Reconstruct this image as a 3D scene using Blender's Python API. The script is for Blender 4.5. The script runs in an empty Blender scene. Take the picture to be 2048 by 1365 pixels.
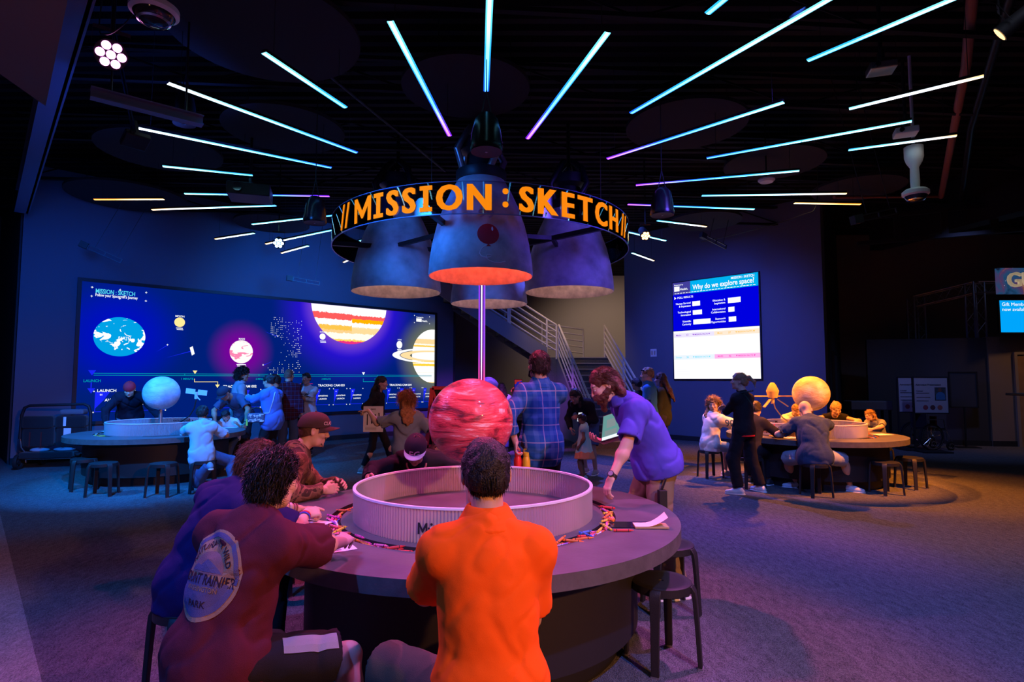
import bpy, math, random
import numpy as np
from mathutils import Matrix, Vector
from mathutils.bvhtree import BVHTree

scene = bpy.context.scene
COL = scene.collection
PI = math.pi
rnd = random.Random(7)

# ------------------------------------------------------------------ camera
EYE = 1.65
cam_data = bpy.data.cameras.new('camera')
cam_data.sensor_width = 36.0
cam_data.lens = 36.0 * 1160.0 / 2048.0
cam_data.clip_end = 200
cam = bpy.data.objects.new('camera', cam_data)
cam.location = (0, 0, EYE)
cam.rotation_euler = (PI / 2 + math.atan(78 / 1160.0), 0, 0)
COL.objects.link(cam)
scene.camera = cam

# ------------------------------------------------------------------ world, view
world = bpy.data.worlds.new('dim_hall')
scene.world = world
world.use_nodes = True
world.node_tree.nodes['Background'].inputs[0].default_value = (0.10, 0.16, 0.55, 1)
world.node_tree.nodes['Background'].inputs[1].default_value = 0.012
scene.view_settings.view_transform = 'Standard'
scene.view_settings.look = 'None'
scene.view_settings.exposure = 0.15
scene.view_settings.gamma = 1.0
scene.view_settings.use_curve_mapping = False
scene.cycles.max_bounces = 6
scene.cycles.diffuse_bounces = 2
scene.cycles.glossy_bounces = 3
scene.cycles.transparent_max_bounces = 16
scene.cycles.sample_clamp_indirect = 4.0
scene.cycles.sample_clamp_direct = 30.0

# ------------------------------------------------------------------ stage lamps hung from the ceiling, with fill spots added among them
def spot(name, loc, target, color, watts, angle, blend=0.35, radius=0.07):
    d = bpy.data.lights.new(name, 'SPOT')
    d.color = color; d.energy = watts; d.spot_size = math.radians(angle)
    d.spot_blend = blend; d.shadow_soft_size = radius
    o = bpy.data.objects.new(name, d)
    o.location = loc
    o.rotation_euler = (Vector(target) - Vector(loc)).to_track_quat('-Z', 'Y').to_euler()
    COL.objects.link(o)
    return o

CEN = (-0.5, 9.55)                       # centre of the hall's starburst
TABLES = {'red': (-0.255, 3.98), 'blue': (-6.05, 10.05), 'amber': (4.98, 9.70), 'violet': (-0.62, 15.1)}
R_TOP = 1.34

MAG = (0.86, 0.17, 0.70); BLU = (0.01, 0.20, 1.0); AMB = (1.0, 0.25, 0.018)
spot('stage_lamp_magenta', (-3.32, 4.62, 4.30), (-0.5, 3.5, 0.8), MAG, 560, 50, 0.5)
spot('stage_lamp_magenta', (2.75, 4.5, 4.95), (-1.3, 3.5, 0.3), MAG, 950, 58, 0.45)
spot('stage_lamp_red', (-0.35, 6.5, 4.5), (-0.3, 4.2, 1.0), (1.0, 0.06, 0.22), 800, 66, 0.6)
spot('stage_or_fill_blue', (-4.5, 5.6, 4.6), (-5.9, 9.9, 0.5), (0.008, 0.21, 1.0), 2600, 52, 0.5)
spot('stage_or_fill_blue', (-8.0, 6.6, 4.6), (-5.9, 10.0, 0.9), (0.01, 0.27, 1.0), 1700, 50, 0.5)
spot('stage_or_fill_blue', (-4.65, 10.9, 4.1), (-5.7, 9.6, 0.5), (0.008, 0.2, 1.0), 600, 70, 0.5)
spot('stage_lamp_amber', (6.9, 6.8, 4.7), (5.1, 9.8, 0.7), AMB, 3000, 48, 0.5)
spot('stage_lamp_amber', (2.75, 10.75, 4.25), (4.9, 9.8, 0.9), AMB, 1500, 50, 0.5)
spot('stage_lamp_amber', (4.9, 11.9, 4.6), (5.0, 9.7, 0.9), AMB, 2000, 60, 0.5)
spot('stage_or_fill_violet', (-0.5, 11.5, 4.5), (-0.6, 15.1, 0.8), (0.40, 0.08, 1.0), 2200, 60, 0.5)
spot('stage_lamp_warm', (3.6, -1.6, 3.4), (0.15, 2.7, 0.6), (1.0, 0.36, 0.12), 1100, 56, 0.6, 0.1)
spot('stage_or_fill_blue', (1.6, 12.2, 4.9), (1.1, 9.4, 0.0), (0.10, 0.12, 1.0), 1300, 85, 0.7)
spot('stage_or_fill_blue', (1.8, 11.0, 4.9), (5.0, 14.8, 2.2), (0.07, 0.13, 1.0), 1300, 70, 0.9, 0.5)
spot('stage_or_fill_blue', (-3.0, 11.0, 4.0), (-5.6, 15.6, 3.3), (0.01, 0.20, 1.0), 1100, 80, 1.0, 0.5)
spot('stage_or_fill_blue', (-6.4, 7.8, 4.2), (-9.0, 12.2, 2.6), (0.01, 0.14, 1.0), 600, 80, 1.0, 0.5)
spot('stage_or_fill_blue', (2.2, 0.5, 5.0), (2.2, 4.0, 0.0), (0.12, 0.22, 1.0), 900, 80, 0.8)
spot('stage_or_fill_blue', (-2.4, 0.5, 5.0), (-2.6, 4.0, 0.0), (0.03, 0.20, 1.0), 900, 80, 0.8)
spot('stage_or_fill_blue', (-2.9, 5.2, 4.2), (-0.6, 9.4, 3.6), (0.02, 0.20, 1.0), 1000, 40, 0.8, 0.6)  # added blue fill to bring up the nozzles
spot('stage_or_fill_violet', (3.2, 5.5, 4.5), (0.4, 9.4, 3.6), (0.14, 0.08, 1.0), 650, 40, 0.8, 0.6)  # added violet fill on the nozzles from the right
spot('stair_downlight', (3.4, 19.4, 5.7), (4.2, 23.5, 2.2), (1.0, 0.66, 0.50), 420, 100, 0.9, 0.3)
spot('stair_downlight', (1.2, 16.2, 5.7), (1.9, 18.6, 1.5), (1.0, 0.66, 0.50), 260, 70, 0.9, 0.3)
spot('lobby_fill_light', (13.4, 12.6, 5.2), (13.3, 14.4, 1.2), (1.0, 0.50, 0.22), 130, 80, 0.9, 0.2)  # added warm fill to bring up the far right door
spot('lobby_fill_light', (9.0, 11.0, 5.0), (10.0, 13.8, 1.2), (0.25, 0.35, 1.0), 160, 70, 0.9, 0.2)  # added dim blue fill over the poster stands
spot('floor_fill_light', (4.5, 3.5, 5.6), (4.6, 4.6, 0.0), (0.55, 0.60, 0.85), 190, 100, 0.9, 0.3)  # added neutral fill for the right-hand floor, no known fixture
spot('stage_or_fill_violet', (3.5, 7.5, 4.9), (2.0, 5.6, 0.0), (0.50, 0.08, 1.0), 700, 52, 0.8, 0.1)
spot('stage_lamp_red', (1.3, 1.9, 4.7), (-0.28, 3.98, 1.40), (1.0, 0.12, 0.22), 480, 12, 0.5, 0.12)
spot('stage_lamp_red', (-2.0, 2.0, 4.7), (-0.28, 3.98, 1.40), (1.0, 0.14, 0.26), 480, 12, 0.5, 0.12)
spot('lobby_fill_light', (-2.4, 0.6, 2.8), (-3.9, 4.4, 4.2), (1.0, 0.50, 0.30), 14, 80, 0.9, 0.2)  # unseen uplight added to brighten the soffit
spot('stage_or_fill_blue', (-3.0, 7.4, 4.3), (-5.0, 6.4, 5.0), (0.02, 0.12, 1.0), 260, 100, 0.9, 0.3)  # added blue fill on the upper left beam
spot('stage_or_fill_blue', (-0.6, 12.6, 4.6), (0.0, 18.0, 1.6), (0.02, 0.12, 1.0), 350, 60, 0.9, 0.3)  # added blue fill for the space under the stairs
spot('stage_or_fill_blue', (1.6, 8.2, 4.7), (3.3, 9.9, 0.8), (0.22, 0.28, 1.0), 420, 24, 0.7, 0.1)  # added spot standing in for screen light on the jersey girl
spot('stage_or_fill_blue', (2.4, 4.6, 4.8), (4.5, 8.5, 0.8), (0.06, 0.18, 1.0), 700, 30, 0.7, 0.1)
# ------------------------------------------------------------------ mesh helpers
def link(o, parent=None):
    COL.objects.link(o)
    if parent is not None:
        o.parent = parent
    return o

def tag(o, label=None, cat=None, group=None, kind=None):
    if label: o['label'] = label
    if cat: o['category'] = cat
    if group: o['group'] = group
    if kind: o['kind'] = kind
    return o

def thing(name, label, cat, loc=(0, 0, 0), rz=0.0, group=None):
    o = bpy.data.objects.new(name, None)
    o.empty_display_size = 0.1
    o.location = loc; o.rotation_euler = (0, 0, rz)
    COL.objects.link(o)
    return tag(o, label, cat, group)

def copy_tree(o, parent=None):
    c = o.copy(); COL.objects.link(c)
    c.parent = parent
    for ch in o.children:
        copy_tree(ch, c)
    return c

class MB:
    """collects shapes and links them as one mesh object"""
    def __init__(self):
        self.v = []; self.f = []; self.m = []; self.M = None; self.mi = 0
    def add(self, vs, fs):
        n = len(self.v)
        if self.M is not None:
            vs = [tuple(self.M @ Vector(p)) for p in vs]
        self.v += [tuple(p) for p in vs]
        self.f += [tuple(i + n for i in f) for f in fs]
        self.m += [self.mi] * len(fs)
        return self
    def box(self, c, s, rz=0.0, R=None):
        x, y, z = s[0] / 2, s[1] / 2, s[2] / 2
        R = R if R is not None else Matrix.Rotation(rz, 3, 'Z')
        c = Vector(c)
        vs = [c + R @ Vector((a * x, b * y, d * z)) for a in (-1, 1) for b in (-1, 1) for d in (-1, 1)]
        return self.add(vs, [(0, 1, 3, 2), (4, 6, 7, 5), (0, 4, 5, 1), (2, 3, 7, 6), (0, 2, 6, 4), (1, 5, 7, 3)])
    def bar(self, a, b, w, h, up=(0, 0, 1)):
        a, b = Vector(a), Vector(b)
        d = (b - a); L = d.length; d.normalize()
        u = Vector(up)
        if abs(d.dot(u)) > .98: u = Vector((1, 0, 0))
        s = d.cross(u).normalized(); u = s.cross(d)
        R = Matrix((s, d, u)).transposed()
        return self.box((a + b) / 2, (w, L, h), R=R)
    def tube(self, pts, r, n=8, cap=True, flat=None):
        pts = [Vector(p) for p in pts]
        k = len(pts); rs = r if isinstance(r, (list, tuple)) else [r] * k
        vs, fs = [], []
        ref = None
        for i, p in enumerate(pts):
            t = (pts[min(i + 1, k - 1)] - pts[max(i - 1, 0)]).normalized()
            if ref is None:
                ref = Vector((0, 0, 1)) if abs(t.z) < .9 else Vector((1, 0, 0))
            s = t.cross(ref).normalized(); u = s.cross(t); ref = u
            for j in range(n):
                a = 2 * PI * j / n
                vs.append(p + s * math.cos(a) * rs[i] + u * math.sin(a) * rs[i])
        for i in range(k - 1):
            for j in range(n):
                a, b = i * n + j, i * n + (j + 1) % n
                fs.append((a, b, b + n, a + n))
        if cap:
            fs.append(tuple(range(n))[::-1]); fs.append(tuple((k - 1) * n + j for j in range(n)))
        return self.add(vs, fs)
    def strap(self, pts, w, t, side):
        """flat strip swept along pts, width w along 'side', thickness t"""
        pts = [Vector(p) for p in pts]; side = Vector(side).normalized()
        k = len(pts); vs, fs = [], []
        for i, p in enumerate(pts):
            d = (pts[min(i + 1, k - 1)] - pts[max(i - 1, 0)]).normalized()
            nn = d.cross(side).normalized()
            ww = w[i] if isinstance(w, (list, tuple)) else w
            for a, b in ((-1, -1), (1, -1), (1, 1), (-1, 1)):
                vs.append(p + side * a * ww / 2 + nn * b * t / 2)
        for i in range(k - 1):
            for j in range(4):
                a, b = i * 4 + j, i * 4 + (j + 1) % 4
                fs.append((a, b, b + 4, a + 4))
        fs += [(3, 2, 1, 0), tuple((k - 1) * 4 + j for j in range(4))]
        return self.add(vs, fs)
    def lathe(self, prof, n=48, c=(0, 0, 0), a0=0.0, a1=2 * PI, close=False):
        """prof = [(r, z)...] swept about the z axis at c"""
        full = abs(a1 - a0 - 2 * PI) < 1e-6
        m = n if full else n + 1
        vs, fs = [], []
        for i in range(m):
            a = a0 + (a1 - a0) * i / n
            for r, z in prof:
                vs.append((c[0] + r * math.cos(a), c[1] + r * math.sin(a), c[2] + z))
        k = len(prof)
        for i in range(n):
            i2 = (i + 1) % m
            for j in range(k if close else k - 1):
                j2 = (j + 1) % k
                fs.append((i * k + j, i2 * k + j, i2 * k + j2, i * k + j2))
        if close and not full:
            fs.append(tuple(range(k))[::-1]); fs.append(tuple(n * k + j for j in range(k)))
        return self.add(vs, fs)
    def cyl(self, c, r, h, n=32, r2=None):
        r2 = r if r2 is None else r2
        return self.lathe([(0.0001, 0), (r, 0), (r2, h), (0.0001, h)], n, c)
    def sphere(self, c, r, nu=48, nv=24):
        rr = r if isinstance(r, (tuple, list)) else (r, r, r)
        vs, fs = [], []
        for i in range(nv + 1):
            t = PI * i / nv
            for j in range(nu):
                a = 2 * PI * j / nu
                vs.append((c[0] + rr[0] * math.sin(t) * math.cos(a), c[1] + rr[1] * math.sin(t) * math.sin(a), c[2] + rr[2] * math.cos(t)))
        for i in range(nv):
            for j in range(nu):
                a, b = i * nu + j, i * nu + (j + 1) % nu
                fs.append((a, a + nu, b + nu, b))
        return self.add(vs, fs)
    def poly(self, pts):
        return self.add(pts, [tuple(range(len(pts)))])
    def prism(self, pts, d):
        """polygon pts (3d) extruded by vector d"""
        n = len(pts); d = Vector(d)
        vs = [Vector(p) for p in pts] + [Vector(p) + d for p in pts]
        fs = [tuple(range(n))[::-1], tuple(range(n, 2 * n))] + [(i, (i + 1) % n, n + (i + 1) % n, n + i) for i in range(n)]
        return self.add(vs, fs)
    def build(self, name, mat, parent=None, smooth=False, bevel=0.0, loc=None, angle=40):
        me = bpy.data.meshes.new(name)
        me.from_pydata(self.v, [], self.f)
        mats = mat if isinstance(mat, (list, tuple)) else [mat]
        for m in mats: me.materials.append(m)
        if len(mats) > 1:
            me.polygons.foreach_set('material_index', self.m)
        me.validate()
        if smooth:
            me.polygons.foreach_set('use_smooth', [True] * len(me.polygons))
            me.update()
            if angle < 180: me.set_sharp_from_angle(angle=math.radians(angle))
        me.update()
        o = bpy.data.objects.new(name, me)
        if loc is not None: o.location = loc
        link(o, parent)
        if bevel:
            b = o.modifiers.new('bevel', 'BEVEL'); b.width = bevel; b.segments = 2; b.limit_method = 'ANGLE'
        return o

def np_mesh(name, V, Fq, mat, parent=None, smooth=True, col=None, loc=None):
    """mesh from numpy arrays; Fq is (n,4) quads or (n,3) tris"""
    me = bpy.data.meshes.new(name)
    n, k = Fq.shape
    me.vertices.add(len(V)); me.vertices.foreach_set('co', np.asarray(V, np.float32).ravel())
    me.loops.add(n * k); me.loops.foreach_set('vertex_index', np.asarray(Fq, np.int32).ravel())
    me.polygons.add(n)
    me.polygons.foreach_set('loop_start', np.arange(0, n * k, k, dtype=np.int32))
    if smooth: me.polygons.foreach_set('use_smooth', np.ones(n, bool))
    me.materials.append(mat)
    me.update(calc_edges=True)
    if col is not None:
        at = me.color_attributes.new('Col', 'FLOAT_COLOR', 'POINT')
        c = np.ones((len(V), 4), np.float32); c[:, :3] = col
        at.data.foreach_set('color', c.ravel())
    o = bpy.data.objects.new(name, me)
    if loc is not None: o.location = loc
    return link(o, parent)

def text_geo(s, size=1.0, bold=0.0, align='CENTER', extrude=0.0, res=3, space=1.0):
    """(verts, faces) of a line of lettering in the xy plane"""
    cu = bpy.data.curves.new('lettering', 'FONT')
    cu.body = s; cu.size = size; cu.align_x = align; cu.align_y = 'CENTER'
    cu.offset = min(bold, .017) * size; cu.extrude = extrude; cu.resolution_u = res; cu.space_character = space
    o = bpy.data.objects.new('lettering', cu)
    COL.objects.link(o)
    bpy.context.view_layer.update()
    me = o.evaluated_get(bpy.context.evaluated_depsgraph_get()).to_mesh()
    vs = [tuple(v.co) for v in me.vertices]; fs = [tuple(p.vertices) for p in me.polygons]
    o.to_mesh_clear()
    bpy.data.objects.remove(o); bpy.data.curves.remove(cu)
    return vs, fs

def add_text(mb, s, M, size, **kw):
    vs, fs = text_geo(s, size, **kw)
    mb.add([M @ Vector(v) for v in vs], fs)

def split_long(vs, fs, maxlen):
    """cuts triangles of lettering until no edge is longer than maxlen (for bending)"""
    import bmesh
    bm = bmesh.new()
    bv = [bm.verts.new(v) for v in vs]
    for f in fs:
        try: bm.faces.new([bv[i] for i in f])
        except ValueError: pass
    bmesh.ops.triangulate(bm, faces=bm.faces[:])
    for _ in range(6):
        es = [e for e in bm.edges if e.calc_length() > maxlen]
        if not es: break
        bmesh.ops.subdivide_edges(bm, edges=es, cuts=1)
        bmesh.ops.triangulate(bm, faces=[f for f in bm.faces if len(f.verts) > 3])
    bm.verts.index_update()
    o = [tuple(v.co) for v in bm.verts], [tuple(v.index for v in f.verts) for f in bm.faces]
    bm.free()
    return o

# ------------------------------------------------------------------ materials
def mat(name, color=(.5, .5, .5), rough=.6, metal=0.0, emit=None, strength=0.0, bump=0.0, bscale=60.0, spec=.4,
        vary=0.0, vscale=8.0, alpha=1.0, trans=0.0, coat=0.0, sheen=0.0):
    m = bpy.data.materials.new(name); m.use_nodes = True
    nt = m.node_tree; b = nt.nodes['Principled BSDF']
    b.inputs['Base Color'].default_value = (*color, 1)
    b.inputs['Roughness'].default_value = rough
    b.inputs['Metallic'].default_value = metal
    b.inputs['Specular IOR Level'].default_value = spec
    b.inputs['Alpha'].default_value = alpha
    b.inputs['Transmission Weight'].default_value = trans
    b.inputs['Coat Weight'].default_value = coat
    b.inputs['Sheen Weight'].default_value = sheen
    if emit:
        b.inputs['Emission Color'].default_value = (*emit, 1); b.inputs['Emission Strength'].default_value = strength
    if bump or vary:
        tc = nt.nodes.new('ShaderNodeTexCoord')
    if bump:
        n = nt.nodes.new('ShaderNodeTexNoise'); n.inputs['Scale'].default_value = bscale; n.inputs['Detail'].default_value = 3
        bp = nt.nodes.new('ShaderNodeBump'); bp.inputs['Strength'].default_value = bump; bp.inputs['Distance'].default_value = .01
        nt.links.new(tc.outputs['Object'], n.inputs['Vector'])
        nt.links.new(n.outputs['Fac'], bp.inputs['Height']); nt.links.new(bp.outputs['Normal'], b.inputs['Normal'])
    if vary:
        n = nt.nodes.new('ShaderNodeTexNoise'); n.inputs['Scale'].default_value = vscale; n.inputs['Detail'].default_value = 5
        r = nt.nodes.new('ShaderNodeValToRGB')
        r.color_ramp.elements[0].position = .3; r.color_ramp.elements[1].position = .7
        r.color_ramp.elements[0].color = (*[c * (1 - vary) for c in color], 1)
        r.color_ramp.elements[1].color = (*[min(1, c * (1 + vary)) for c in color], 1)
        nt.links.new(tc.outputs['Object'], n.inputs['Vector'])
        nt.links.new(n.outputs['Fac'], r.inputs['Fac']); nt.links.new(r.outputs['Color'], b.inputs['Base Color'])
    return m

def glow(name, color, strength=1.0):
    m = bpy.data.materials.new(name); m.use_nodes = True
    nt = m.node_tree; nt.nodes.remove(nt.nodes['Principled BSDF'])
    e = nt.nodes.new('ShaderNodeEmission'); e.inputs[0].default_value = (*color, 1); e.inputs[1].default_value = strength
    nt.links.new(e.outputs[0], nt.nodes['Material Output'].inputs[0])
    return m

def ramp(nt, stops, interp='LINEAR'):
    r = nt.nodes.new('ShaderNodeValToRGB'); cr = r.color_ramp; cr.interpolation = interp
    while len(cr.elements) < len(stops): cr.elements.new(.5)
    for e, (p, c) in zip(cr.elements, stops):
        e.position = p; e.color = (*c, 1)
    return r

def node(nt, kind, **inp):
    n = nt.nodes.new(kind)
    for k, v in inp.items():
        n.inputs[k.replace('_', ' ')].default_value = v
    return n

def math_node(nt, op, a, b=None, c=None):
    n = nt.nodes.new('ShaderNodeMath'); n.operation = op
    for i, x in enumerate((a, b, c)):
        if x is None: continue
        if isinstance(x, (int, float)): n.inputs[i].default_value = x
        else: nt.links.new(x, n.inputs[i])
    return n.outputs[0]

M = {}
M['black'] = mat('black_plastic', (.016, .016, .018), .55, bump=.15, bscale=200)
M['black_gloss'] = mat('black_gloss', (.01, .01, .012), .25)
M['black_cloth'] = mat('black_cloth', (.012, .012, .016), .9, bump=.3, bscale=260, sheen=.2)
M['dark_metal'] = mat('dark_metal', (.03, .03, .035), .45, .6, bump=.1)
M['steel'] = mat('brushed_steel', (.5, .5, .52), .35, .9, bump=.08, bscale=120)
M['chrome'] = mat('chrome', (.75, .75, .78), .18, 1.0, bump=.02)
M['white_plastic'] = mat('white_plastic', (.75, .75, .75), .45, bump=.03)
M['paper'] = mat('paper', (.82, .82, .82), .8, bump=.05, bscale=90)
M['ink'] = mat('black_ink', (.015, .015, .02), .7, bump=.02)
M['glass_dark'] = mat('dark_glass', (.02, .02, .03), .08, spec=.6, bump=.01)
# ------------------------------------------------------------------ the hall
def carpet(name, c1, c2, scale=260):
    m = mat(name, c1, .95, spec=.1)
    nt = m.node_tree; b = nt.nodes['Principled BSDF']
    tc = nt.nodes.new('ShaderNodeTexCoord')
    mp = nt.nodes.new('ShaderNodeMapping'); mp.inputs['Scale'].default_value = (1, .35, 1); mp.inputs['Rotation'].default_value = (0, 0, .75)
    n = node(nt, 'ShaderNodeTexNoise', Scale=scale, Detail=2.0)
    n2 = node(nt, 'ShaderNodeTexNoise', Scale=28.0, Detail=3.0)
    r = ramp(nt, [(.34, c1), (.66, c2)])
    mx = nt.nodes.new('ShaderNodeMix'); mx.data_type = 'FLOAT'; mx.inputs[0].default_value = .3
    nt.links.new(tc.outputs['Object'], mp.inputs[0]); nt.links.new(mp.outputs[0], n.inputs['Vector']); nt.links.new(mp.outputs[0], n2.inputs['Vector'])
    nt.links.new(n.outputs['Fac'], mx.inputs[2]); nt.links.new(n2.outputs['Fac'], mx.inputs[3])
    nt.links.new(mx.outputs[0], r.inputs['Fac']); nt.links.new(r.outputs['Color'], b.inputs['Base Color'])
    bp = nt.nodes.new('ShaderNodeBump'); bp.inputs['Strength'].default_value = .8; bp.inputs['Distance'].default_value = .01
    nt.links.new(n.outputs['Fac'], bp.inputs['Height']); nt.links.new(bp.outputs[0], b.inputs['Normal'])
    return m
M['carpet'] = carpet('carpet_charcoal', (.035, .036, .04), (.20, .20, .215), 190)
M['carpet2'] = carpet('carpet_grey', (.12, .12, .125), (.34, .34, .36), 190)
M['wallpaint'] = mat('navy_wall_paint', (.11, .13, .19), .85, bump=.12, bscale=140)
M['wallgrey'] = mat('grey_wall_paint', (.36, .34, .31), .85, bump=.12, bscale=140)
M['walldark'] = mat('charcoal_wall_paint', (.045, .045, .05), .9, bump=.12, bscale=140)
M['walltan'] = mat('taupe_wall_paint', (.22, .17, .13), .85, bump=.12, bscale=140)
M['deck'] = mat('painted_roof_deck', (.004, .004, .0065), .85, bump=.1, bscale=30)
M['cloud'] = mat('acoustic_felt', (.022, .020, .024), .95, bump=.2, bscale=160)
M['base'] = mat('rubber_baseboard', (.02, .02, .022), .6, bump=.05)
M['beam'] = mat('painted_steel_beam', (.16, .19, .32), .5, bump=.05)

def structure(name, mb, m, **kw):
    return tag(mb.build(name, m, **kw), kind='structure')

mb = MB(); mb.box((0, 12, -.05), (60, 44, .1)); structure('floor', mb, M['carpet'])
# lighter carpet beyond the seam on the left
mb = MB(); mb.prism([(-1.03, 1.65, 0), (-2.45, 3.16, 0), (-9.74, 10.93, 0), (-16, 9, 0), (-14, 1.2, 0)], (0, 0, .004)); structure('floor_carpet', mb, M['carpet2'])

WA, WB, WC, WD = (-9.74, 11.38), (-1.92, 18.91), (3.40, 17.39), (7.25, 13.42)
HT = 6.0
def wall(name, a, b, m, h=HT, t=.2, z0=0, side=1):
    a, b = Vector((*a, 0)), Vector((*b, 0)); d = (b - a).normalized(); n = Vector((-d.y, d.x, 0)) * side
    mb = MB(); mb.prism([a + Vector((0, 0, z0)), b + Vector((0, 0, z0)), b + n * t + Vector((0, 0, z0)), a + n * t + Vector((0, 0, z0))], (0, 0, h - z0))
    return structure(name, mb, m)
wall('wall_left', WA, WB, M['wallpaint'])
wall('wall_right', WC, WD, M['wallpaint'])
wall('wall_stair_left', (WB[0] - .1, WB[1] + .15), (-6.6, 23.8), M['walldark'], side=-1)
wall('wall_stair_back', (-7, 24), (9, 24), M['wallgrey'])
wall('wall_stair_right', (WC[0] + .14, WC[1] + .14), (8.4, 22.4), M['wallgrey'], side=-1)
wall('wall_far_left', (-9.9, 11.5), (-13.6, 15.2), M['walldark'], side=-1)
wall('wall_outer_left', (-13.6, 15.2), (-22, 6), M['walldark'], side=-1)
wall('wall_side', (7.25 + .14, 13.42 + .14), (9.75, 17.2), M['walldark'], side=1)
wall('wall_back_right', (9.6, 17.2), (22, 17.0), M['walltan'])
wall('wall_partition', (9.4, 15.35), (12.0, 14.62), M['walldark'], h=2.72, t=.12)
wall('wall_far_right', (11.98, 14.58), (18.5, 14.2), M['walltan'], h=2.74, t=.15)

def baseboard(name, a, b, h=.13, t=.015):
    a, b = Vector((*a, 0)), Vector((*b, 0)); d = (b - a).normalized(); n = Vector((d.y, -d.x, 0))
    mb = MB(); mb.prism([a, b, b + n * t, a + n * t], (0, 0, h)); structure(name, mb, M['base'])
baseboard('baseboard_left', WA, WB); baseboard('baseboard_right', WC, WD)
baseboard('baseboard_far_right', (11.98, 14.58), (12.55, 14.547)); baseboard('baseboard_partition', (9.4, 15.35), (12.0, 14.62))

# ceiling: ribbed steel deck
mb = MB(); y = -6.0; prof = []
while y < 26:
    prof += [(y, HT), (y + .10, HT), (y + .13, HT + .08), (y + .21, HT + .08)]; y += .24
vs = [(x, p, z) for x in (-24, 24) for p, z in prof]; k = len(prof)
mb.add(vs, [(i, i + 1, k + i + 1, k + i) for i in range(k - 1)])
structure('ceiling', mb, M['deck'])

def joist(x0, y0, x1, y1, z, depth=.42, n=18):
    a, b = Vector((x0, y0, z)), Vector((x1, y1, z)); dz = Vector((0, 0, depth)); mb = MB()
    mb.bar(a, b, .07, .05); mb.bar(a + dz, b + dz, .07, .05)
    for i in range(n):
        p, q = a.lerp(b, i / n), a.lerp(b, (i + 1) / n)
        if i % 2: p, q = p + dz, q
        else: q = q + dz
        mb.tube([p, q], .014, 5)
    return mb
for i, yy in enumerate((2.2, 4.0, 5.8, 7.6, 9.6, 11.6, 13.6)):
    structure('trim_%d' % (i + 1), joist(-12, yy - 1.0, 12, yy + 1.0, 5.5), M['deck'])
# the broad painted beam at the upper left, and the bulkhead behind it
dR = Vector((-.677, .736, 0)); nR = Vector((-.736, -.677, 0))
p0 = Vector((-3.70, 4.86, 4.82)); a = p0 - dR * 6; b = p0 + dR * 8.2
mb = MB()
up = Vector((0, 0, 1)); 
mb.prism([a, b, b + up * .42, a + up * .42], nR * .03)
mb.prism([a - nR * .02 + up * .0, b - nR * .02, b + nR * .20, a + nR * .20], (0, 0, .03)); mb.prism([a - nR * .02 + up * .42, b - nR * .02 + up * .42, b + nR * .20 + up * .42, a + nR * .20 + up * .42], (0, 0, .03))
structure('beam', mb, M['beam'])
mb = MB(); mb.prism([(-4.35, 5.25, 4.2), (-1.65, 2.25, 4.2), (-1.0, 1.2, 4.2), (-3.8, 1.2, 4.2)], (0, 0, .25)); structure('ceiling_soffit', mb, M['walltan'])
# acoustic discs under the deck
DISC = [(513, 60, .98), (929, 178, .80), (304, 306, .90), (246, 398, 1.05), (554, 262, .85), (537, 452, .85), (1731, 382, .80), (1415, 447, .85), (1382, 254, .85), (1560, 330, .8)]
DP = [(-2.62, 5.92, .98), (-.58, 7.07, .80), (-5.63, 9.07, .90), (-7.69, 11.4, 1.05), (-3.34, 8.28, .85), (-5.63, 13.4, .83), (6.64, 10.9, .80), (4.45, 13.2, .82), (2.51, 8.14, .85), (4.43, 9.6, .80)]
DN = ['largest, at top left', 'above the middle loudspeaker', 'behind the left projector', 'behind the lone orange bar', 'left of the ring sign', 'low over the video wall', 'behind the dropped white camera', 'above the poll screen', 'right of the ring sign', 'above the smoke detector']
for (x, y, r), w in zip(DP, DN):
    t = thing('acoustic_disc', 'dark round acoustic ceiling disc, ' + w, 'acoustic panel', (x, y, 5.3), 0, 'round acoustic discs')
    mb = MB(); mb.cyl((0, 0, 0), r, .05, 64); mb.build('panel', M['cloud'], t, True)
    for k in range(3):
        mb = MB(); aa = k * 2.09; mb.tube([(r * .7 * math.cos(aa), r * .7 * math.sin(aa), .05), (r * .7 * math.cos(aa), r * .7 * math.sin(aa), .72)], .004, 5); mb.build('cable', M['dark_metal'], t)

# service pipes and conduits under the deck at right
def pipe(label, pts, r, m, group='ceiling pipes'):
    mb = MB(); mb.tube(pts, r, 12); tag(mb.build('pipe', m, None, True), label, 'pipe', group)
M['rust'] = mat('red_oxide_pipe', (.30, .12, .09), .6, bump=.2, bscale=60)
pipe('long rust red pipe slanting down behind the upper right bars', [(4.05, 4.75, 5.75), (5.6, 6.9, 5.55), (8.9, 11.8, 5.45)], .055, M['rust'])
pipe('dark grey pipe running beside the bright spot lamp at upper right', [(4.6, 4.9, 5.6), (7.0, 8.6, 5.5), (9.4, 11.9, 5.4)], .05, M['dark_metal'])
pipe('thin rust red pipe crossing low above the white drop camera', [(6.0, 10.6, 5.05), (8.9, 11.8, 5.45)], .03, M['rust'])
pipe('thin black conduit crossing the ceiling left of the ring sign', [(-3.0, 4.6, 5.4), (-1.2, 10.2, 5.4)], .02, M['dark_metal'])
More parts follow.
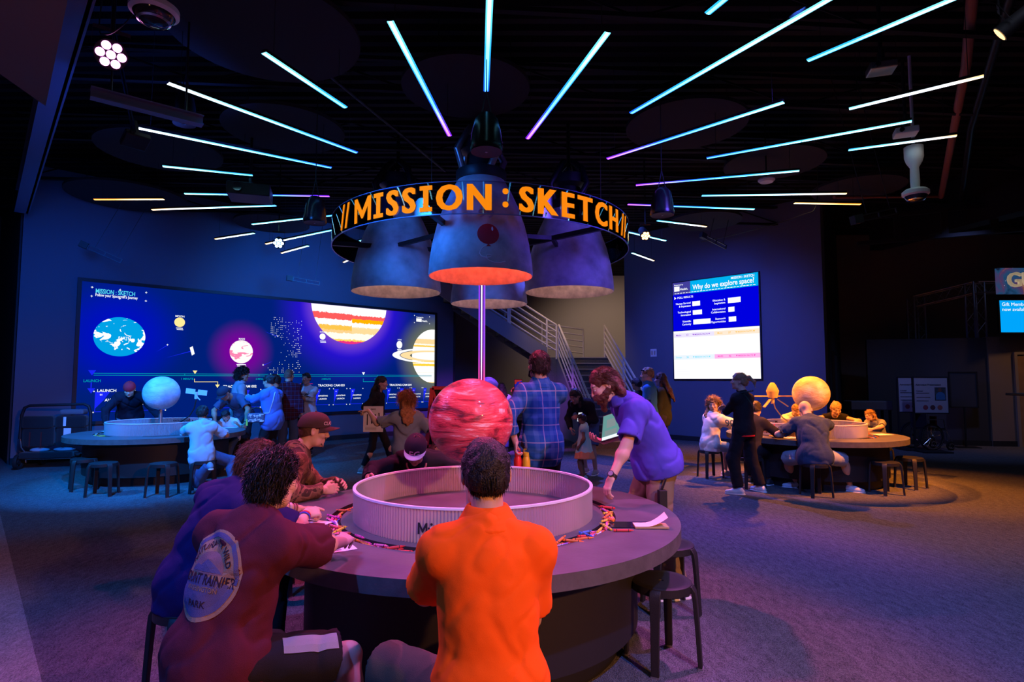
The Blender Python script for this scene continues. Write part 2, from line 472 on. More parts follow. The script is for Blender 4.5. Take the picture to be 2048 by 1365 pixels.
# slatted beam enclosure at far right below the pipes
mb = MB()
for i in range(7): mb.box((8.3 + i * .75, 12.3 - i * .35, 4.92), (.12, .1, .55), -.45)
mb.bar((7.6, 12.6, 4.65), (13.4, 9.9, 4.65), .1, .08); mb.bar((7.6, 12.6, 5.2), (13.4, 9.9, 5.2), .1, .08)
structure('trim_9', mb, M['deck'])
mb = MB(); mb.prism([(9.0, 14.4, 4.9), (9.9, 10.4, 4.9), (12.5, 2.0, 4.9), (12.7, 2.0, 4.9), (9.3, 14.4, 4.9)], (0, 0, 1.1)); structure('beam_upper_right', mb, M['deck'])

# doors
mb = MB(); dv = Vector((2.36, 3.64, 0)).normalized()
def door(name, a, d, w, h, m, mf, handle_at=.9):
    a = Vector((*a, 0)); d = Vector((*d, 0)).normalized(); n = Vector((d.y, -d.x, 0))
    mb = MB(); mb.prism([a + n * .012, a + d * w + n * .012, a + d * w + n * .05, a + n * .05], (0, 0, h)); o = structure(name, mb, m)
    mb = MB()
    for q0_, q1_ in ((-.07, 0), (w, w + .07)): mb.prism([a + d * q0_ + n * .012, a + d * q1_ + n * .012, a + d * q1_ + n * .07, a + d * q0_ + n * .07], (0, 0, h + .07))
    mb.prism([a + n * .012 + up * h, a + d * w + n * .012 + up * h, a + d * w + n * .07 + up * h, a + n * .07 + up * h], (0, 0, .07))
    mb.build('door_frame', mf, o)
    hp = a + d * w * handle_at + n * .08 + up * 1.05; mb = MB(); mb.tube([hp - n * .04, hp, hp - d * .12], .012, 8); mb.cyl(tuple(hp - n * .035 - up * .03), .03, .06, 16); mb.build('door_handle', M['steel'], o, True)
    return o
M['doorwood'] = mat('brown_veneer_door', (.30, .18, .10), .45, bump=.08, bscale=20, vary=.15, vscale=4)
M['frame_taupe'] = mat('painted_door_frame', (.30, .25, .21), .5, bump=.03)
door('door_1', (7.95, 14.43), (2.36, 3.64), .98, 2.3, M['walldark'], M['base'], .12)
d2 = door('door_2', (12.62, 14.542), (6.52, -.38), 1.15, 2.28, M['doorwood'], M['frame_taupe'])
mb = MB(); mb.box((13.25, 14.44, .012), (1.1, .05, .02), -.058); mb.build('threshold', M['steel'], d2)

# ------------------------------------------------------------------ staircase
M['rail'] = mat('cream_painted_rail', (.62, .56, .48), .4, bump=.03)
M['stringer'] = mat('grey_painted_stringer', (.17, .165, .17), .6, bump=.08)
M['tread'] = mat('dark_speckled_tread', (.07, .07, .075), .8, bump=.2, vary=.5, vscale=90)
M['nosing'] = mat('pale_tread_nosing', (.30, .29, .27), .6, bump=.08)
st = thing('staircase', 'dark staircase with cream tubular railings in the recess beside the poll screen wall', 'staircase', (1.86, 14.1, 0), 0)
SD = Vector((-.12, .993, 0)); SS = Vector((.993, .12, 0)); O3 = Vector((0, 0, 0))
W_, RI, TR, NA = 1.5, .18, .285, 13
mbT, mbN = MB(), MB()
for i in range(NA):
    b0 = SD * TR * i
    mbT.prism([b0, b0 + SS * W_, b0 + SS * W_ + SD * (TR + .02), b0 + SD * (TR + .02)], (0, 0, RI * (i + 1) - .012))
    mbN.prism([b0 + up * (RI * (i + 1) - .03) - SD * .015, b0 + SS * W_ + up * (RI * (i + 1) - .03) - SD * .015, b0 + SS * W_ + up * (RI * (i + 1) - .03) + SD * .03, b0 + up * (RI * (i + 1) - .03) + SD * .03], (0, 0, .032))
zl = RI * NA; e0 = SD * TR * NA
mbT.prism([e0 - SS * .35, e0 + SS * W_, e0 + SS * W_ + SD * 1.6, e0 - SS * .35 + SD * 1.6], (0, 0, zl))
C0 = e0 - SS * .35
for i in range(16):
    c = C0 - SS * TR * i
    mbT.prism([c + up * (zl + RI * i), c - SS * (TR + .02) + up * (zl + RI * i), c - SS * (TR + .02) + SD * 1.5 + up * (zl + RI * i), c + SD * 1.5 + up * (zl + RI * i)], (0, 0, RI - .012))
    mbN.prism([c + up * (zl + RI * (i + 1) - .03), c - SS * .04 + up * (zl + RI * (i + 1) - .03), c - SS * .04 + SD * 1.5 + up * (zl + RI * (i + 1) - .03), c + SD * 1.5 + up * (zl + RI * (i + 1) - .03)], (0, 0, .032))
mbT.build('flight', M['tread'], st); mbN.build('nosing', M['nosing'], st)
mb = MB(); u2 = up * RI; 
for off in (-.05, W_):
    a = SS * off; mb.prism([a, a + e0 - SD * .0, a + e0 + up * (zl + .06), a + up * .22], SS * .05)
sl = -SS * TR * 16 + up * RI * 16
for off in (-.06, 1.5):
    a = C0 + SD * off + up * (zl - .22); mb.prism([a, a + sl, a + sl + up * .52, a + up * .52], SD * .06)
mb.build('stringer', M['stringer'], st)
def railing(pts, hgt=1.0, nr=5, posts=None):
    mbp, mbr = MB(), MB()
    for i in range(nr):
        hh = hgt * (i + 1) / nr
        mbr.tube([p + up * hh for p in pts], .024 if i < nr - 1 else .03, 8)
    r = mbr.build('railing', M['rail'], st, True)
    for p in (posts or pts):
        mp = MB(); mp.tube([p - up * .05, p + up * hgt], .03, 8); mp.build('post', M['rail'], r, True)
r1 = [SS * .03 + up * RI, SS * .03 + e0 + up * zl]
railing(r1, posts=[r1[0], r1[0].lerp(r1[1], .5), r1[1]])
r2 = [SS * (W_ - .03) + up * RI, SS * (W_ - .03) + e0 + up * zl]
railing(r2, posts=[r2[0], r2[0].lerp(r2[1], .5), r2[1]])
r3 = [C0 + SS * .3 + up * zl, C0 + up * zl + up * RI, C0 - SS * TR * 4 + up * (zl + RI * 5)]
railing(r3)
r4 = [C0 - SS * TR * 4.2 + up * (zl + RI * 5.2), C0 - SS * TR * 10 + up * (zl + RI * 11), C0 - SS * TR * 15.5 + up * (zl + RI * 16.5)]
railing(r4)
r5 = [C0 + SS * W_ + SD * 1.45 + up * zl, C0 + SS * .1 + SD * 1.45 + up * (zl + RI), C0 - SS * TR * 4 + SD * 1.45 + up * (zl + RI * 5), C0 - SS * TR * 15 + SD * 1.45 + up * (zl + RI * 16)]
railing(r5)

# wall plates on the right wall beside the stair
def on_right(s, z, out=0.0):
    b0 = Vector((4.40, 16.36, 0)); d = Vector((.696, -.718, 0)); n = Vector((-.718, -.696, 0)); return b0 + d * s + n * out + up * z
RIGHT_RZ = math.atan2(-.718, .696)
t = thing('light_switch', 'pale wall switch plate on the navy wall left of the poll screen', 'switch', on_right(-.46, 2.43, .006), RIGHT_RZ)
mb = MB(); mb.box((0, 0, 0), (.20, .012, .22)); mb.build('plate', M['white_plastic'], t, bevel=.004)
for sx in (-.045, .045):
    mb = MB(); mb.box((sx, -.009, 0), (.05, .008, .12)); mb.build('rocker', M['steel'], t)
# ------------------------------------------------------------------ starburst of light bars
def led_mat(name, inner, outer, strength):
    m = bpy.data.materials.new(name); m.use_nodes = True
    nt = m.node_tree; nt.nodes.remove(nt.nodes['Principled BSDF'])
    tc = nt.nodes.new('ShaderNodeTexCoord'); sp = nt.nodes.new('ShaderNodeSeparateXYZ')
    nt.links.new(tc.outputs['Generated'], sp.inputs[0])
    r = ramp(nt, [(0, inner[0]), (.35, inner[1]), (.7, outer[0]), (1, outer[1])])
    nt.links.new(sp.outputs['X'], r.inputs['Fac'])
    e = nt.nodes.new('ShaderNodeEmission'); e.inputs[1].default_value = strength
    nt.links.new(r.outputs['Color'], e.inputs[0]); nt.links.new(e.outputs[0], nt.nodes['Material Output'].inputs[0])
    return m
VIO = (.35, .06, 1.0); BL = (.05, .22, 1.0); CY = (.10, .55, 1.0); CW = (.35, .85, 1.0); WH = (.8, .9, 1.0); WW = (1.0, .72, .38); OR = (1.0, .42, .08); GR = (.35, 1.0, .75)
LED = {}
for nm, c in dict(cyan=((CY, CY), (CW, CW)), violet=((VIO, BL), (CY, CW)), blue=((BL, CY), (CW, CW)), white=((BL, CY), (CW, WH)), warm=((CW, WH), (WH, WW)), orange=((WW, WW), (OR, OR)), gold=((CY, CW), (WH, WW))).items():
    LED[nm] = (led_mat('led_' + nm, c[0], c[1], 5.0), led_mat('led_edge_' + nm, *[[tuple(x ** 1.7 for x in q) for q in p] for p in c], 1.6))  # led_edge materials imitate the halo round the diffuser
ZB = 4.68; K = ZB and 1.028
TYPES = {'A': (2.46, 4.72), 'B': (3.44, 4.58), 'C': (3.54, 5.80), 'D': (5.22, 6.36)}
ordn = ['', 'first', 'second', 'third', 'fourth', 'fifth', 'sixth', 'seventh', 'eighth', 'ninth', 'tenth', 'eleventh', 'twelfth', 'thirteenth', 'fourteenth', 'fifteenth', 'sixteenth', 'seventeenth', 'eighteenth']
BARS = [(3.6, 'C', 'blue'),
        (-6.3, 'A', 'violet'), (-22.6, 'B', 'cyan'), (-38.6, 'A', 'white'), (-55.8, 'A', 'white'), (-71.7, 'B', 'cyan'), (-87.0, 'A', 'violet'), (-90.4, 'D', 'orange'), (-96.1, 'C', 'gold'), (-109.4, 'A', 'blue'), (-115.4, 'D', 'warm'), (-123.0, 'C', 'gold'), (-129.8, 'D', 'warm'), (-136.5, 'A', 'blue'), (-143.9, 'D', 'warm'),
        (16.0, 'A', 'violet'), (23.3, 'D', 'cyan'), (30.7, 'C', 'blue'), (38.2, 'D', 'cyan'), (45.8, 'A', 'violet'), (53.0, 'D', 'warm'), (60.7, 'C', 'blue'), (67.4, 'D', 'gold'), (74.5, 'A', 'violet'), (87.5, 'C', 'gold'), (92.7, 'D', 'orange'), (97.2, 'A', 'violet'), (112.3, 'B', 'gold'), (127.4, 'A', 'blue'), (141, 'D', 'warm')]
CNAME = {'cyan': 'cyan', 'violet': 'violet to cyan light bar', 'blue': 'bright blue-white', 'white': 'cool white', 'warm': 'warm white', 'orange': 'orange', 'gold': 'blue to gold light bar'}
M['alu'] = mat('black_anodised_channel', (.02, .02, .022), .4, .5, bump=.02)
nl = nr = 0
for ang, ty, cn in BARS:
    if ang == 3.6: where = 'the upright one at top centre above the ring sign'
    elif ang < 0: nl += 1; where = ordn[nl] + ' left of the upright bar'
    else: nr += 1; where = ordn[nr] + ' right of the upright bar'
    nm = CNAME[cn]; nm = nm if 'bar' in nm else nm + ' light bar'
    ln = {'A': 'long ', 'B': 'short ', 'C': 'long ', 'D': 'short '}[ty]
    r0, r1 = [K * v for v in TYPES[ty]]
    a = math.radians(ang); d = (math.sin(a), -math.cos(a))
    t = thing('light_bar', ln + nm + ', ' + where, 'light bar', (CEN[0] + d[0] * r0, CEN[1] + d[1] * r0, ZB), math.atan2(d[1], d[0]), 'starburst ceiling light bars')
    L = r1 - r0
    mb = MB(); mb.box((L / 2, 0, .028), (L, .058, .03)); h_ = mb.build('housing', M['alu'], t)
    segs = 2 if L > 1.5 else 1
    mb = MB()
    for k in range(segs):
        x0, x1 = L * k / segs + (.008 if k else 0), L * (k + 1) / segs
        mb.box(((x0 + x1) / 2, 0, .004), (x1 - x0, .030, .008))
    mb.build('diffuser', LED[cn][0], t)
    mb = MB(); mb.box((L / 2, -.022, .008), (L, .014, .008)); mb.box((L / 2, .022, .008), (L, .014, .008)); mb.build('halo_strip', LED[cn][1], t)  # glowing strips imitate the blue halo round the diffuser
    for x in (.12, L - .12):
        mb = MB(); mb.tube([(x, 0, .048), (x, 0, 1.3)], .003, 4); mb.build('cable', M['dark_metal'], t)

# ------------------------------------------------------------------ ring sign
RS, ZS0, ZS1 = 2.40, 3.74, 4.15
sg = thing('ring_sign', 'large clear circular sign band with orange letters hung over the rocket nozzles', 'sign', (CEN[0], CEN[1], ZS0))
m = bpy.data.materials.new('clear_acrylic_band'); m.use_nodes = True
nt = m.node_tree; nt.nodes.remove(nt.nodes['Principled BSDF'])
tr = nt.nodes.new('ShaderNodeBsdfTransparent'); tr.inputs[0].default_value = (.86, .88, .95, 1)
gl = nt.nodes.new('ShaderNodeBsdfGlossy'); gl.inputs['Roughness'].default_value = .02
fr = nt.nodes.new('ShaderNodeFresnel'); fr.inputs[0].default_value = 1.55
mx = nt.nodes.new('ShaderNodeMixShader')
nt.links.new(fr.outputs[0], mx.inputs[0]); nt.links.new(tr.outputs[0], mx.inputs[1]); nt.links.new(gl.outputs[0], mx.inputs[2]); nt.links.new(mx.outputs[0], nt.nodes['Material Output'].inputs[0])
M['acrylic'] = m
h = ZS1 - ZS0
mb = MB(); mb.lathe([(RS, 0), (RS, h), (RS - .008, h), (RS - .008, 0)], 160, close=True); mb.build('band', M['acrylic'], sg, True)
mb = MB(); mb.lathe([(RS + .004, -.012), (RS + .004, .0), (RS - .012, .0), (RS - .012, -.012)], 160, close=True)
mb.lathe([(RS + .003, h), (RS + .003, h + .006), (RS - .011, h + .006), (RS - .011, h)], 160, close=True)
M['edge'] = mat('polished_acrylic_edge', (.20, .24, .40), .2, spec=.7, bump=.01)
mb.build('edge_trim', M['edge'], sg, True)
M['orange_letter'] = mat('orange_vinyl_letter', (.35, .07, .0), .8, spec=.05, emit=(1.0, .26, .004), strength=.85, bump=.02)  # emission stands in for light falling on the vinyl
def ring_text(txt, a0, a1, hh, zc, R, m, parent, name, inward=False, bold=.035, outw=.004):
    """lettering bent round a vertical cylinder between angles a0 and a1 (degrees from the camera side)"""
    vs, fs = split_long(*(glyph('M')[:2] if txt == 'M' else text_geo(txt, 1.0, bold, 'LEFT', space=1.08)), .05)
    xs = [v[0] for v in vs]; ys = [v[1] for v in vs]; x0, x1, y0, y1 = min(xs), max(xs), min(ys), max(ys)
    out = []
    for x, y, z in vs:
        a = math.radians(a0 + (a1 - a0) * (x - x0) / (x1 - x0)); r = R + outw
        out.append((r * math.sin(a), -r * math.cos(a), zc + ((y - y0) / (y1 - y0) - .5) * hh))
    mb = MB(); mb.add(out, fs); return mb.build(name, m, parent)
def glyph(c):
    # one capital as flat geometry, unit cap height, heavy strokes; the I carries slab serifs
    if c == 'I':
        vs, fs = [], []
        for x0, x1, y0, y1 in ((.15, .37, 0, 1), (0, .52, 0, .17), (0, .52, .83, 1)):
            k = len(vs); vs += [(x0, y0, 0), (x1, y0, 0), (x1, y1, 0), (x0, y1, 0)]; fs.append((k, k + 1, k + 2, k + 3))
        return vs, fs, .52
    if c == 'M':
        o = [(0, 0), (.20, 0), (.20, .60), (.50, .14), (.60, .14), (.90, .60), (.90, 0), (1.10, 0), (1.10, 1), (.90, 1), (.55, .45), (.20, 1), (0, 1)]
        vs = [(x, y, 0) for x, y in o]
        return vs, [(0, 1, 2, 11, 12), (11, 2, 3, 10), (3, 4, 10), (10, 4, 5, 9), (5, 6, 7, 8, 9)], 1.10
    g, f = text_geo(c, 1.0, .018, 'LEFT'); ys = [v[1] for v in g]; xs = [v[0] for v in g]; y0, hh = min(ys), max(ys) - min(ys)
    if c == ':': y0, hh = y0 - .09, hh + .18
    x0 = min(xs); g = [((x - x0) / hh, (y - y0) / hh, 0) for x, y, z in g]; n = len(g); sh = .085 if c != ':' else .03
    vs, fs = [], []
    for k, d in enumerate((0, sh / 2, sh)): vs += [(x * .93 + d, y, 0) for x, y, z in g]; fs += [tuple(i + k * n for i in q) for q in f]
    return vs, fs, (max(xs) - x0) / hh * .93 + sh
def sign_word(a0, a1):
    lay = []; x = 0
    for c in 'MISSION : SKETCH':
        if c == ' ': x += .26; continue
        vs, fs, w = glyph(c); lay.append((c, x, vs, fs)); x += w + .15
    W = x - .15; hh = .335
    for c, x0, vs, fs in lay:
        vs, fs = split_long(vs, fs, .22); out = []
        for x, y, z in vs:
            a = math.radians(a0 + (a1 - a0) * (x0 + x) / W); r = RS + .006
            out.append((r * math.sin(a), -r * math.cos(a), h / 2 + (y - .5) * hh))
        mb = MB(); mb.add(out, fs); mb.build('letter', M['orange_letter'], sg)
sign_word(-43.5, 58); sign_word(136.5, 238)
for a in (-52, -48.5, 62.5, 66, 120, 124, 250, 254, -90, 90):
    mb = MB()
    a = math.radians(a); rr = RS + .006; da = .012
    sl_ = .035
    mb.poly([(rr * math.sin(a - da + o), -rr * math.cos(a - da + o), z) for o, z in ((-sl_ / 2, .03), (-sl_ / 2 + 2 * da, .03), (sl_ / 2 + 2 * da, h - .03), (sl_ / 2, h - .03))])
    mb.build('slash_mark', M['orange_letter'], sg)
mb = MB()
for k in range(6):
    a = k * PI / 3 + .3
    mb.bar((math.cos(a) * .3, math.sin(a) * .3, .02), (math.cos(a) * (RS - .02), math.sin(a) * (RS - .02), .02), .06, .07)
    a2 = a + PI / 3
    mb.bar((math.cos(a) * 1.5, math.sin(a) * 1.5, .02), (math.cos(a2) * 1.5, math.sin(a2) * 1.5, .02), .05, .06)
mb.lathe([(.30, -.04), (.36, -.04), (.36, .08), (.30, .08)], 32, close=True)
mb.build('frame', M['dark_metal'], sg)
for k in range(6):
    a = k * PI / 3 + .3; x, y = math.cos(a) * (RS - .03), math.sin(a) * (RS - .03)
    mb = MB(); mb.tube([(x, y, h), (x, y, 1.9)], .004, 5); mb.build('cable', M['dark_metal'], sg)

# ------------------------------------------------------------------ rocket nozzles
def nozzle_mat():
    m = mat('weathered_blue_grey_nozzle', (.38, .41, .46), .6, bump=.25, bscale=30, vary=.35, vscale=3.5)
    return m
M['nozzle'] = nozzle_mat(); M['nozzle_in'] = mat('nozzle_lining', (.72, .62, .56), .7, bump=.3, bscale=25, vary=.25, vscale=9)
NPROF = [(.725, 0), (.735, .03), (.72, .22), (.685, .45), (.62, .72), (.53, .98), (.43, 1.2), (.34, 1.36)]
def nozzle(label, x, y, z, light=None):
    t = thing('rocket_nozzle', label, 'rocket nozzle', (x, y, z), 0, 'cluster of rocket nozzles')
    mb = MB(); mb.lathe(NPROF, 72); mb.build('bell', M['nozzle'], t, True)
    mb = MB(); mb.lathe([(.725, 0)] + [(r - .022, zz) for r, zz in NPROF[1:]] + [(.001, 1.33)], 72); mb.build('lining', M['nozzle_in'], t, True)
    mb = MB(); mb.lathe([(.34, 1.36), (.36, 1.4), (.36, 1.5), (.22, 1.56), (.2, 1.75), (.30, 1.8), (.30, 1.95), (.001, 2.0)], 32); mb.build('throat', M['dark_metal'], t, True)
    mb = MB()
    for k in range(4):
        a = k * 1.57 + .5; p = [(.28 * math.cos(a), .28 * math.sin(a), 1.5), (.42 * math.cos(a + .2), .42 * math.sin(a + .2), 1.75), (.26 * math.cos(a + .4), .26 * math.sin(a + .4), 2.05), (.1 * math.cos(a), .1 * math.sin(a), 2.2)]
        mb.tube(p, .05, 10)
    mb.build('feed_pipe', M['steel'] if light == 'red' else M['dark_metal'], t, True)
    mb = MB(); mb.tube([(0, 0, 1.95), (0, 0, 6.0 - z)], .03, 8); mb.build('hanger', M['dark_metal'], t)
    return t
ZN = 3.10
n1 = nozzle('front rocket nozzle with a red balloon decal and glowing red mouth', CEN[0] + .06, CEN[1] - 1.45, ZN, 'red')
nozzle('left rocket nozzle in the hanging cluster, dull blue grey', CEN[0] - 1.42, CEN[1] - .0, ZN)
nozzle('right rocket nozzle in the hanging cluster, mottled violet blue', CEN[0] + 1.45, CEN[1] + .0, ZN)
nozzle('rearmost rocket nozzle, behind the lit pole and the red-mouthed nozzle', CEN[0] + .06, CEN[1] + 1.5, ZN)
for (x, y), c, e in (((CEN[0] + .06, CEN[1] - 1.45), (1.0, .10, .04), 60), ((CEN[0] - 1.42, CEN[1]), (1.0, .62, .5), 9), ((CEN[0] + 1.45, CEN[1]), (1.0, .62, .55), 9), ((CEN[0] + .06, CEN[1] + 1.5), (1.0, .6, .6), 9)):
    d = bpy.data.lights.new('nozzle_lamp_or_fill', 'POINT'); d.color = c; d.energy = e; d.shadow_soft_size = .12
    o = bpy.data.objects.new('nozzle_lamp_or_fill', d); o.location = (x, y, ZN + .75); COL.objects.link(o)  # red front lamp; the other three are added fill imitating bounced light
def bell_pt(az, z, off=.003):
    for (r0, z0), (r1, z1) in zip(NPROF, NPROF[1:]):
        if z0 <= z <= z1: r = r0 + (r1 - r0) * (z - z0) / (z1 - z0)
    return ((r + off) * math.sin(az), -(r + off) * math.cos(az), z)
# balloon decal: x along the curve (m), z up
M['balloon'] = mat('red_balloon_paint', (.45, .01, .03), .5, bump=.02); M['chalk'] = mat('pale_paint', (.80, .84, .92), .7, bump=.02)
def on_bell(pts, off): return [bell_pt(x / .62, z, off) for x, z in pts]
bc = (.12, .45)
mb = MB()
rings = [[(bc[0] + r * math.cos(a) * (1 - .0), bc[1] + r * (1.08 if math.sin(a) > 0 else 1.12) * math.sin(a)) for a in [i * PI / 16 for i in range(32)]] for r in (.03, .07, .105, .13)]
vs = on_bell([p for rg in rings for p in rg], .004)
fs = [tuple(range(32))] + [(q * 32 + i, q * 32 + (i + 1) % 32, (q + 1) * 32 + (i + 1) % 32, (q + 1) * 32 + i) for q in range(3) for i in range(32)]
mb.add(vs, fs); mb.add(on_bell([(bc[0] - .0, bc[1] - .14), (bc[0] - .03, bc[1] - .175), (bc[0] + .03, bc[1] - .172)], .004), [(0, 1, 2)])
bl = mb.build('balloon', M['balloon'], n1)
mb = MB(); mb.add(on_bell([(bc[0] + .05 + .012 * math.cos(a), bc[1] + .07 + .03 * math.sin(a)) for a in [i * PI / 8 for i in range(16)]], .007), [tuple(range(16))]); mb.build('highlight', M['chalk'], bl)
strp = [(.11, .29), (.06, .26), (.03, .22), (.02, .18), (.04, .145), (.10, .125), (.16, .135), (.16, .165), (.11, .165), (.10, .12), (.14, .085), (.2, .065), (.27, .065), (.34, .09)]
mb = MB(); mb.tube([bell_pt(x / .68, z, .006) for x, z in strp], .007, 6); mb.build('balloon_string', M['chalk'], n1, True)
vs, fs = split_long(*text_geo('99', .22, .02), .05)
mb = MB(); mb.add([bell_pt((x + .10) / .6, .73 + y * .8, .004) for x, y, z in vs], fs); mb.build('stencil', mat('faded_stencil', (.22, .22, .42), .7, bump=.05), n1)

# ------------------------------------------------------------------ lit pole
t = thing('light_pole', 'slim vertical pole with violet and pink neon strips under the nozzles', 'pole', (CEN[0], CEN[1], 0))
M['pole'] = mat('purple_lacquer_pole', (.12, .05, .16), .3, bump=.02)
mb = MB(); mb.cyl((0, 0, .02), .045, 4.3, 24); mb.build('mast', M['pole'], t, True)
mb = MB(); mb.cyl((0, 0, 0), .28, .025, 32); mb.build('base_plate', M['dark_metal'], t, True)
def neon(name, c0, c1, s):
    m = bpy.data.materials.new(name); m.use_nodes = True; nt = m.node_tree; nt.nodes.remove(nt.nodes['Principled BSDF'])
    tc = nt.nodes.new('ShaderNodeTexCoord'); sp = nt.nodes.new('ShaderNodeSeparateXYZ'); nt.links.new(tc.outputs['Generated'], sp.inputs[0])
    r = ramp(nt, [(.36, c0), (.50, c1)]); nt.links.new(sp.outputs['Z'], r.inputs['Fac'])
    e = nt.nodes.new('ShaderNodeEmission'); e.inputs[1].default_value = s
    nt.links.new(r.outputs[0], e.inputs[0]); nt.links.new(e.outputs[0], nt.nodes['Material Output'].inputs[0]); return m
for k, (ang, c0, c1, w, s) in enumerate(((0, (1, .12, .75), (.85, .6, 1.0), .016, 3.2), (-55, (1, .08, .30), (.35, .06, 1), .02, .9), (55, (1, .08, .30), (.35, .06, 1), .02, .9), (120, (1, .1, .5), (.5, .2, 1), .02, 1.2), (-120, (1, .1, .5), (.5, .2, 1), .02, 1.2), (180, (1, .12, .75), (.85, .6, 1.0), .016, 3.2))):
    a = math.radians(ang); r = .05
    mb = MB(); mb.box((r * math.sin(a), -r * math.cos(a), 2.2), (w, .014, 4.1), a); mb.build('neon_strip', neon('neon_%d' % k, c0, c1, s), t)
# ------------------------------------------------------------------ planet tables
M['tabletop'] = mat('grey_slate_laminate', (.10, .10, .112), .42, bump=.06, bscale=45, vary=.16, vscale=5, spec=.35)
M['tableedge'] = mat('slate_laminate_edge', (.10, .09, .09), .6, bump=.1, bscale=60, vary=.2, vscale=14)
M['tablebase'] = mat('black_laminate_drum', (.02, .019, .02), .55, bump=.05)
def fluted():
    m = bpy.data.materials.new('frosted_fluted_acrylic'); m.use_nodes = True
    nt = m.node_tree; nt.nodes.remove(nt.nodes['Principled BSDF'])
    tr = node(nt, 'ShaderNodeBsdfTransparent', Color=(.95, .93, .97, 1)); df = node(nt, 'ShaderNodeBsdfDiffuse', Color=(.85, .84, .88, 1))
    tl = node(nt, 'ShaderNodeBsdfTranslucent', Color=(.85, .84, .88, 1)); gl = node(nt, 'ShaderNodeBsdfGlossy', Roughness=.22)
    a, b, c = (nt.nodes.new('ShaderNodeMixShader') for _ in range(3))
    fr = node(nt, 'ShaderNodeFresnel', IOR=1.5)
    a.inputs[0].default_value = .5; nt.links.new(df.outputs[0], a.inputs[1]); nt.links.new(tl.outputs[0], a.inputs[2])
    b.inputs[0].default_value = .52; nt.links.new(tr.outputs[0], b.inputs[1]); nt.links.new(a.outputs[0], b.inputs[2])
    nt.links.new(fr.outputs[0], c.inputs[0]); nt.links.new(b.outputs[0], c.inputs[1]); nt.links.new(gl.outputs[0], c.inputs[2])
    nt.links.new(c.outputs[0], nt.nodes['Material Output'].inputs[0]); return m
M['fluted'] = fluted()
M['rim'] = mat('frosted_acrylic_rim', (.85, .82, .92), .3, spec=.6, bump=.02)
RR, ZT, ZR = .785, .76, .957
SLOT0, SLOT1 = .865, .94
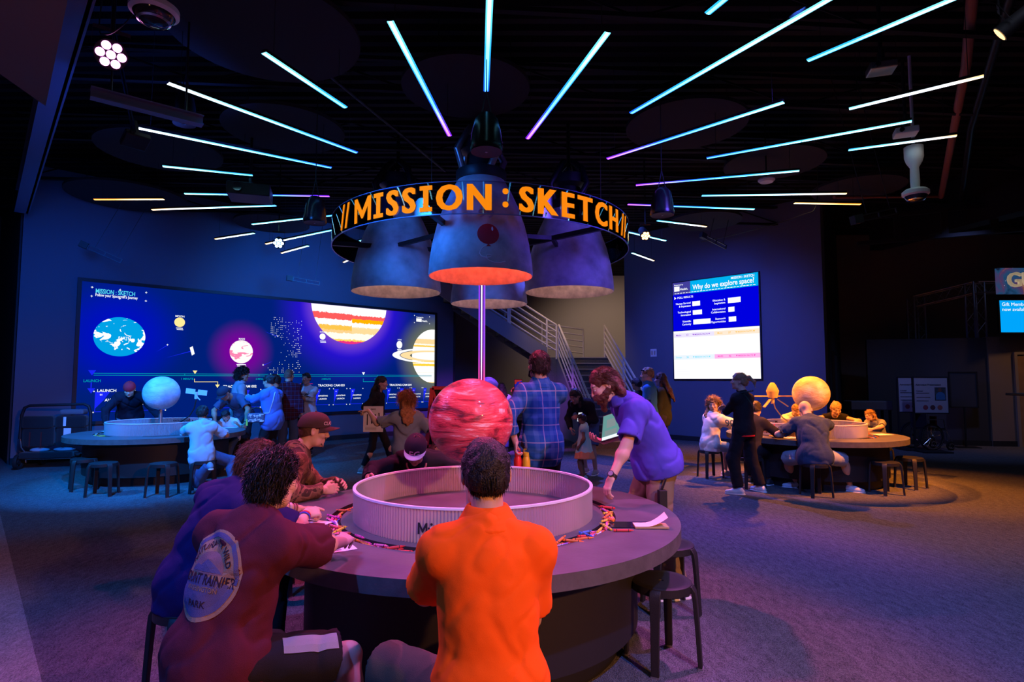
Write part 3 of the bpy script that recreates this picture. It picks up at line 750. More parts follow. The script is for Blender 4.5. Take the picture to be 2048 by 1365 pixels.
def planet_table(label, x, y, slots, front, back, badge=False):
    t = thing('activity_table', label, 'table', (x, y, 0), 0)
    mb = MB(); th = .08
    def arc_ring(r0, r1, z, a0=0, a1=2 * PI, n=96):
        mb.lathe([(r0, z), (r1, z)], n, a0=a0, a1=a1)
    arc_ring(.0001, SLOT0, ZT); arc_ring(SLOT1, R_TOP, ZT, n=128)
    cur = 0; gaps = []
    for a0, a1 in slots: gaps.append((a0, a1))
    rest = []; prev = gaps[-1][1] - 2 * PI
    for a0, a1 in gaps: rest.append((prev, a0)); prev = a1
    for a0, a1 in rest:
        if a1 - a0 > .01: mb.lathe([(SLOT0, ZT), (SLOT1, ZT)], 24, a0=a0, a1=a1)
    mb.lathe([(.9, ZT - th), (R_TOP, ZT - th)], 96)
    mb.build('tabletop', M['tabletop'], t)
    mb = MB(); mb.lathe([(R_TOP, ZT - th), (R_TOP + .001, ZT)], 128); mb.build('edge_band', M['tableedge'], t, True)
    for a0, a1 in slots:
        mb = MB(); mb.lathe([(SLOT0, ZT + .0005), (SLOT0 + .004, ZT - .02), (SLOT1 - .004, ZT - .02), (SLOT1, ZT + .0005)], 48, a0=a0, a1=a1)
        for aa in (a0, a1):
            c, s_ = math.cos(aa), math.sin(aa); mb.poly([(SLOT0 * c, SLOT0 * s_, ZT), (SLOT1 * c, SLOT1 * s_, ZT), (SLOT1 * c, SLOT1 * s_, ZT - .02), (SLOT0 * c, SLOT0 * s_, ZT - .02)])
        mb.build('crayon_tray', M['black'], t)
    mb = MB(); mb.lathe([(1.07, .15), (1.07, ZT - th), (.2, ZT - th)], 96); mb.lathe([(.95, .15), (1.07, .15)], 96); mb.build('base', M['tablebase'], t, True)
    mb = MB(); mb.lathe([(.96, 0), (.96, .15)], 96); mb.build('plinth', M['black'], t, True)
    nfl = 250; prof_r = [RR + .006, RR + .002, RR - .004, RR + .002]
    mb = MB(); vs, fs = [], []; n = nfl * 4
    for i in range(n):
        a = 2 * PI * i / n; r = prof_r[i % 4]
        for rr, z in ((r, ZT), (r, ZR - .012), (r - .007, ZR - .012), (r - .007, ZT)): vs.append((rr * math.cos(a), rr * math.sin(a), z))
    for i in range(n):
        i2 = (i + 1) % n
        fs += [(i * 4, i2 * 4, i2 * 4 + 1, i * 4 + 1), (i * 4 + 2, i2 * 4 + 2, i2 * 4 + 3, i * 4 + 3)]
    mb.add(vs, fs); rg = mb.build('acrylic_ring', M['fluted'], t, True)
    mb = MB(); mb.lathe([(RR + .009, ZR - .012), (RR + .009, ZR), (RR - .011, ZR), (RR - .011, ZR - .012)], 144, close=True); mb.build('ring_rim', M['rim'], rg, True)
    for txt, a0, a1, hh, zz in front: ring_text(txt, a0, a1, hh, zz, RR, M['ink'], rg, 'lettering', bold=.03, outw=-.010 if 140 < a1 < 230 else .010)
    if badge:
        for az, z, r in ((-13.2, .867, .0075), (-14.3, .845, .006)):
            a = math.radians(az); c = Vector((math.sin(a), -math.cos(a), 0)); s_ = Vector((math.cos(a), math.sin(a), 0))
            mb = MB(); mb.poly([tuple(c * (RR + .011) + s_ * r * math.cos(q * .39) + Vector((0, 0, z + r * math.sin(q * .39)))) for q in range(16)]); mb.build('logo_dot', M['ink'], rg)
        def plate(a0, a1, z0, z1, m, name, off):
            vs, fs = [], []
            for i in range(13):
                a = math.radians(a0 + (a1 - a0) * i / 12)
                for z in (z0, z1): vs.append(((RR + off) * math.sin(a), -(RR + off) * math.cos(a), z))
            fs = [(2 * i, 2 * i + 2, 2 * i + 3, 2 * i + 1) for i in range(12)]
            mb = MB(); mb.add(vs, fs); return mb.build(name, m, rg)
        plate(-13.7, 6, .768, .852, M['paper'], 'label_plate', .011)
        ring_text('MISSION', -13.1, -5, .011, .838, RR, M['ink'], rg, 'lettering', bold=.03, outw=.014)
        ring_text('SKETCH', -13.1, -4, .022, .812, RR, M['ink'], rg, 'lettering', bold=.03, outw=.014)
    return t
SL = [(math.radians(-78), math.radians(100 - 0)), (math.radians(112), math.radians(254))]
SLX = [(math.radians(-74), math.radians(70)), (math.radians(118), math.radians(254))]
T1 = planet_table('big round slate table nearest the camera with red planet and pink-lit fluted ring', *TABLES['red'], SLX, [('M', -19.0, -14.9, .062, .842), ('Marte', 172, 184, .045, .905)], None, True)
planet_table('round slate table under blue light at left with blue planet', *TABLES['blue'], SLX, [('Misión a Neptuno', 150, 196, .05, .90)], None)
planet_table('round slate table under amber light at right with golden planet', *TABLES['amber'], SLX, [('Misión a la Luna', -112, -45, .05, .862), ('Moon', 198, 212, .045, .905)], None)
planet_table('round table under violet light at the back, mostly hidden behind the red planet', *TABLES['violet'], SLX, [], None)

# ------------------------------------------------------------------ planets
def planet_mat(name, stops, scale=2.5, stretch=(1, 1, 3.5), detail=7, dist=.6, rough=.45, bump=.3, coat=.25, rot=(0, 0, 0)):
    m = mat(name, (.5, .5, .5), rough, coat=coat)
    nt = m.node_tree; b = nt.nodes['Principled BSDF']
    tc = nt.nodes.new('ShaderNodeTexCoord'); mp = nt.nodes.new('ShaderNodeMapping'); mp.inputs['Scale'].default_value = stretch; mp.inputs['Rotation'].default_value = rot
    n = node(nt, 'ShaderNodeTexNoise', Scale=scale, Detail=float(detail), Roughness=.62, Distortion=dist)
    r = ramp(nt, stops)
    nt.links.new(tc.outputs['Object'], mp.inputs[0]); nt.links.new(mp.outputs[0], n.inputs['Vector']); nt.links.new(n.outputs['Fac'], r.inputs['Fac'])
    nt.links.new(r.outputs['Color'], b.inputs['Base Color'])
    n2 = node(nt, 'ShaderNodeTexNoise', Scale=26.0, Detail=4.0); bp = nt.nodes.new('ShaderNodeBump'); bp.inputs['Strength'].default_value = bump; bp.inputs['Distance'].default_value = .02
    nt.links.new(mp.outputs[0], n2.inputs['Vector']); nt.links.new(n2.outputs['Fac'], bp.inputs['Height']); nt.links.new(bp.outputs[0], b.inputs['Normal'])
    return m
PM = {'red': planet_mat('painted_red_planet', [(.36, (.09, .014, .02)), (.42, (.30, .03, .04)), (.47, (.66, .06, .08)), (.56, (.78, .13, .14)), (.61, (.86, .55, .52)), (.70, (.92, .8, .76))], 2.3, (1, 1, 4.6), 10, 1.1, .36, .3, .5),
      'blue': planet_mat('painted_pale_blue_planet', [(.3, (.28, .42, .62)), (.5, (.5, .64, .76)), (.68, (.75, .84, .9))], 2.4, (1, 1, 2.4), rot=(.4, .3, 0)),
      'amber': planet_mat('painted_cratered_moon', [(.3, (.40, .28, .14)), (.48, (.72, .56, .34)), (.66, (.92, .84, .66))], 3.0, (1, 1, 2.2), rot=(.2, .1, 0)),
      'violet': planet_mat('painted_violet_planet', [(.32, (.2, .15, .45)), (.5, (.42, .3, .7)), (.66, (.8, .78, .9))], 2.6, (1, 1, 1.6), rot=(.9, 0, 0))}
PLAB = {'red': 'red banded planet globe over the nearest table', 'blue': 'pale blue planet globe on a short post over the left table', 'amber': 'golden cratered planet globe over the right table', 'violet': 'violet marbled planet globe at the back, peeking over the red planet'}
PZ = {'red': 1.372, 'blue': 1.425, 'amber': 1.425, 'violet': 1.44}
for k in ('red', 'blue', 'amber', 'violet'):
    x, y = TABLES[k]
    t = thing('planet_globe', PLAB[k], 'planet model', (x + (-.025 if k == 'red' else 0), y, ZT + .001), 0, None)
    mb = MB(); mb.sphere((0, 0, 0), .287, 64, 40); o = mb.build('globe', PM[k], t, True, loc=(0, 0, PZ[k] - ZT), angle=180)
    mb = MB(); mb.cyl((0, 0, 0), .028, PZ[k] - ZT - .27, 20); mb.cyl((0, 0, 0), .075, .012, 28); mb.build('post', M['steel'], t, True)

def satellite(label, x, y, path, kind, m):
    t = thing('satellite_model', label, 'spacecraft model', (x, y, ZT + .001))
    mb = MB(); mb.tube(path, .011, 8); mb.cyl((path[0][0], path[0][1], 0), .03, .01, 16); mb.build('gooseneck', M['dark_metal'] if kind == 'panels' else m, t, True)
    e = Vector(path[-1])
    if kind == 'panels':
        mb = MB(); mb.tube([e + Vector((-.005, 0, -.06)), e + Vector((0, 0, .06))], [.026, .03], 14); mb.tube([e + Vector((0, -.02, 0)), e + Vector((.09, -.04, -.08))], .010, 8); mb.build('body', m, t, True)
        for sx in (-1, 1):
            mb = MB(); mb.box(e + Vector((sx * .105, 0, .06 - sx * .012)), (.16, .012, .09), R=Matrix.Rotation(.12, 3, 'Y')); mb.build('solar_panel', m, t)
    else:
        mb = MB(); mb.lathe([(.001, -.06), (.075, -.06), (.10, .04), (.105, .06), (.06, .16), (.03, .20), (.001, .205)], 28, e); mb.build('body', m, t, True)
        mb = MB(); mb.tube([e - Vector((0, 0, .05)), e - Vector((0, 0, .16))], .03, 14); mb.build('thruster', m, t, True)
        for a, dz, L in ((-2.9, 0.0, .32), (-.25, 0.0, .32), (-2.2, -.16, .30), (-.85, -.16, .30)):
            d = Vector((math.cos(a), math.sin(a) * .4, dz / .3)).normalized()
            mb = MB(); mb.bar(e + d * .09 - Vector((0, 0, .03)), e + d * L - Vector((0, 0, .03)), .045, .02); mb.build('solar_panel', m, t)
M['model_blue'] = mat('pale_grey_model_plastic', (.55, .62, .66), .5, bump=.03); M['model_gold'] = mat('yellow_model_plastic', (.80, .56, .20), .5, bump=.03)
satellite('spacecraft model with two flat solar panels beside the blue planet', -5.86, 10.15, [(0, 0, 0), (.0, 0, .08), (.1, 0, .16), (.25, 0, .26), (.33, 0, .4), (.36, 0, .55), (.36, 0, .62)], 'panels', M['model_blue'])
satellite('golden spacecraft model with four thin arms on a gooseneck beside the golden planet', 4.98, 10.1, [(0, 0, 0), (-.02, 0, .06), (-.14, 0, .13), (-.3, 0, .24), (-.42, 0, .4), (-.46, 0, .55), (-.46, 0, .64)], 'probe', M['model_gold'])

# ------------------------------------------------------------------ crayons
CC = {'red': (.75, .03, .03), 'orange': (.95, .22, .02), 'yellow': (.95, .70, .05), 'pink': (.95, .18, .42), 'magenta': (.75, .04, .35), 'purple': (.30, .10, .60), 'blue': (.06, .20, .70), 'green': (.08, .45, .16), 'white': (.85, .82, .80), 'black': (.03, .03, .03), 'brown': (.30, .12, .06)}
CRM = {k: mat('wax_' + k, v, .5, bump=.04) for k, v in CC.items()}
CRW = {k: mat('wrapper_' + k, tuple(min(1, c * .8 + .04) for c in v), .75, bump=.04) for k, v in CC.items()}
CRP = {}
def crayon(color, x, y, z, rz, tilt, label, group, small=False):
    if color not in CRP:
        t = thing('crayon', label, 'crayon', (x, y, z), rz, group); r = .0068
        mb = MB(); mb.tube([(-.058, 0, 0), (-.05, 0, 0), (.038, 0, 0), (.0385, 0, 0), (.045, 0, 0), (.046, 0, 0), (.06, 0, 0)], [r, r, r, r * .8, r * .8, r * .55, r * .25], 8); mb.build('wax', CRM[color], t, True)
        mb = MB(); mb.tube([(-.046, 0, 0), (.034, 0, 0)], r * 1.08, 8); w = mb.build('wrapper', CRW[color], t, True)
        mb = MB()
        for q in (-.041, .029): mb.tube([(q - .002, 0, 0), (q + .002, 0, 0)], r * 1.11, 8)
        mb.build('wrapper_band', M['ink'], w, True)
        CRP[color] = t
    else:
        t = copy_tree(CRP[color]); t.location = (x, y, z)
        tag(t, label, None, group)
    t.rotation_euler = (0, tilt, rz)
    return t
def fill_tray(tk, a0, a1, n, cols, side, group):
    x0, y0 = TABLES[tk]
    for i in range(n):
        a = math.radians(a0 + (a1 - a0) * (i + rnd.uniform(-.2, .2)) / n); r = rnd.uniform(SLOT0 + .02, SLOT1 - .014)
        lvl = 0 if i % 3 else rnd.choice((0, 1, 1, 2))
        z = ZT - .0128 + lvl * .0135
        c = rnd.choice(cols)
        th_ = a + PI / 2 + rnd.gauss(0, .2 + .30 * (lvl > 0))
        tl = rnd.uniform(-.16, .16) * (lvl > 0)
        crayon(c, x0 + r * math.cos(a), y0 + r * math.sin(a), z, th_, tl, '%s crayon lying in %s' % (c, side), group)
mix1 = ['pink', 'pink', 'orange', 'yellow', 'red', 'magenta', 'purple', 'yellow', 'orange', 'white', 'pink', 'blue']
fill_tray('red', 186, 228, 62, mix1, 'the left crayon tray of the nearest table', 'crayons in the left tray of the nearest table')
fill_tray('red', 228, 252, 12, ['pink', 'red', 'orange', 'magenta'], 'the left crayon tray of the nearest table', 'crayons in the left tray of the nearest table')
fill_tray('red', 150, 186, 12, ['orange', 'yellow', 'red'], 'the left crayon tray of the nearest table', 'crayons in the left tray of the nearest table')
fill_tray('red', -42, 8, 66, mix1 + ['orange', 'red'], 'the right crayon tray of the nearest table', 'crayons in the right tray of the nearest table')
fill_tray('red', -72, -42, 20, ['orange', 'red', 'orange', 'purple', 'white'], 'the right crayon tray of the nearest table', 'crayons in the right tray of the nearest table')
fill_tray('blue', 195, 252, 16, ['white', 'orange', 'green', 'yellow', 'blue'], 'the tray of the blue-lit table', 'crayons in the trays of the blue-lit table')
fill_tray('blue', -70, 20, 18, ['white', 'yellow', 'green', 'red'], 'the tray of the blue-lit table', 'crayons in the trays of the blue-lit table')
fill_tray('amber', -70, 10, 20, ['red', 'orange', 'yellow', 'green', 'blue'], 'the tray of the amber-lit table', 'crayons in the trays of the amber-lit table')
fill_tray('amber', 205, 252, 8, ['red', 'blue', 'yellow'], 'the tray of the amber-lit table', 'crayons in the trays of the amber-lit table')
crayon('red', .655, 3.475, ZT + .0078, .0, 0, 'long red crayon lying alone on the table beside the note pad', None)
CRP['red'] = CRP['red']
crayon('blue', .425, 3.385, ZT + .0078, -.95, 0, 'blue crayon lying on the tabletop just outside the right tray', None)

# ------------------------------------------------------------------ papers on the tables
def sheet(name, label, x, y, rz, w, h, lines=True, cat='worksheet', group=None, z=ZT, title='MARS'):
    t = thing(name, label, cat, (x, y, z + .001), rz, group)
    mb = MB(); n = 6
    vs = [(-w / 2 + w * i / n, -h / 2 + h * j / n, .002 * math.sin(i * 1.1) * math.cos(j) * .5 + .0015) for i in range(n + 1) for j in range(n + 1)]
    mb.add(vs, [(i * (n + 1) + j, (i + 1) * (n + 1) + j, (i + 1) * (n + 1) + j + 1, i * (n + 1) + j + 1) for i in range(n) for j in range(n)])
    mb.build('page', M['paper'], t, True)
    if lines:
        mb = MB()
        for k in range(4): mb.box((-w * .3 + k * w * .2, -h * .02 + (k % 2) * h * .05, .0032), (w * .055, h * .42, .0006), .08 * (k % 2))
        for k in range(3): mb.box((-w * .12, -h * (.32 + k * .05), .0032), (w * .55, .004, .0006))
        add_text(mb, title, Matrix.Translation((0, h * .38, .0036)), .032, bold=.03)
        mb.build('print', M['ink'], t)
    return t
sheet('worksheet', 'printed worksheet under the hand of the boy in the maroon shirt', -.985, 3.19, .55, .22, .30, title='ROVER')
sheet('worksheet', 'printed worksheet in front of the boy in the dark purple shirt', -1.30, 3.66, 1.15, .22, .30, title='ORBIT')
sheet('worksheet', 'white sheet by the drawing hand at the near left edge of the amber-lit table', 4.30, 9.02, .4, .28, .22)
sheet('worksheet', 'white sheet in front of the sleeping toddler at the amber-lit table', 6.02, 9.55, .3, .30, .24, False)
sheet('worksheet', 'white sheet under the small child at the far side of the blue-lit table', -5.30, 10.92, .5, .30, .24, False)
sheet('worksheet', 'blue-lit sheet at the far left rim of the blue-lit table', -6.98, 10.2, 1.0, .28, .2, False)
sheet('worksheet', 'pale sheet at the right rim of the blue-lit table', -4.95, 9.75, -.4, .2, .28, False)
t = thing('note_pad', 'cream note pad with a curled top page and dark cover on the nearest table', 'note pad', (.80, 3.60, ZT + .001), -.03)
mb = MB(); mb.box((-.07, .02, .003), (.26, .14, .005)); mb.build('cover', M['glass_dark'], t, bevel=.001)
mb = MB(); mb.box((.04, -.02, .008), (.20, .10, .010)); mb.build('pages', mat('kraft_page_edges', (.5, .36, .18), .8, bump=.1), t)
mb = MB(); vs = []
for i in range(11):
    for j in range(5):
        u = i / 10; vs.append((-.06 + .20 * u - .006 * max(0, u - .6), -.07 + .10 * j / 4 + .03 * max(0, u - .5), .0145 + .075 * max(0, u - .35) ** 1.7 * (1 + .25 * j / 4) * 1.4))
mb.add(vs, [(i * 5 + j, (i + 1) * 5 + j, (i + 1) * 5 + j + 1, i * 5 + j + 1) for i in range(10) for j in range(4)])
mb.build('curled_page', mat('cream_paper', (.86, .76, .55), .8, bump=.03), t, True)

# ------------------------------------------------------------------ stools
SEATZ = .47
def stool(label, x, y, rz):
    t = thing('stool', label, 'stool', (x, y, 0), rz, 'black bentwood stools')
    mb = MB(); mb.lathe([(.014, SEATZ - .012), (.016, SEATZ - .006), (.07, SEATZ - .006), (.13, SEATZ - .002), (.168, SEATZ), (.176, SEATZ - .006), (.176, SEATZ - .05), (.165, SEATZ - .055), (.014, SEATZ - .05), (.014, SEATZ - .012)], 48)
    mb.build('seat', M['black'], t, True)
    for k in range(4):
        a = PI / 4 + k * PI / 2; c, s_ = math.cos(a), math.sin(a)
        pr = [(.115, .452), (.15, .456), (.172, .448), (.187, .425), (.192, .39), (.200, .28), (.208, .14), (.216, .0)]
        mb = MB(); mb.strap([(r * c, r * s_, z) for r, z in pr], [.06, .062, .064, .062, .058, .05, .046, .044], .024, (-s_, c, 0))
        l = mb.build('leg', M['black'], t, True, bevel=.003, angle=60)
        mb = MB(); mb.box((.216 * c, .216 * s_, .004), (.03, .046, .008), a); mb.build('foot_glide', M['steel'], l)
    return t
ST0 = stool('black stool standing empty at the near right of the red-planet table', .885, 3.53, .35)
def stool_copy(label, x, y, rz):
    t = copy_tree(ST0); t.location = (x, y, 0); t.rotation_euler = (0, 0, rz); t['label'] = label
STOOLS = [('black stool half hidden under the table edge behind the empty right-hand stool', 1.14, 4.30, .1),
          ('black stool under the man in the orange polo shirt', -.08, 2.06, .2), ('black stool under the boy in the maroon shirt', -1.15, 2.36, .5),
          ('black stool under the boy in the dark purple shirt', -1.70, 3.16, .9), ('black stool under the man in the brown camouflage hoodie', -1.88, 4.62, .3),
          ('black stool under the child in the white-brimmed cap', -.83, 5.66, .0), ('black stool under the crouching figure behind the red planet', -.80, 6.5, .2),
          ('black stool standing empty at the left end of the blue-lit table', -5.86, 8.42, .25), ('black stool standing empty in front of the blue-lit table drum', -4.98, 8.38, .05),
          ('black stool half hidden behind the left empty stool, by the stroller', -6.45, 8.85, .7), ('black stool under the boy in the pale tee shirt', -4.56, 8.68, .4),
          ('black stool under the girl in the baseball jersey', 3.36, 9.95, .2), ('black stool beneath the seated drawer, behind the standing woman in black', 3.66, 9.02, .1),
          ('black stool under the bald man in the navy polo', 4.32, 8.36, .1), ('black stool nearest of two empty ones at the right end of the amber-lit table', 5.42, 8.52, .15), ('black stool behind the other empty stool at far right', 6.10, 9.0, .5),
          ('black stool under the small child at the blue-lit table', -5.30, 11.55, .3), ('black stool under the child in white behind the golden planet', 5.35, 11.25, .3),
          ('black stool under the toddler at the far right of the amber-lit table', 6.50, 10.35, .3), ('black stool under the blond woman in the tank top', 6.15, 11.15, .3)]
for s_ in STOOLS: stool_copy(*s_)
# ------------------------------------------------------------------ video wall
def emis_tex(name, build, strength=1.0):
    """emissive screen picture: build(nt, object-coordinate socket) returns a colour socket"""
    m = bpy.data.materials.new(name); m.use_nodes = True; nt = m.node_tree; nt.nodes.remove(nt.nodes['Principled BSDF'])
    tc = nt.nodes.new('ShaderNodeTexCoord'); e = nt.nodes.new('ShaderNodeEmission'); e.inputs[1].default_value = strength
    nt.links.new(build(nt, tc.outputs['Object']), e.inputs[0]); nt.links.new(e.outputs[0], nt.nodes['Material Output'].inputs[0])
    return m
def mixc(nt, fac, a, b):
    mx = nt.nodes.new('ShaderNodeMix'); mx.data_type = 'RGBA'
    if isinstance(fac, float): mx.inputs[0].default_value = fac
    else: nt.links.new(fac, mx.inputs[0])
    for i, c in ((6, a), (7, b)):
        if isinstance(c, tuple): mx.inputs[i].default_value = (*c, 1)
        else: nt.links.new(c, mx.inputs[i])
    return mx.outputs[2]
def radial(nt, vec, c, r0, r1):
    """1 inside r0 falling to 0 at r1 about point c"""
    sb = nt.nodes.new('ShaderNodeVectorMath'); sb.operation = 'DISTANCE'; nt.links.new(vec, sb.inputs[0]); sb.inputs[1].default_value = c
    mr = nt.nodes.new('ShaderNodeMapRange'); mr.interpolation_type = 'SMOOTHSTEP'
    mr.inputs[1].default_value = r0; mr.inputs[2].default_value = r1; mr.inputs[3].default_value = 1; mr.inputs[4].default_value = 0
    nt.links.new(sb.outputs['Value'], mr.inputs[0]); return mr.outputs[0]

VW0 = Vector((-9.03, 12.06, 0)); VWA = math.atan2(.6938, .7202); VL, VZ0, VZ1 = 9.11, .785, 3.72
vw = thing('video_wall', 'huge blue planetarium style video wall showing planets and a launch timeline', 'video wall', VW0 + Vector((.6938, -.7202, 0)) * .012, VWA)
M['bezel'] = mat('black_screen_bezel', (.012, .013, .018), .5, bump=.03)
mb = MB()
for c, s_ in (((VL / 2, 0, VZ1 + .035), (VL + .14, .09, .07)), ((VL / 2, 0, VZ0 - .035), (VL + .14, .09, .07)), ((-.035, 0, (VZ0 + VZ1) / 2), (.07, .09, VZ1 - VZ0)), ((VL + .035, 0, (VZ0 + VZ1) / 2), (.07, .09, VZ1 - VZ0))): mb.box(c, s_)
mb.build('bezel', M['bezel'], vw)
def vw_bg(nt, v):
    col = (.0, .012, .17)
    out = mixc(nt, radial(nt, v, (.7, 0, 2.6), .3, 1.5), col, (.0, .004, .48))
    out = mixc(nt, radial(nt, v, (3.25, 0, 2.35), .2, .85), out, (.17, .0, .30))
    out = mixc(nt, radial(nt, v, (6.15, 0, 3.7), 1.1, 2.3), out, (.02, .004, .62))
    out = mixc(nt, radial(nt, v, (6.15, 0, 3.75), 1.0, 1.5), out, (.16, .05, .55))
    out = mixc(nt, radial(nt, v, (9.1, 0, 2.4), .7, 1.5), out, (.12, .14, .10))
    return out
mb = MB(); mb.box((VL / 2, .005, (VZ0 + VZ1) / 2), (VL, .03, VZ1 - VZ0)); mb.build('panel', emis_tex('screen_space_blue', vw_bg, 1.0), vw)
SY = -.0125
G = dict(white=glow('screen_white', (.92, .95, 1), 1.0), cyan=glow('screen_cyan', (.10, .75, .95), .9), teal=glow('screen_teal', (.0, .42, .55), .7), red=glow('screen_red', (.75, .01, .12), .8), blue=glow('screen_blue', (.01, .02, .95), .9), peach=glow('screen_peach', (1, .72, .36), .95), gold=glow('screen_gold', (1, .55, .05), .9), yellow=glow('screen_yellow', (1, .78, .3), 1.0), pink=glow('screen_pink', (1, .05, .55), .9), purple=glow('screen_purple', (.3, .0, .75), .8))
def disc_pts(cx, cz, rx, rz, n=72, zmax=9, xmax=99):
    return [(min(cx + rx * math.cos(2 * PI * i / n), xmax), SY, min(cz + rz * math.sin(2 * PI * i / n), zmax)) for i in range(n)]
def disc(name, cx, cz, rx, rz, m, parent, zmax=9, xmax=99, dy=0.0, lab=None):
    mb = MB(); mb.poly([(p[0] - cx, p[1] + dy - SY, p[2] - cz) for p in disc_pts(cx, cz, rx, rz, zmax=zmax, xmax=xmax)])
    o = mb.build(name, m, parent, loc=(cx, SY, cz))
    if lab: o['label'] = lab
    return o
def thresh(sc, stretch, th, c0, c1, detail=4., dist=.5, rough=.5):
    def f(nt, v):
        mp = nt.nodes.new('ShaderNodeMapping'); mp.inputs['Scale'].default_value = stretch; nt.links.new(v, mp.inputs[0])
        n = node(nt, 'ShaderNodeTexNoise', Scale=sc, Detail=detail, Distortion=dist, Roughness=rough); nt.links.new(mp.outputs[0], n.inputs['Vector'])
        r = ramp(nt, [(0, c0), (th, c1)], 'CONSTANT'); nt.links.new(n.outputs['Fac'], r.inputs['Fac']); return r.outputs[0]
    return f
WHT = (.95, .95, .97)
disc('earth_picture', .715, 2.585, .475, .425, emis_tex('screen_earth', thresh(3.3, (1, 1, 1.7), .56, (.0, .33, .72), WHT, 3., 1.4)), vw, lab='blue and white earth picture')
disc('mars_picture', 3.245, 2.345, .275, .285, emis_tex('screen_mars', thresh(2.6, (1, 1, 3.4), .55, (1.0, .90, .88), (1.0, .22, .42), 3., 1.0)), vw, lab='white and pink mars picture')
def jup(nt, v):
    sp = nt.nodes.new('ShaderNodeSeparateXYZ'); nt.links.new(v, sp.inputs[0])
    n = node(nt, 'ShaderNodeTexNoise', Scale=13.0, Detail=6.0, Roughness=.7); mp = nt.nodes.new('ShaderNodeMapping'); mp.inputs['Scale'].default_value = (1, 1, 1.4); nt.links.new(v, mp.inputs[0]); nt.links.new(mp.outputs[0], n.inputs['Vector'])
    w = math_node(nt, 'MULTIPLY_ADD', n.outputs['Fac'], .17, sp.outputs['Z'])
    w = math_node(nt, 'MULTIPLY_ADD', w, 1 / 1.4, (1.4 - .085) / 1.4)
    r = ramp(nt, [(0, (.8, .03, .2)), (.24, (1, .62, .10)), (.27, (1, .93, .80)), (.40, (1, .60, .25)), (.455, (1, .52, .07)), (.55, WHT), (.665, (1, .10, .10)), (.79, WHT), (.985, (1, .25, .03))], 'CONSTANT')
    r2 = ramp(nt, [(0, (.8, .03, .2)), (.24, (1, .62, .10)), (.27, (1, .93, .80)), (.40, (1, .66, .30)), (.50, (1, .70, .36)), (.53, WHT), (.62, (1, .42, .0)), (.70, (1, .10, .10)), (.77, WHT), (.985, (1, .25, .03))], 'CONSTANT')
    nt.links.new(w, r.inputs['Fac']); nt.links.new(w, r2.inputs['Fac'])
    side = math_node(nt, 'GREATER_THAN', sp.outputs['X'], .05)
    return mixc(nt, side, r.outputs[0], r2.outputs[0])
disc('jupiter_picture', 6.17, 3.80, 1.165, 1.14, emis_tex('screen_jupiter', jup), vw, zmax=VZ1 - .005, lab='giant red banded planet picture cut by the screen top')
def sat(nt, v):
    sp = nt.nodes.new('ShaderNodeSeparateXYZ'); nt.links.new(v, sp.inputs[0])
    n = node(nt, 'ShaderNodeTexNoise', Scale=14.0, Detail=3.0); nt.links.new(v, n.inputs['Vector'])
    w = math_node(nt, 'MULTIPLY_ADD', n.outputs['Fac'], .03, sp.outputs['Z']); w = math_node(nt, 'MULTIPLY_ADD', w, 1 / 1.7, .5)
    r = ramp(nt, [(0, (1, .7, .32)), (.03, WHT), (.20, (1, .75, .45)), (.205, WHT), (.32, (1, .62, .05)), (.36, WHT), (.375, (1, .62, .05)), (.41, WHT), (.67, (1, .6, .1)), (.70, (1, .9, .8)), (.73, (1, .66, .32)), (.82, WHT)], 'CONSTANT')
    nt.links.new(w, r.inputs['Fac']); return r.outputs[0]
sa = disc('saturn_picture', 9.06, 2.40, .80, .845, emis_tex('screen_saturn', sat), vw, xmax=VL - .005, lab='yellow ringed planet picture cut by the right screen edge')
for rx, rz, m, dy in ((1.50, .235, G['white'], -.001), (1.22, .175, G['peach'], -.002)):
    mb = MB(); n = 40; vs = []
    for i in range(n + 1):
        a = PI * .36 + (PI * 1.28) * i / n
        for k in (1.0, .83 if m == G['white'] else .72): vs.append((min(rx * k * math.cos(a), .04), dy * 2, rz * k * math.sin(a)))
    vs = [(x, y, z) for x, y, z in vs]
    mb.add(vs, [(2 * i, 2 * i + 1, 2 * i + 3, 2 * i + 2) for i in range(n)]); mb.build('planet_ring', m, sa, loc=(0, 0, 0))
for nm, cx, cz, rx, rz in (('moon', 1.86, 2.98, .11, .11), ('moon', 5.35, 2.83, .085, .085), ('moon', 7.80, 2.71, .10, .115)):
    disc(nm + '_picture', cx, cz, rx, rz, G['yellow'] if cx < 2 else G['white'], vw, dy=-.002)
# writing and timeline on the wall
XZ = Matrix(((1, 0, 0, 0), (0, 0, -1, 0), (0, 1, 0, 0), (0, 0, 0, 1)))
def vtext(mb, s, x, z, size, bold=.03, align='LEFT', y=SY - .003, sx=1.0):
    add_text(mb, s, Matrix.Translation((x, y, z)) @ XZ @ Matrix.Diagonal((sx, 1, 1, 1)), size, bold=bold, align=align)
def rect(mb, x0, z0, x1, z1, y=SY - .002): mb.poly([(x0, y, z0), (x1, y, z0), (x1, y, z1), (x0, y, z1)])
mb = MB()
vtext(mb, 'MISSION : SKETCH', .24, 3.535, .135, .035, sx=.62 * 1.05); mb.build('title', G['cyan'], vw)
mb = MB(); vtext(mb, "Follow your Spacecraft's Journey", .24, 3.455, .088, .028, sx=.66)
def plus(x, z, r=.022):
    rect(mb, x - r, z - .005, x + r, z + .005); rect(mb, x - .005, z - r, x + .005, z + r)
for x, z in ((.18, 3.61), (.68, 3.605), (1.17, 3.60), (.18, 3.42), (.68, 3.415), (1.17, 3.41)): plus(x, z)
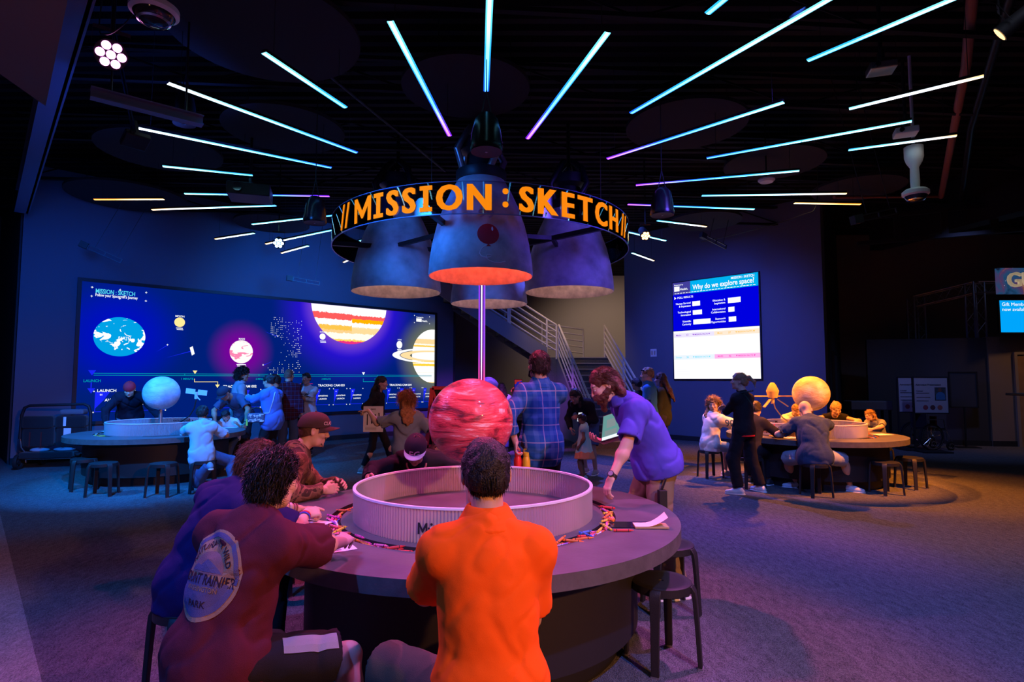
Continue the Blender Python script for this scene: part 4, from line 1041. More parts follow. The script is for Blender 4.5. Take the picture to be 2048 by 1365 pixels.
for s_, x, z, sz in (('EARTH', .80, 2.56, .075), ('MOON', 1.86, 3.115, .06), ('MARS', 3.245, 2.66, .06), ('EUROPA', 5.36, 2.955, .05), ('TITAN', 7.80, 2.86, .05)): vtext(mb, s_, x, z, sz, .03, 'CENTER', y=SY - .006)
for x, z, w in ((1.86, 2.835, .14), (3.25, 2.02, .22), (5.36, 2.70, .17), (7.8, 2.555, .15)):
    rect(mb, x - w / 2, z, x + w / 2, z + .018); rect(mb, x - w / 2 + .015, z - .035, x + w / 2 + .01, z - .017)
for x, z in ((8.33, 3.64), (8.90, 3.64), (8.33, 3.42), (8.90, 3.42)): plus(x, z, .018)
vtext(mb, 'Presented by', 8.40, 3.595, .05, .02); rect(mb, 8.40, 3.46, 8.60, 3.56); vtext(mb, 'Health.', 8.61, 3.49, .075, .03)
# star-like data dots
r4 = random.Random(4)
for x0, x1, z0, z1, n in ((3.95, 4.25, 2.75, 3.25, 70), (4.15, 4.75, 1.85, 3.25, 90), (4.5, 4.75, 2.25, 2.55, 30), (3.9, 4.3, 1.8, 1.95, 20)):
    for i in range(n):
        x = x0 + round(r4.uniform(0, x1 - x0) / .035) * .035; z = z0 + round(r4.uniform(0, z1 - z0) / .05) * .05
        rect(mb, x, z, x + .014, z + .012)
plus(1.63, 2.45, .02); plus(3.78, 2.03, .022); plus(4.13, 2.78, .022)
mb.poly([(2.09, SY - .002, 2.40), (2.15, SY - .002, 2.44), (2.20, SY - .002, 2.26), (2.14, SY - .002, 2.22)])
for s_, x, z in (('LAUNCH', .30, 1.42), ('TRACKING CAM 002', 2.80, 1.49), ('TRACKING CAM 003', 5.20, 1.50), ('TRACKING CAM 004', 7.42, 1.50)): vtext(mb, s_, x + .05, z, .085, .025)
PAN = [(.32, .70), (1.02, .60), (2.76, .40), (3.32, .40), (3.86, .40), (5.20, .36), (5.72, .36), (6.22, .36), (7.40, .34), (7.84, .34), (8.28, .34), (8.70, .32)]
for x, w in PAN:
    vtext(mb, 'AWAITING', x + w * .55, 1.22, min(.085, w * .155), .03, 'CENTER'); vtext(mb, 'LAUNCH', x + w * .55, 1.135, min(.085, w * .155), .03, 'CENTER'); vtext(mb, '01', x + w * .12, 1.335, min(.05, w * .10), .03)
    for cx in (x - .02, x + w + .02):
        for cz in (1.41, .97): plus(cx, cz, .016)
mb.build('lettering', G['white'], vw)
mb = MB()
for z in (1.745, 1.785): rect(mb, .28, z, 9.0, z + .012)
for x in (2.0, 3.68, 5.44, 7.06): rect(mb, x, 1.745, x + .012, 1.80)
for s_, x in (('1 MINUTE', 2.06), ('2 MINUTE', 3.74), ('3 MINUTE', 5.48), ('4 MINUTE', 7.10)): vtext(mb, s_, x, 1.675, .06, .02, 'CENTER')
vtext(mb, 'LAUNCH', .26, 1.63, .075, .02, 'CENTER')
for x0, x1 in ((6.60, 7.32),): rect(mb, x0, 1.60, x0 + .014, 1.69); rect(mb, x0, 1.595, x1, 1.609); rect(mb, x1 - .014, 1.50, x1, 1.605)
mb.build('timeline', G['teal'], vw)
mb = MB()
def tri(x, z, r=.05): mb.poly([(x - r, SY - .003, z + r * .8), (x, SY - .003, z - r * .8), (x + r, SY - .003, z + r * .8)])
tri(2.22, 1.83); tri(2.72, 1.50); rect(mb, 2.21, 1.60, 2.222, 1.68); rect(mb, 2.21, 1.60, 2.73, 1.612); rect(mb, 2.718, 1.5, 2.73, 1.61)
mb.build('timeline_marker', G['yellow'], vw)
mb = MB(); tri(6.61, 1.83); tri(7.31, 1.48); mb.build('timeline_marker', G['white'], vw)
mb = MB(); tri(.25, 1.80, .07); tri(.25, 1.42, .07); rect(mb, .235, 1.48, .255, 1.6)
for x, w in PAN:
    rect(mb, x, .975, x + .012, 1.40); rect(mb, x, .975, x + w, .987); mb.poly([(x + .012, SY - .001, 1.05), (x + w * .22, SY - .001, 1.22), (x + w * .38, SY - .001, 1.40), (x + .012, SY - .001, 1.40)])
for x, z, dx, dz in ((1.63, 2.45, -.22, -.17), (3.78, 2.03, .24, .10), (4.13, 2.78, -.34, .10), (2.12, 2.33, -.52, -.18)): mb.poly([(x, SY - .001, z), (x + dx, SY - .001, z + dz), (x, SY - .001, z - .02)])
mb.build('timeline_blue', G['blue'], vw)
mb = MB(); rect(mb, 4.75, 1.545, 5.1, 1.556); mb.build('timeline_red', G['red'], vw)

# ------------------------------------------------------------------ poll screen on the right wall
tv = thing('poll_screen', 'large bright wall screen asking Why do we explore space? with poll bars', 'screen', on_right(0, 0, .05) + Vector((.15, -.17, 0)) * 1.0, RIGHT_RZ)
TW, TZ0, TZ1 = 2.40, 1.68, 4.36
mb = MB(); mb.box((TW / 2, .03, (TZ0 + TZ1) / 2), (TW + .05, .06, TZ1 - TZ0 + .05)); mb.build('case', M['bezel'], tv)
def tpanel(name, x0, z0, x1, z1, m, y=-.002):
    mb = MB(); rect(mb, x0, z0, x1, z1, y); return mb.build(name, m, tv)
tpanel('poll_panel', 0, 3.01, TW, TZ1, glow('screen_poll_blue', (.0, .0, .80), .85)); tpanel('results_panel', 0, TZ0, TW, 3.0, glow('screen_page_white', (.95, .95, .96), 1.0))
tpanel('banner', .54, 4.02, TW, TZ1, glow('screen_banner_sky', (.0, .42, .85), .95), -.004); tpanel('sponsor_panel', 0, 4.02, .54, TZ1, glow('screen_sponsor_navy', (.055, .05, .33), .9), -.004)
mb = MB()
SYT = -.007
def ttext(s, x, z, size, bold=.03, align='LEFT', sx=1.0): add_text(mb, s, Matrix.Translation((x, SYT, z)) @ XZ @ Matrix.Diagonal((sx, 1, 1, 1)), size, bold=bold, align=align)
ttext('Why do we explore space?', .61, 4.17, .192, .03, sx=.80); ttext('MISSION : SKETCH', TW - .09, 4.29, .088, .03, 'RIGHT', sx=.85)
ttext('Presented by', .05, 4.29, .052, .02); rect(mb, .05, 4.115, .215, 4.25, SYT); ttext('Health.', .225, 4.16, .085, .03)
x = .06
while x < 2.3: rect(mb, x, 4.045, x + .06, 4.062, SYT); x += .085
ttext('POLL RESULTS', .14, 3.925, .075, .035); mb.poly([(.05, SYT, 3.97), (.05, SYT, 3.88), (.11, SYT, 3.925)])
for a, b, zz in (('Human Survival', '& Expansion', 3.725), ('Technological', 'Innovation', 3.48), ('Scientific', 'Curiosity', 3.22)): ttext(a, .545, zz + .035, .072, .035, 'RIGHT'); ttext(b, .545, zz - .045, .072, .035, 'RIGHT')
for a, b, zz in (('Education &', 'Inspiration', 3.715), ('International', 'Collaboration', 3.48), ('Economic', 'Opportunities', 3.225)): ttext(a, 1.53, zz + .035, .072, .035, 'RIGHT'); ttext(b, 1.53, zz - .045, .072, .035, 'RIGHT')
for x0, x1, z0, z1 in ((.59, .82, 3.66, 3.79), (.60, .87, 3.42, 3.545), (.61, 1.11, 3.155, 3.29), (1.60, 1.94, 3.645, 3.785), (1.605, 1.77, 3.415, 3.545), (1.61, 1.81, 3.16, 3.29)): rect(mb, x0, z0, x1, z1, SYT)
mb.build('lettering', G['white'], tv)
PALE = {'lilac': (.80, .74, .95), 'peach': (.98, .78, .62), 'sky': (.78, .86, .97), 'rose': (.98, .45, .80)}
for nm, x0, x1, z0, c in (('table_strip', 0, 1.2, 2.82, 'lilac'), ('table_strip', 1.2, TW, 2.82, 'peach'), ('table_strip', 0, 1.2, 2.21, 'sky'), ('table_strip', 1.2, TW, 2.21, 'rose')):
    tpanel(nm, x0, z0, x1, z0 + .12, glow('screen_strip_' + c, PALE[c], .97), -.004)
for cname, x0, zz, wd in (('purple', 0.0, 2.88, 'Misión'), ('gold', 1.2, 2.88, 'Moon'), ('cyan', 0.0, 2.27, 'Europa'), ('pink', 1.2, 2.27, 'MARS')):
    mb = MB(); ttext(wd, x0 + .16, zz, .06, .03, 'CENTER'); ttext({'purple': '13', 'gold': '37', 'cyan': '26', 'pink': '46'}[cname], x0 + .42, zz, .07, .03, 'CENTER'); ttext('MISSION FACTS', x0 + .83, zz, .055, .03, 'CENTER')
    for q in (.60, 1.06): mb.poly([(x0 + q - .025, SYT, zz + .02), (x0 + q, SYT, zz - .02), (x0 + q + .025, SYT, zz + .02)])
    mb.build('table_heading', G[cname], tv)
mb = MB()
for k in range(8): rect(mb, .08 + (k % 3) * .05, 1.95 - (k // 3) * .07, .30 + (k % 4) * .06, 1.958 - (k // 3) * .07, SYT)
mb.build('faint_note', glow('screen_faint_grey', (.8, .8, .84), 1.0), tv)

# ------------------------------------------------------------------ loudspeakers, cameras and lamps overhead
def pendant(label, x, y, z, s=1.0):
    t = thing('pendant_speaker', label, 'loudspeaker', (x, y, z), 0, 'hanging loudspeakers')
    mb = MB(); mb.lathe([(.148 * s, 0), (.155 * s, .02), (.152 * s, .06), (.135 * s, .20), (.11 * s, .31), (.07 * s, .36), (.001, .37)], 40); mb.build('cabinet', M['black_gloss'], t, True)
    mb = MB(); mb.lathe([(.001, .004), (.138 * s, .004), (.146 * s, .0)], 40); g_ = mb.build('grille', mat('speaker_grille', (.10, .09, .10), .6, bump=.4, bscale=300), t, True)
    mb = MB(); mb.cyl((0, 0, -.003), .012, .008, 12); mb.build('badge', M['steel'], g_)
    mb = MB(); mb.tube([(-.05, 0, .35), (0, 0, .6), (0, 0, 5.95 - z)], .006, 6); mb.tube([(.05, 0, .35), (0, 0, .6)], .006, 6); mb.build('hanger', M['dark_metal'], t)
pendant('black bell loudspeaker hanging above the middle of the ring sign', -.24, 5.30, 3.78)
pendant('black bell loudspeaker left of the ring sign among the blue bars', -2.66, 7.70, 3.76)
pendant('black bell loudspeaker right of the ring sign', 1.95, 7.40, 3.78)
pendant('dim bell loudspeaker at upper left under the magenta stage lamp', -3.66, 6.3, 4.5, .8)

def par(label, x, y, z, target, mlens, lamp_r=.12, n=7):
    d = (Vector(target) - Vector((x, y, z))).normalized(); R = d.to_track_quat('-Z', 'Y').to_matrix()
    t = thing('stage_lamp', label, 'stage lamp', (x, y, z))
    def T(p): return R @ Vector(p)
    mb = MB(); mb.tube([T((0, 0, .26)), T((0, 0, .05)), T((0, 0, 0))], [lamp_r * .8, lamp_r, lamp_r * 1.06], 28); mb.build('can', M['black'], t, True)
    mb = MB()
    for k in range(n):
        if n == 1: c, r = (0, 0), lamp_r * .9
        else: c, r = ((0, 0), lamp_r * .30) if k == 0 else ((lamp_r * .66 * math.cos(k * PI / 3), lamp_r * .66 * math.sin(k * PI / 3)), lamp_r * .30)
        vs = [T((c[0] + r * math.cos(q * PI / 10), c[1] + r * math.sin(q * PI / 10), -.004)) for q in range(20)]; mb.poly(vs)
    mb.build('lens', mlens, t)
    mb = MB(); s_ = T((1, 0, 0)); mb.strap([s_ * lamp_r * 1.15 + T((0, 0, .1)), s_ * lamp_r * 1.15 + Vector((0, 0, .22)), -s_ * lamp_r * 1.15 + Vector((0, 0, .22)), -s_ * lamp_r * 1.15 + T((0, 0, .1))], .03, .006, T((0, 1, 0)))
    mb.tube([(0, 0, .22), (0, 0, 6.02 - z)], .012, 6); mb.build('yoke', M['dark_metal'], t)
    return t
par('round stage lamp with seven glowing magenta lenses at upper left', -3.52, 4.91, 4.5, (-.4, 1.2, 1.4), glow('lens_magenta', (1.0, .28, .85), 7.0))
par('small blue-white stage lamp left of the ring sign over the video wall', -4.53, 11.1, 4.3, (-2.0, 4.0, 1.0), glow('lens_blue', (.25, .45, 1.0), 8.0), .10)
par('small orange-lit stage lamp just right of the ring sign', 2.55, 10.92, 4.4, (3.0, 7.0, 1.2), glow('lens_amber', (1.0, .42, .12), 9.0), .09)
t = par('bright warm spot lamp at the upper right corner, tilted down', 4.17, 4.77, 4.6, (3.57, 5.32, 4.05), glow('lens_warm', (1.0, .52, .20), 2.6), .07, 1)
def dome(label, x, y, z, s, stem):
    t = thing('dome_camera', label, 'camera', (x, y, z))
    mb = MB(); mb.lathe([(.13 * s, 0), (.155 * s, .02), (.155 * s, .06), (.12 * s, .09), (.001, .095)], 40); mb.build('housing', M['white_plastic'], t, True)
    mb = MB(); mb.lathe([(.13 * s, .002), (.115 * s, -.035), (.07 * s, -.07), (.001, -.08)], 32); dm = mb.build('dome_cover', M['glass_dark'], t, True)
    mb = MB(); mb.lathe([(.10 * s, -.038), (.105 * s, -.05), (.09 * s, -.06), (.085 * s, -.05)], 32, close=True); mb.build('lens_ring', M['chrome'], dm, True)
    mb = MB(); 
    if stem: mb.lathe([(.001, .09), (.05, .09), (.055, .2), (.05, .38), (.09, .45), (.11, .52), (.11, .66), (.001, .66)], 24)
    mb.tube([(0, 0, .09), (0, 0, 5.95 - z)], .02, 8); mb.build('stem', M['white_plastic'] if stem else M['dark_metal'], t, True)
dome('white dome camera close to the top edge, upper left', -2.86, 4.45, 4.56, 1.15, False)
dome('white dome camera dropped on a fat white stem at upper right', 5.28, 7.44, 4.05, 1.0, True)
t = thing('smoke_detector', 'small white round smoke detector under the ceiling right of the ring sign', 'smoke detector', (4.14, 9.24, 4.86))
mb = MB(); mb.lathe([(.001, 0), (.10, .0), (.13, .03), (.13, .05), (.001, .05)], 32); mb.build('body', M['white_plastic'], t, True); mb = MB(); mb.tube([(0, 0, .05), (0, 0, 1.05)], .012, 6); mb.build('conduit', M['dark_metal'], t)
def projector(label, x, y, z, rz, tilt, s=1.0, m=None):
    t = thing('projector', label, 'projector', (x, y, z), rz); t.rotation_euler = (tilt, 0, rz)
    mb = MB(); mb.box((0, 0, 0), (.42 * s, .34 * s, .13 * s)); mb.build('case', m or M['white_plastic'], t, bevel=.012)
    mb = MB(); mb.tube([(-.1 * s, -.17 * s, 0), (-.1 * s, -.21 * s, 0)], .045 * s, 20); mb.build('lens', M['glass_dark'], t, True)
    mb = MB(); mb.bar((0, 0, .07 * s), (0, 0, .2), .16, .03); mb.tube([(0, 0, .1), (0, 0, 5.7 - z)], .02, 8); mb.build('mount', M['dark_metal'], t)
projector('tilted projector hung at left under the first long bars', -3.85, 5.78, 4.10, .9, -.5, .55, M['dark_metal'])
projector('dark square projector hidden among the blue bars at left', -3.93, 8.54, 4.45, .3, 0, 1.4, M['dark_metal'])
projector('orange-lit white projector behind a long bar at upper right', 4.95, 7.1, 4.76, -.4, 0, .6)
projector('grey projector under the ceiling above the upper right bars', 3.92, 5.95, 4.95, -.3, 0, .6, M['steel'])
def track_frame(label, x, y, z, rz, roll=.3):
    t = thing('hanging_bracket', label, 'bracket', (x, y, z), rz); t.rotation_euler = (0, roll, rz)
    mb = MB(); L = .62
    for yy in (-.04, .04): mb.bar((-L / 2, 0, yy), (L / 2, 0, yy), .03, .015)
    for xx in (-.3, 0, .3): mb.bar((xx, 0, -.04), (xx, 0, .04), .02, .02)
    mb.build('rail', M['dark_metal'], t); mb = MB(); mb.box((-.38, 0, 0), (.14, .1, .12)); mb.build('lamp_head', M['black'], t)
    mb = MB(); mb.tube([(-.2, 0, .05), (-.2, 0, 6.1 - z)], .006, 5); mb.tube([(.2, 0, .05), (.2, 0, 6.1 - z)], .006, 5); mb.build('rod', M['dark_metal'], t)
track_frame('open metal bracket hung over the left end of the video wall', -8.1, 11.4, 4.15, .5, .4)
track_frame('open metal bracket hung above the middle of the video wall', -4.9, 13.7, 4.0, .5, .1)
track_frame('open metal bracket below the white drop camera', 5.15, 8.0, 3.97, .2, -.25)
track_frame('open metal bracket near the top of the poll screen wall', 4.6, 12.9, 4.75, .4, .3)
def cable(label, pts, r=.006):
    mb = MB(); P = [Vector(p) for p in pts]; out = []
    for i in range(len(P) - 1):
        p0, p1, p2, p3 = P[max(i - 1, 0)], P[i], P[i + 1], P[min(i + 2, len(P) - 1)]
        for k in range(8):
            u = k / 8; out.append(.5 * (2 * p1 + (p2 - p0) * u + (2 * p0 - 5 * p1 + 4 * p2 - p3) * u * u + (3 * p1 - p0 - 3 * p2 + p3) * u ** 3))
    out.append(P[-1]); mb.tube(out, r, 6); tag(mb.build('cable', M['black'], None, True), label, 'cable')
cable('thin loose cable looping from the dome camera towards the upper left beam', [(-2.95, 4.5, 4.75), (-3.25, 4.65, 4.6), (-3.5, 4.8, 4.62), (-3.70, 5.0, 4.90), (-3.6, 5.0, 6.0)])
cable('thin cable drooping beneath the orange bar at right', [(3.5, 10.6, 4.2), (4.3, 10.2, 4.32), (5.0, 9.9, 4.5), (5.3, 9.9, 4.75), (5.35, 9.95, 6.0)])

# ------------------------------------------------------------------ double stroller by the left wall
sx, sy = -8.62, 11.05
t = thing('double_stroller', 'black folded double stroller parked by the left wall end', 'stroller', (sx, sy, 0), .25)
mb = MB(); mb.tube([(-.57, 0, .55), (-.56, .0, 1.0), (-.52, 0, 1.13), (-.44, 0, 1.17), (.44, 0, 1.19), (.52, 0, 1.15), (.56, 0, 1.02), (.57, 0, .55)], .026, 10); mb.build('handlebar', M['black'], t, True)
for k, cx in enumerate((-.27, .27)):
    mb = MB(); mb.box((cx, -.02, .86), (.50, .20, .24)); b_ = mb.build('seat_back', M['black_cloth'], t, bevel=.05)
    mb = MB(); mb.box((cx, .06, .60), (.50, .30, .40)); mb.build('seat_shell', M['black_cloth'], t, bevel=.06)
    mb = MB()
    for q in (-.1, .08): mb.box((cx + q, -.10, .55), (.02, .008, .26)); mb.lathe([(.018, -.004), (.026, -.004), (.026, .004), (.018, .004)], 14, (cx + q, -.11, .41), close=True)
    mb.build('strap', mat('red_tab_strap_%d' % k, (.10, .012, .012), .7, bump=.05), t)
mb = MB(); mb.tube([(-.56, 0, .55), (-.54, .0, .40), (-.5, .06, .30), (-.48, .05, .1)], .018, 8); mb.tube([(.56, 0, .55), (.54, .0, .40), (.5, .06, .30), (.48, .05, .1)], .018, 8)
for z in (.18, .27): mb.tube([(-.5, -.04, z), (.5, -.04, z)], .014, 8)
mb.build('frame', M['chrome'], t, True)
for wx, wy in ((-.54, -.08), (.54, -.08), (-.4, .45), (.4, .45)):
    w = MB(); w.M = Matrix.Translation((wx, wy, .14)) @ Matrix.Rotation(PI / 2, 4, 'Y'); w.lathe([(.09, -.025), (.135, -.03), (.14, 0), (.135, .03), (.09, .025)], 28, close=True); w.cyl((0, 0, -.02), .05, .04, 16)
    w.build('wheel', M['black'], t, True)
mb = MB(); mb.box((-.1, .05, .25), (.86, .36, .12)); mb.build('basket', M['black_cloth'], t, bevel=.03)
mb = MB(); mb.sphere((-.25, .02, .34), (.16, .12, .05), 20, 12); mb.sphere((.15, .02, .34), (.18, .12, .045), 20, 12); mb.build('bundle', mat('pale_blue_blanket', (.32, .34, .42), .9, bump=.4, bscale=30), t, True)
mb = MB(); mb.box((.19, -.127, .87), (.045, .004, .17)); mb.box((.24, -.127, .66), (.12, .004, .17)); mb.build('paper_tag', M['paper'], t)
mb = MB(); mb.box((.29, -.02, 1.045), (.40, .22, .10)); mb.build('folded_blanket', mat('grey_knit_blanket', (.14, .14, .17), .95, bump=.5, bscale=60), t, bevel=.035)

# ------------------------------------------------------------------ red lattice stand behind the red planet
t = thing('lattice_stand', 'red painted lattice stand half hidden behind the red planet', 'stand', (-.75, 8.75, 0))
M['redsteel'] = mat('red_painted_steel', (.62, .06, .08), .5, bump=.03)
A_, B_, C_, D_ = Vector((-.58, 0, .02)), Vector((.58, 0, .02)), Vector((.40, 0, 1.53)), Vector((-.45, 0, 1.53))
mb = MB()
def edge_at(z): f = (z - .02) / 1.51; return A_.lerp(D_, f), B_.lerp(C_, f)
lv = [.02, .35, .66, .96, 1.25, 1.53]
for z in lv:
    p, q = edge_at(z); mb.bar(p, q, .06, .05)
for p, q in ((A_, D_), (B_, C_)): mb.bar(p, q, .06, .06)
for i in range(5):
    p0, q0_ = edge_at(lv[i]); p1, q1_ = edge_at(lv[i + 1]); n = 4
    for k in range(n):
        lo_ = p0.lerp(q0_, (k + .5) / n); mb.bar(lo_, p1.lerp(q1_, k / n), .04, .04); mb.bar(lo_, p1.lerp(q1_, (k + 1) / n), .04, .04)
mb.build('lattice', M['redsteel'], t)
mb = MB(); mb.prism([A_ + Vector((.02, .05, 0)), B_ + Vector((-.02, .05, 0)), C_ + Vector((-.02, .05, -.02)), D_ + Vector((.02, .05, -.02))], (0, .03, 0)); mb.build('back_panel', M['black'], t)

# ------------------------------------------------------------------ far right: portal truss, signs, easels, wheelchair, counter
t = thing('portal_truss', 'aluminium box truss portal standing behind the dark partition', 'truss', (11.35, 16.2, 0))
def box_truss(a, b, s=.29, n=6):
    a, b = Vector(a), Vector(b); d = (b - a).normalized(); r = Vector((0, 0, 1)) if abs(d.z) < .9 else Vector((1, 0, 0)); u = d.cross(r).normalized(); v = u.cross(d)
    mb = MB(); cs = [u * s / 2 * p + v * s / 2 * q for p, q in ((-1, -1), (1, -1), (1, 1), (-1, 1))]
    for c in cs: mb.tube([a + c, b + c], .024, 8)
    for i in range(n):
        for k in range(4):
            c0, c1 = cs[k], cs[(k + 1) % 4]; p, q = a.lerp(b, i / n), a.lerp(b, (i + 1) / n)
            mb.tube([p + c0, q + c1] if i % 2 else [p + c1, q + c0], .010, 6)
    return mb
for nm, a, b, n in (('upright', (0, 0, 0), (0, 0, 3.95), 12), ('upright', (.95, -.9, 0), (.95, -.9, 4.25), 12), ('upright', (2.9, -1.0, 0), (2.9, -1.0, 4.25), 12), ('crossbeam', (0, 0, 3.85), (.95, -.9, 4.1), 6), ('crossbeam', (.95, -.9, 4.1), (2.9, -1.0, 4.1), 8)):
    box_truss(a, b, n=n).build(nm, M['steel'], t, True)
t = thing('guest_sign', 'starry nebula sign with raised pale letters GU cut by the right edge', 'sign', (11.95, 14.16, 3.75))
def neb(nt, v):
    n = node(nt, 'ShaderNodeTexNoise', Scale=2.2, Detail=8.0, Distortion=.8); nt.links.new(v, n.inputs['Vector'])
    r = ramp(nt, [(.3, (.008, .015, .05)), (.45, (.02, .09, .22)), (.55, (.10, .05, .16)), (.64, (.35, .12, .06)), (.75, (.30, .30, .38))]); nt.links.new(n.outputs['Fac'], r.inputs['Fac'])
    vo = node(nt, 'ShaderNodeTexVoronoi', Scale=14.0); nt.links.new(v, vo.inputs['Vector']); st_ = math_node(nt, 'LESS_THAN', vo.outputs['Distance'], .10)
    return mixc(nt, st_, r.outputs[0], (.8, .85, 1))
mb = MB(); mb.box((1.2, 0, .33), (2.4, .1, .64)); mb.build('panel', emis_tex('nebula_print', neb, .55), t)
mb = MB(); add_text(mb, 'GUEST', Matrix.Translation((.16, -.10, .33)) @ XZ, .50, bold=.035, align='LEFT', extrude=.03); mb.build('raised_letters', mat('cream_letter', (.75, .66, .5), .5, emit=(.9, .7, .45), strength=.25, bump=.02), t)
t = thing('info_screen', 'sky blue screen reading Gift Memberships now available under the nebula sign', 'screen', (12.03, 14.22, 2.82))
mb = MB(); mb.box((.8, .03, .39), (1.66, .06, .84)); mb.build('case', M['bezel'], t)
mb = MB(); rect(mb, 0, 0, 1.6, .79, -.003); mb.build('picture', glow('screen_sky_blue', (.0, .36, .93), .95), t)
mb = MB()
for s_, z in (('Gift Memberships', .69), ('now available', .565)): add_text(mb, s_, Matrix.Translation((.05, -.006, z)) @ XZ, .125, align='LEFT')
mb.build('lettering', G['white'], t)
def easel(label, x, y, rz, w=.72, h=.80, z0=.90, art=True):
    t = thing('poster_stand', label, 'sign stand', (x, y, 0), rz)
    mb = MB(); mb.box((0, 0, .015), (.62, .42, .03)); mb.box((-w / 2 - .02, 0, .86), (.035, .035, 1.68)); mb.build('stand', M['black'], t)
    mb = MB(); mb.box((0, 0, z0 + h / 2), (w, .02, h)); bd = mb.build('board', mat('printed_foam_board_%s' % len(label), (.34, .36, .42), .6, bump=.03) if art else M['walldark'], t)
    mb = MB()
    for c, s_ in (((0, 0, z0 - .012), (w + .03, .03, .025)), ((0, 0, z0 + h + .012), (w + .03, .03, .025)), ((w / 2 + .008, 0, z0 + h / 2), (.018, .03, h)), ((-w / 2 - .008, 0, z0 + h / 2), (.018, .03, h))): mb.box(c, s_)
    mb.build('board_frame', M['black'], t)
    if art:
        mb = MB(); q = Matrix.Translation((-w * .43, -.013, 0))
        add_text(mb, 'Astronaut Presentation', Matrix.Translation((-w * .45, -.013, z0 + h * .80)) @ XZ, .058, bold=.02, align='LEFT'); add_text(mb, 'Colonel', Matrix.Translation((-w * .44, -.013, z0 + h * .62)) @ XZ, .045, bold=.02, align='LEFT')
        for k, (ww, zz) in enumerate(((.28, .56), (.30, .44), (.26, .34))): mb.box((-w * .44 + ww / 2, -.012, z0 + h * zz), (ww, .002, .012))
        mb.build('print', M['ink'], bd)
        mb = MB(); mb.box((w * .28, -.012, z0 + h * .54), (.24, .004, .30)); ph = mb.build('photograph', mat('dim_photo_print', (.05, .06, .07), .5, bump=.02, vary=.6, vscale=12), bd, bevel=.012)
        mb = MB(); mb.poly([(w * .28 + .10 * math.cos(a), -.0155, z0 + h * .47 + .10 * math.sin(a)) for a in [i * PI / 10 for i in range(11)]] + [(w * .28 - .10, -.0155, z0 + h * .37), (w * .28 + .10, -.0155, z0 + h * .37)]); mb.build('pictured_jacket', mat('blue_print_ink', (.04, .16, .34), .6, bump=.02), ph)
        mb = MB(); mb.poly([(w * .27 + .04 * math.cos(a), -.016, z0 + h * .65 + .05 * math.sin(a)) for a in [i * PI / 8 for i in range(16)]]); mb.build('pictured_face', mat('skin_print_ink', (.16, .07, .05), .6, bump=.02), ph)
        for k in range(3):
            mb = MB(); mb.poly([(-w * .18 + k * .155 + .055 * math.cos(a), -.013, z0 + h * .15 + .055 * math.sin(a)) for a in [i * PI / 12 for i in range(24)]]); mb.build('round_symbol', mat('dark_red_symbol_%d%s' % (k, len(label)), ((.22, .05, .07), (.10, .04, .05), (.30, .10, .08))[k], .6, bump=.02), bd)
    return t
easel('upright poster stand announcing an Astronaut Presentation with a portrait photo', 9.62, 13.38, -.10)
easel('second poster stand peeking out behind the left edge of the astronaut poster', 9.50, 13.85, -.05, .6)
t = thing('blank_sign', 'empty black framed sign on a thin stand against the dark partition', 'sign', (11.13, 14.35, 0), -.2)
mb = MB()
for c, s_ in (((0, 0, 1.84), (.62, .03, .03)), ((0, 0, .98), (.62, .03, .03)), ((-.3, 0, 1.41), (.03, .03, .88)), ((.3, 0, 1.41), (.03, .03, .88))): mb.box(c, s_)
mb.build('frame', M['black'], t); mb = MB(); mb.box((0, .005, 1.41), (.58, .012, .84)); mb.build('board', M['walldark'], t); mb = MB(); mb.box((0, 0, .5), (.03, .03, .96)); mb.box((0, 0, .01), (.5, .35, .02)); mb.build('stand', M['black'], t)
t = thing('wheelchair', 'dark wheelchair with chrome rims behind the astronaut poster', 'wheelchair', (9.85, 13.95, 0), -1.45)
def wheel(name, x, y, r, tr, parent, spokes=14):
    w = MB(); w.M = Matrix.Translation((x, y, r + tr * .2)) @ Matrix.Rotation(PI / 2, 4, 'Y')
    w.lathe([(r - tr, -tr * .6), (r, -tr * .6), (r + tr * .2, 0), (r, tr * .6), (r - tr, tr * .6)], 40, close=True); w.cyl((0, 0, -.03), .03, .06, 14); o = w.build(name, M['black'], parent, True)
    w2 = MB(); w2.M = w.M; w2.lathe([(r - tr * 1.6, .03), (r - tr * 1.2, .03), (r - tr * 1.2, .045), (r - tr * 1.6, .045)], 40, close=True)
    for k in range(spokes): w2.tube([(0, 0, 0), ((r - tr) * math.cos(k * 2 * PI / spokes), (r - tr) * math.sin(k * 2 * PI / spokes), 0)], .003, 4)
    w2.build('spoke_rim', M['chrome'], o, True)
for x in (-.29, .29): wheel('drive_wheel', x, -.1, .31, .03, t)
for x in (-.25, .25): wheel('caster', x, .42, .10, .03, t, 0)
mb = MB(); mb.box((0, .1, .50), (.46, .44, .04)); mb.build('seat', M['black_cloth'], t, bevel=.01); mb = MB(); mb.box((0, -.14, .74), (.46, .03, .44)); mb.build('backrest', M['black_cloth'], t, bevel=.01)
mb = MB()
for x in (-.24, .24):
    mb.tube([(x, -.28, .98), (x, -.15, .95), (x, -.14, .2)], .013, 8); mb.tube([(x, -.14, .72), (x, .28, .72), (x, .32, .50), (x, .36, .22)], .013, 8); mb.tube([(x, -.14, .46), (x, .34, .46), (x, .52, .12)], .013, 8)
mb.build('frame', M['chrome'], t, True)
mb = MB()
for x in (-.12, .12): mb.box((x, .58, .10), (.16, .14, .015))
mb.build('footrest', M['steel'], t)
mb = MB(); mb.box((.1, .14, .68), (.16, .04, .22)); fa = mb.build('first_aid_pouch', mat('dark_red_pouch', (.20, .015, .02), .8, bump=.1), t)
t = thing('display_cart', 'grey storage cart against the dark wall left of the poster stands', 'cart', (8.9, 14.6, 0), -.15)
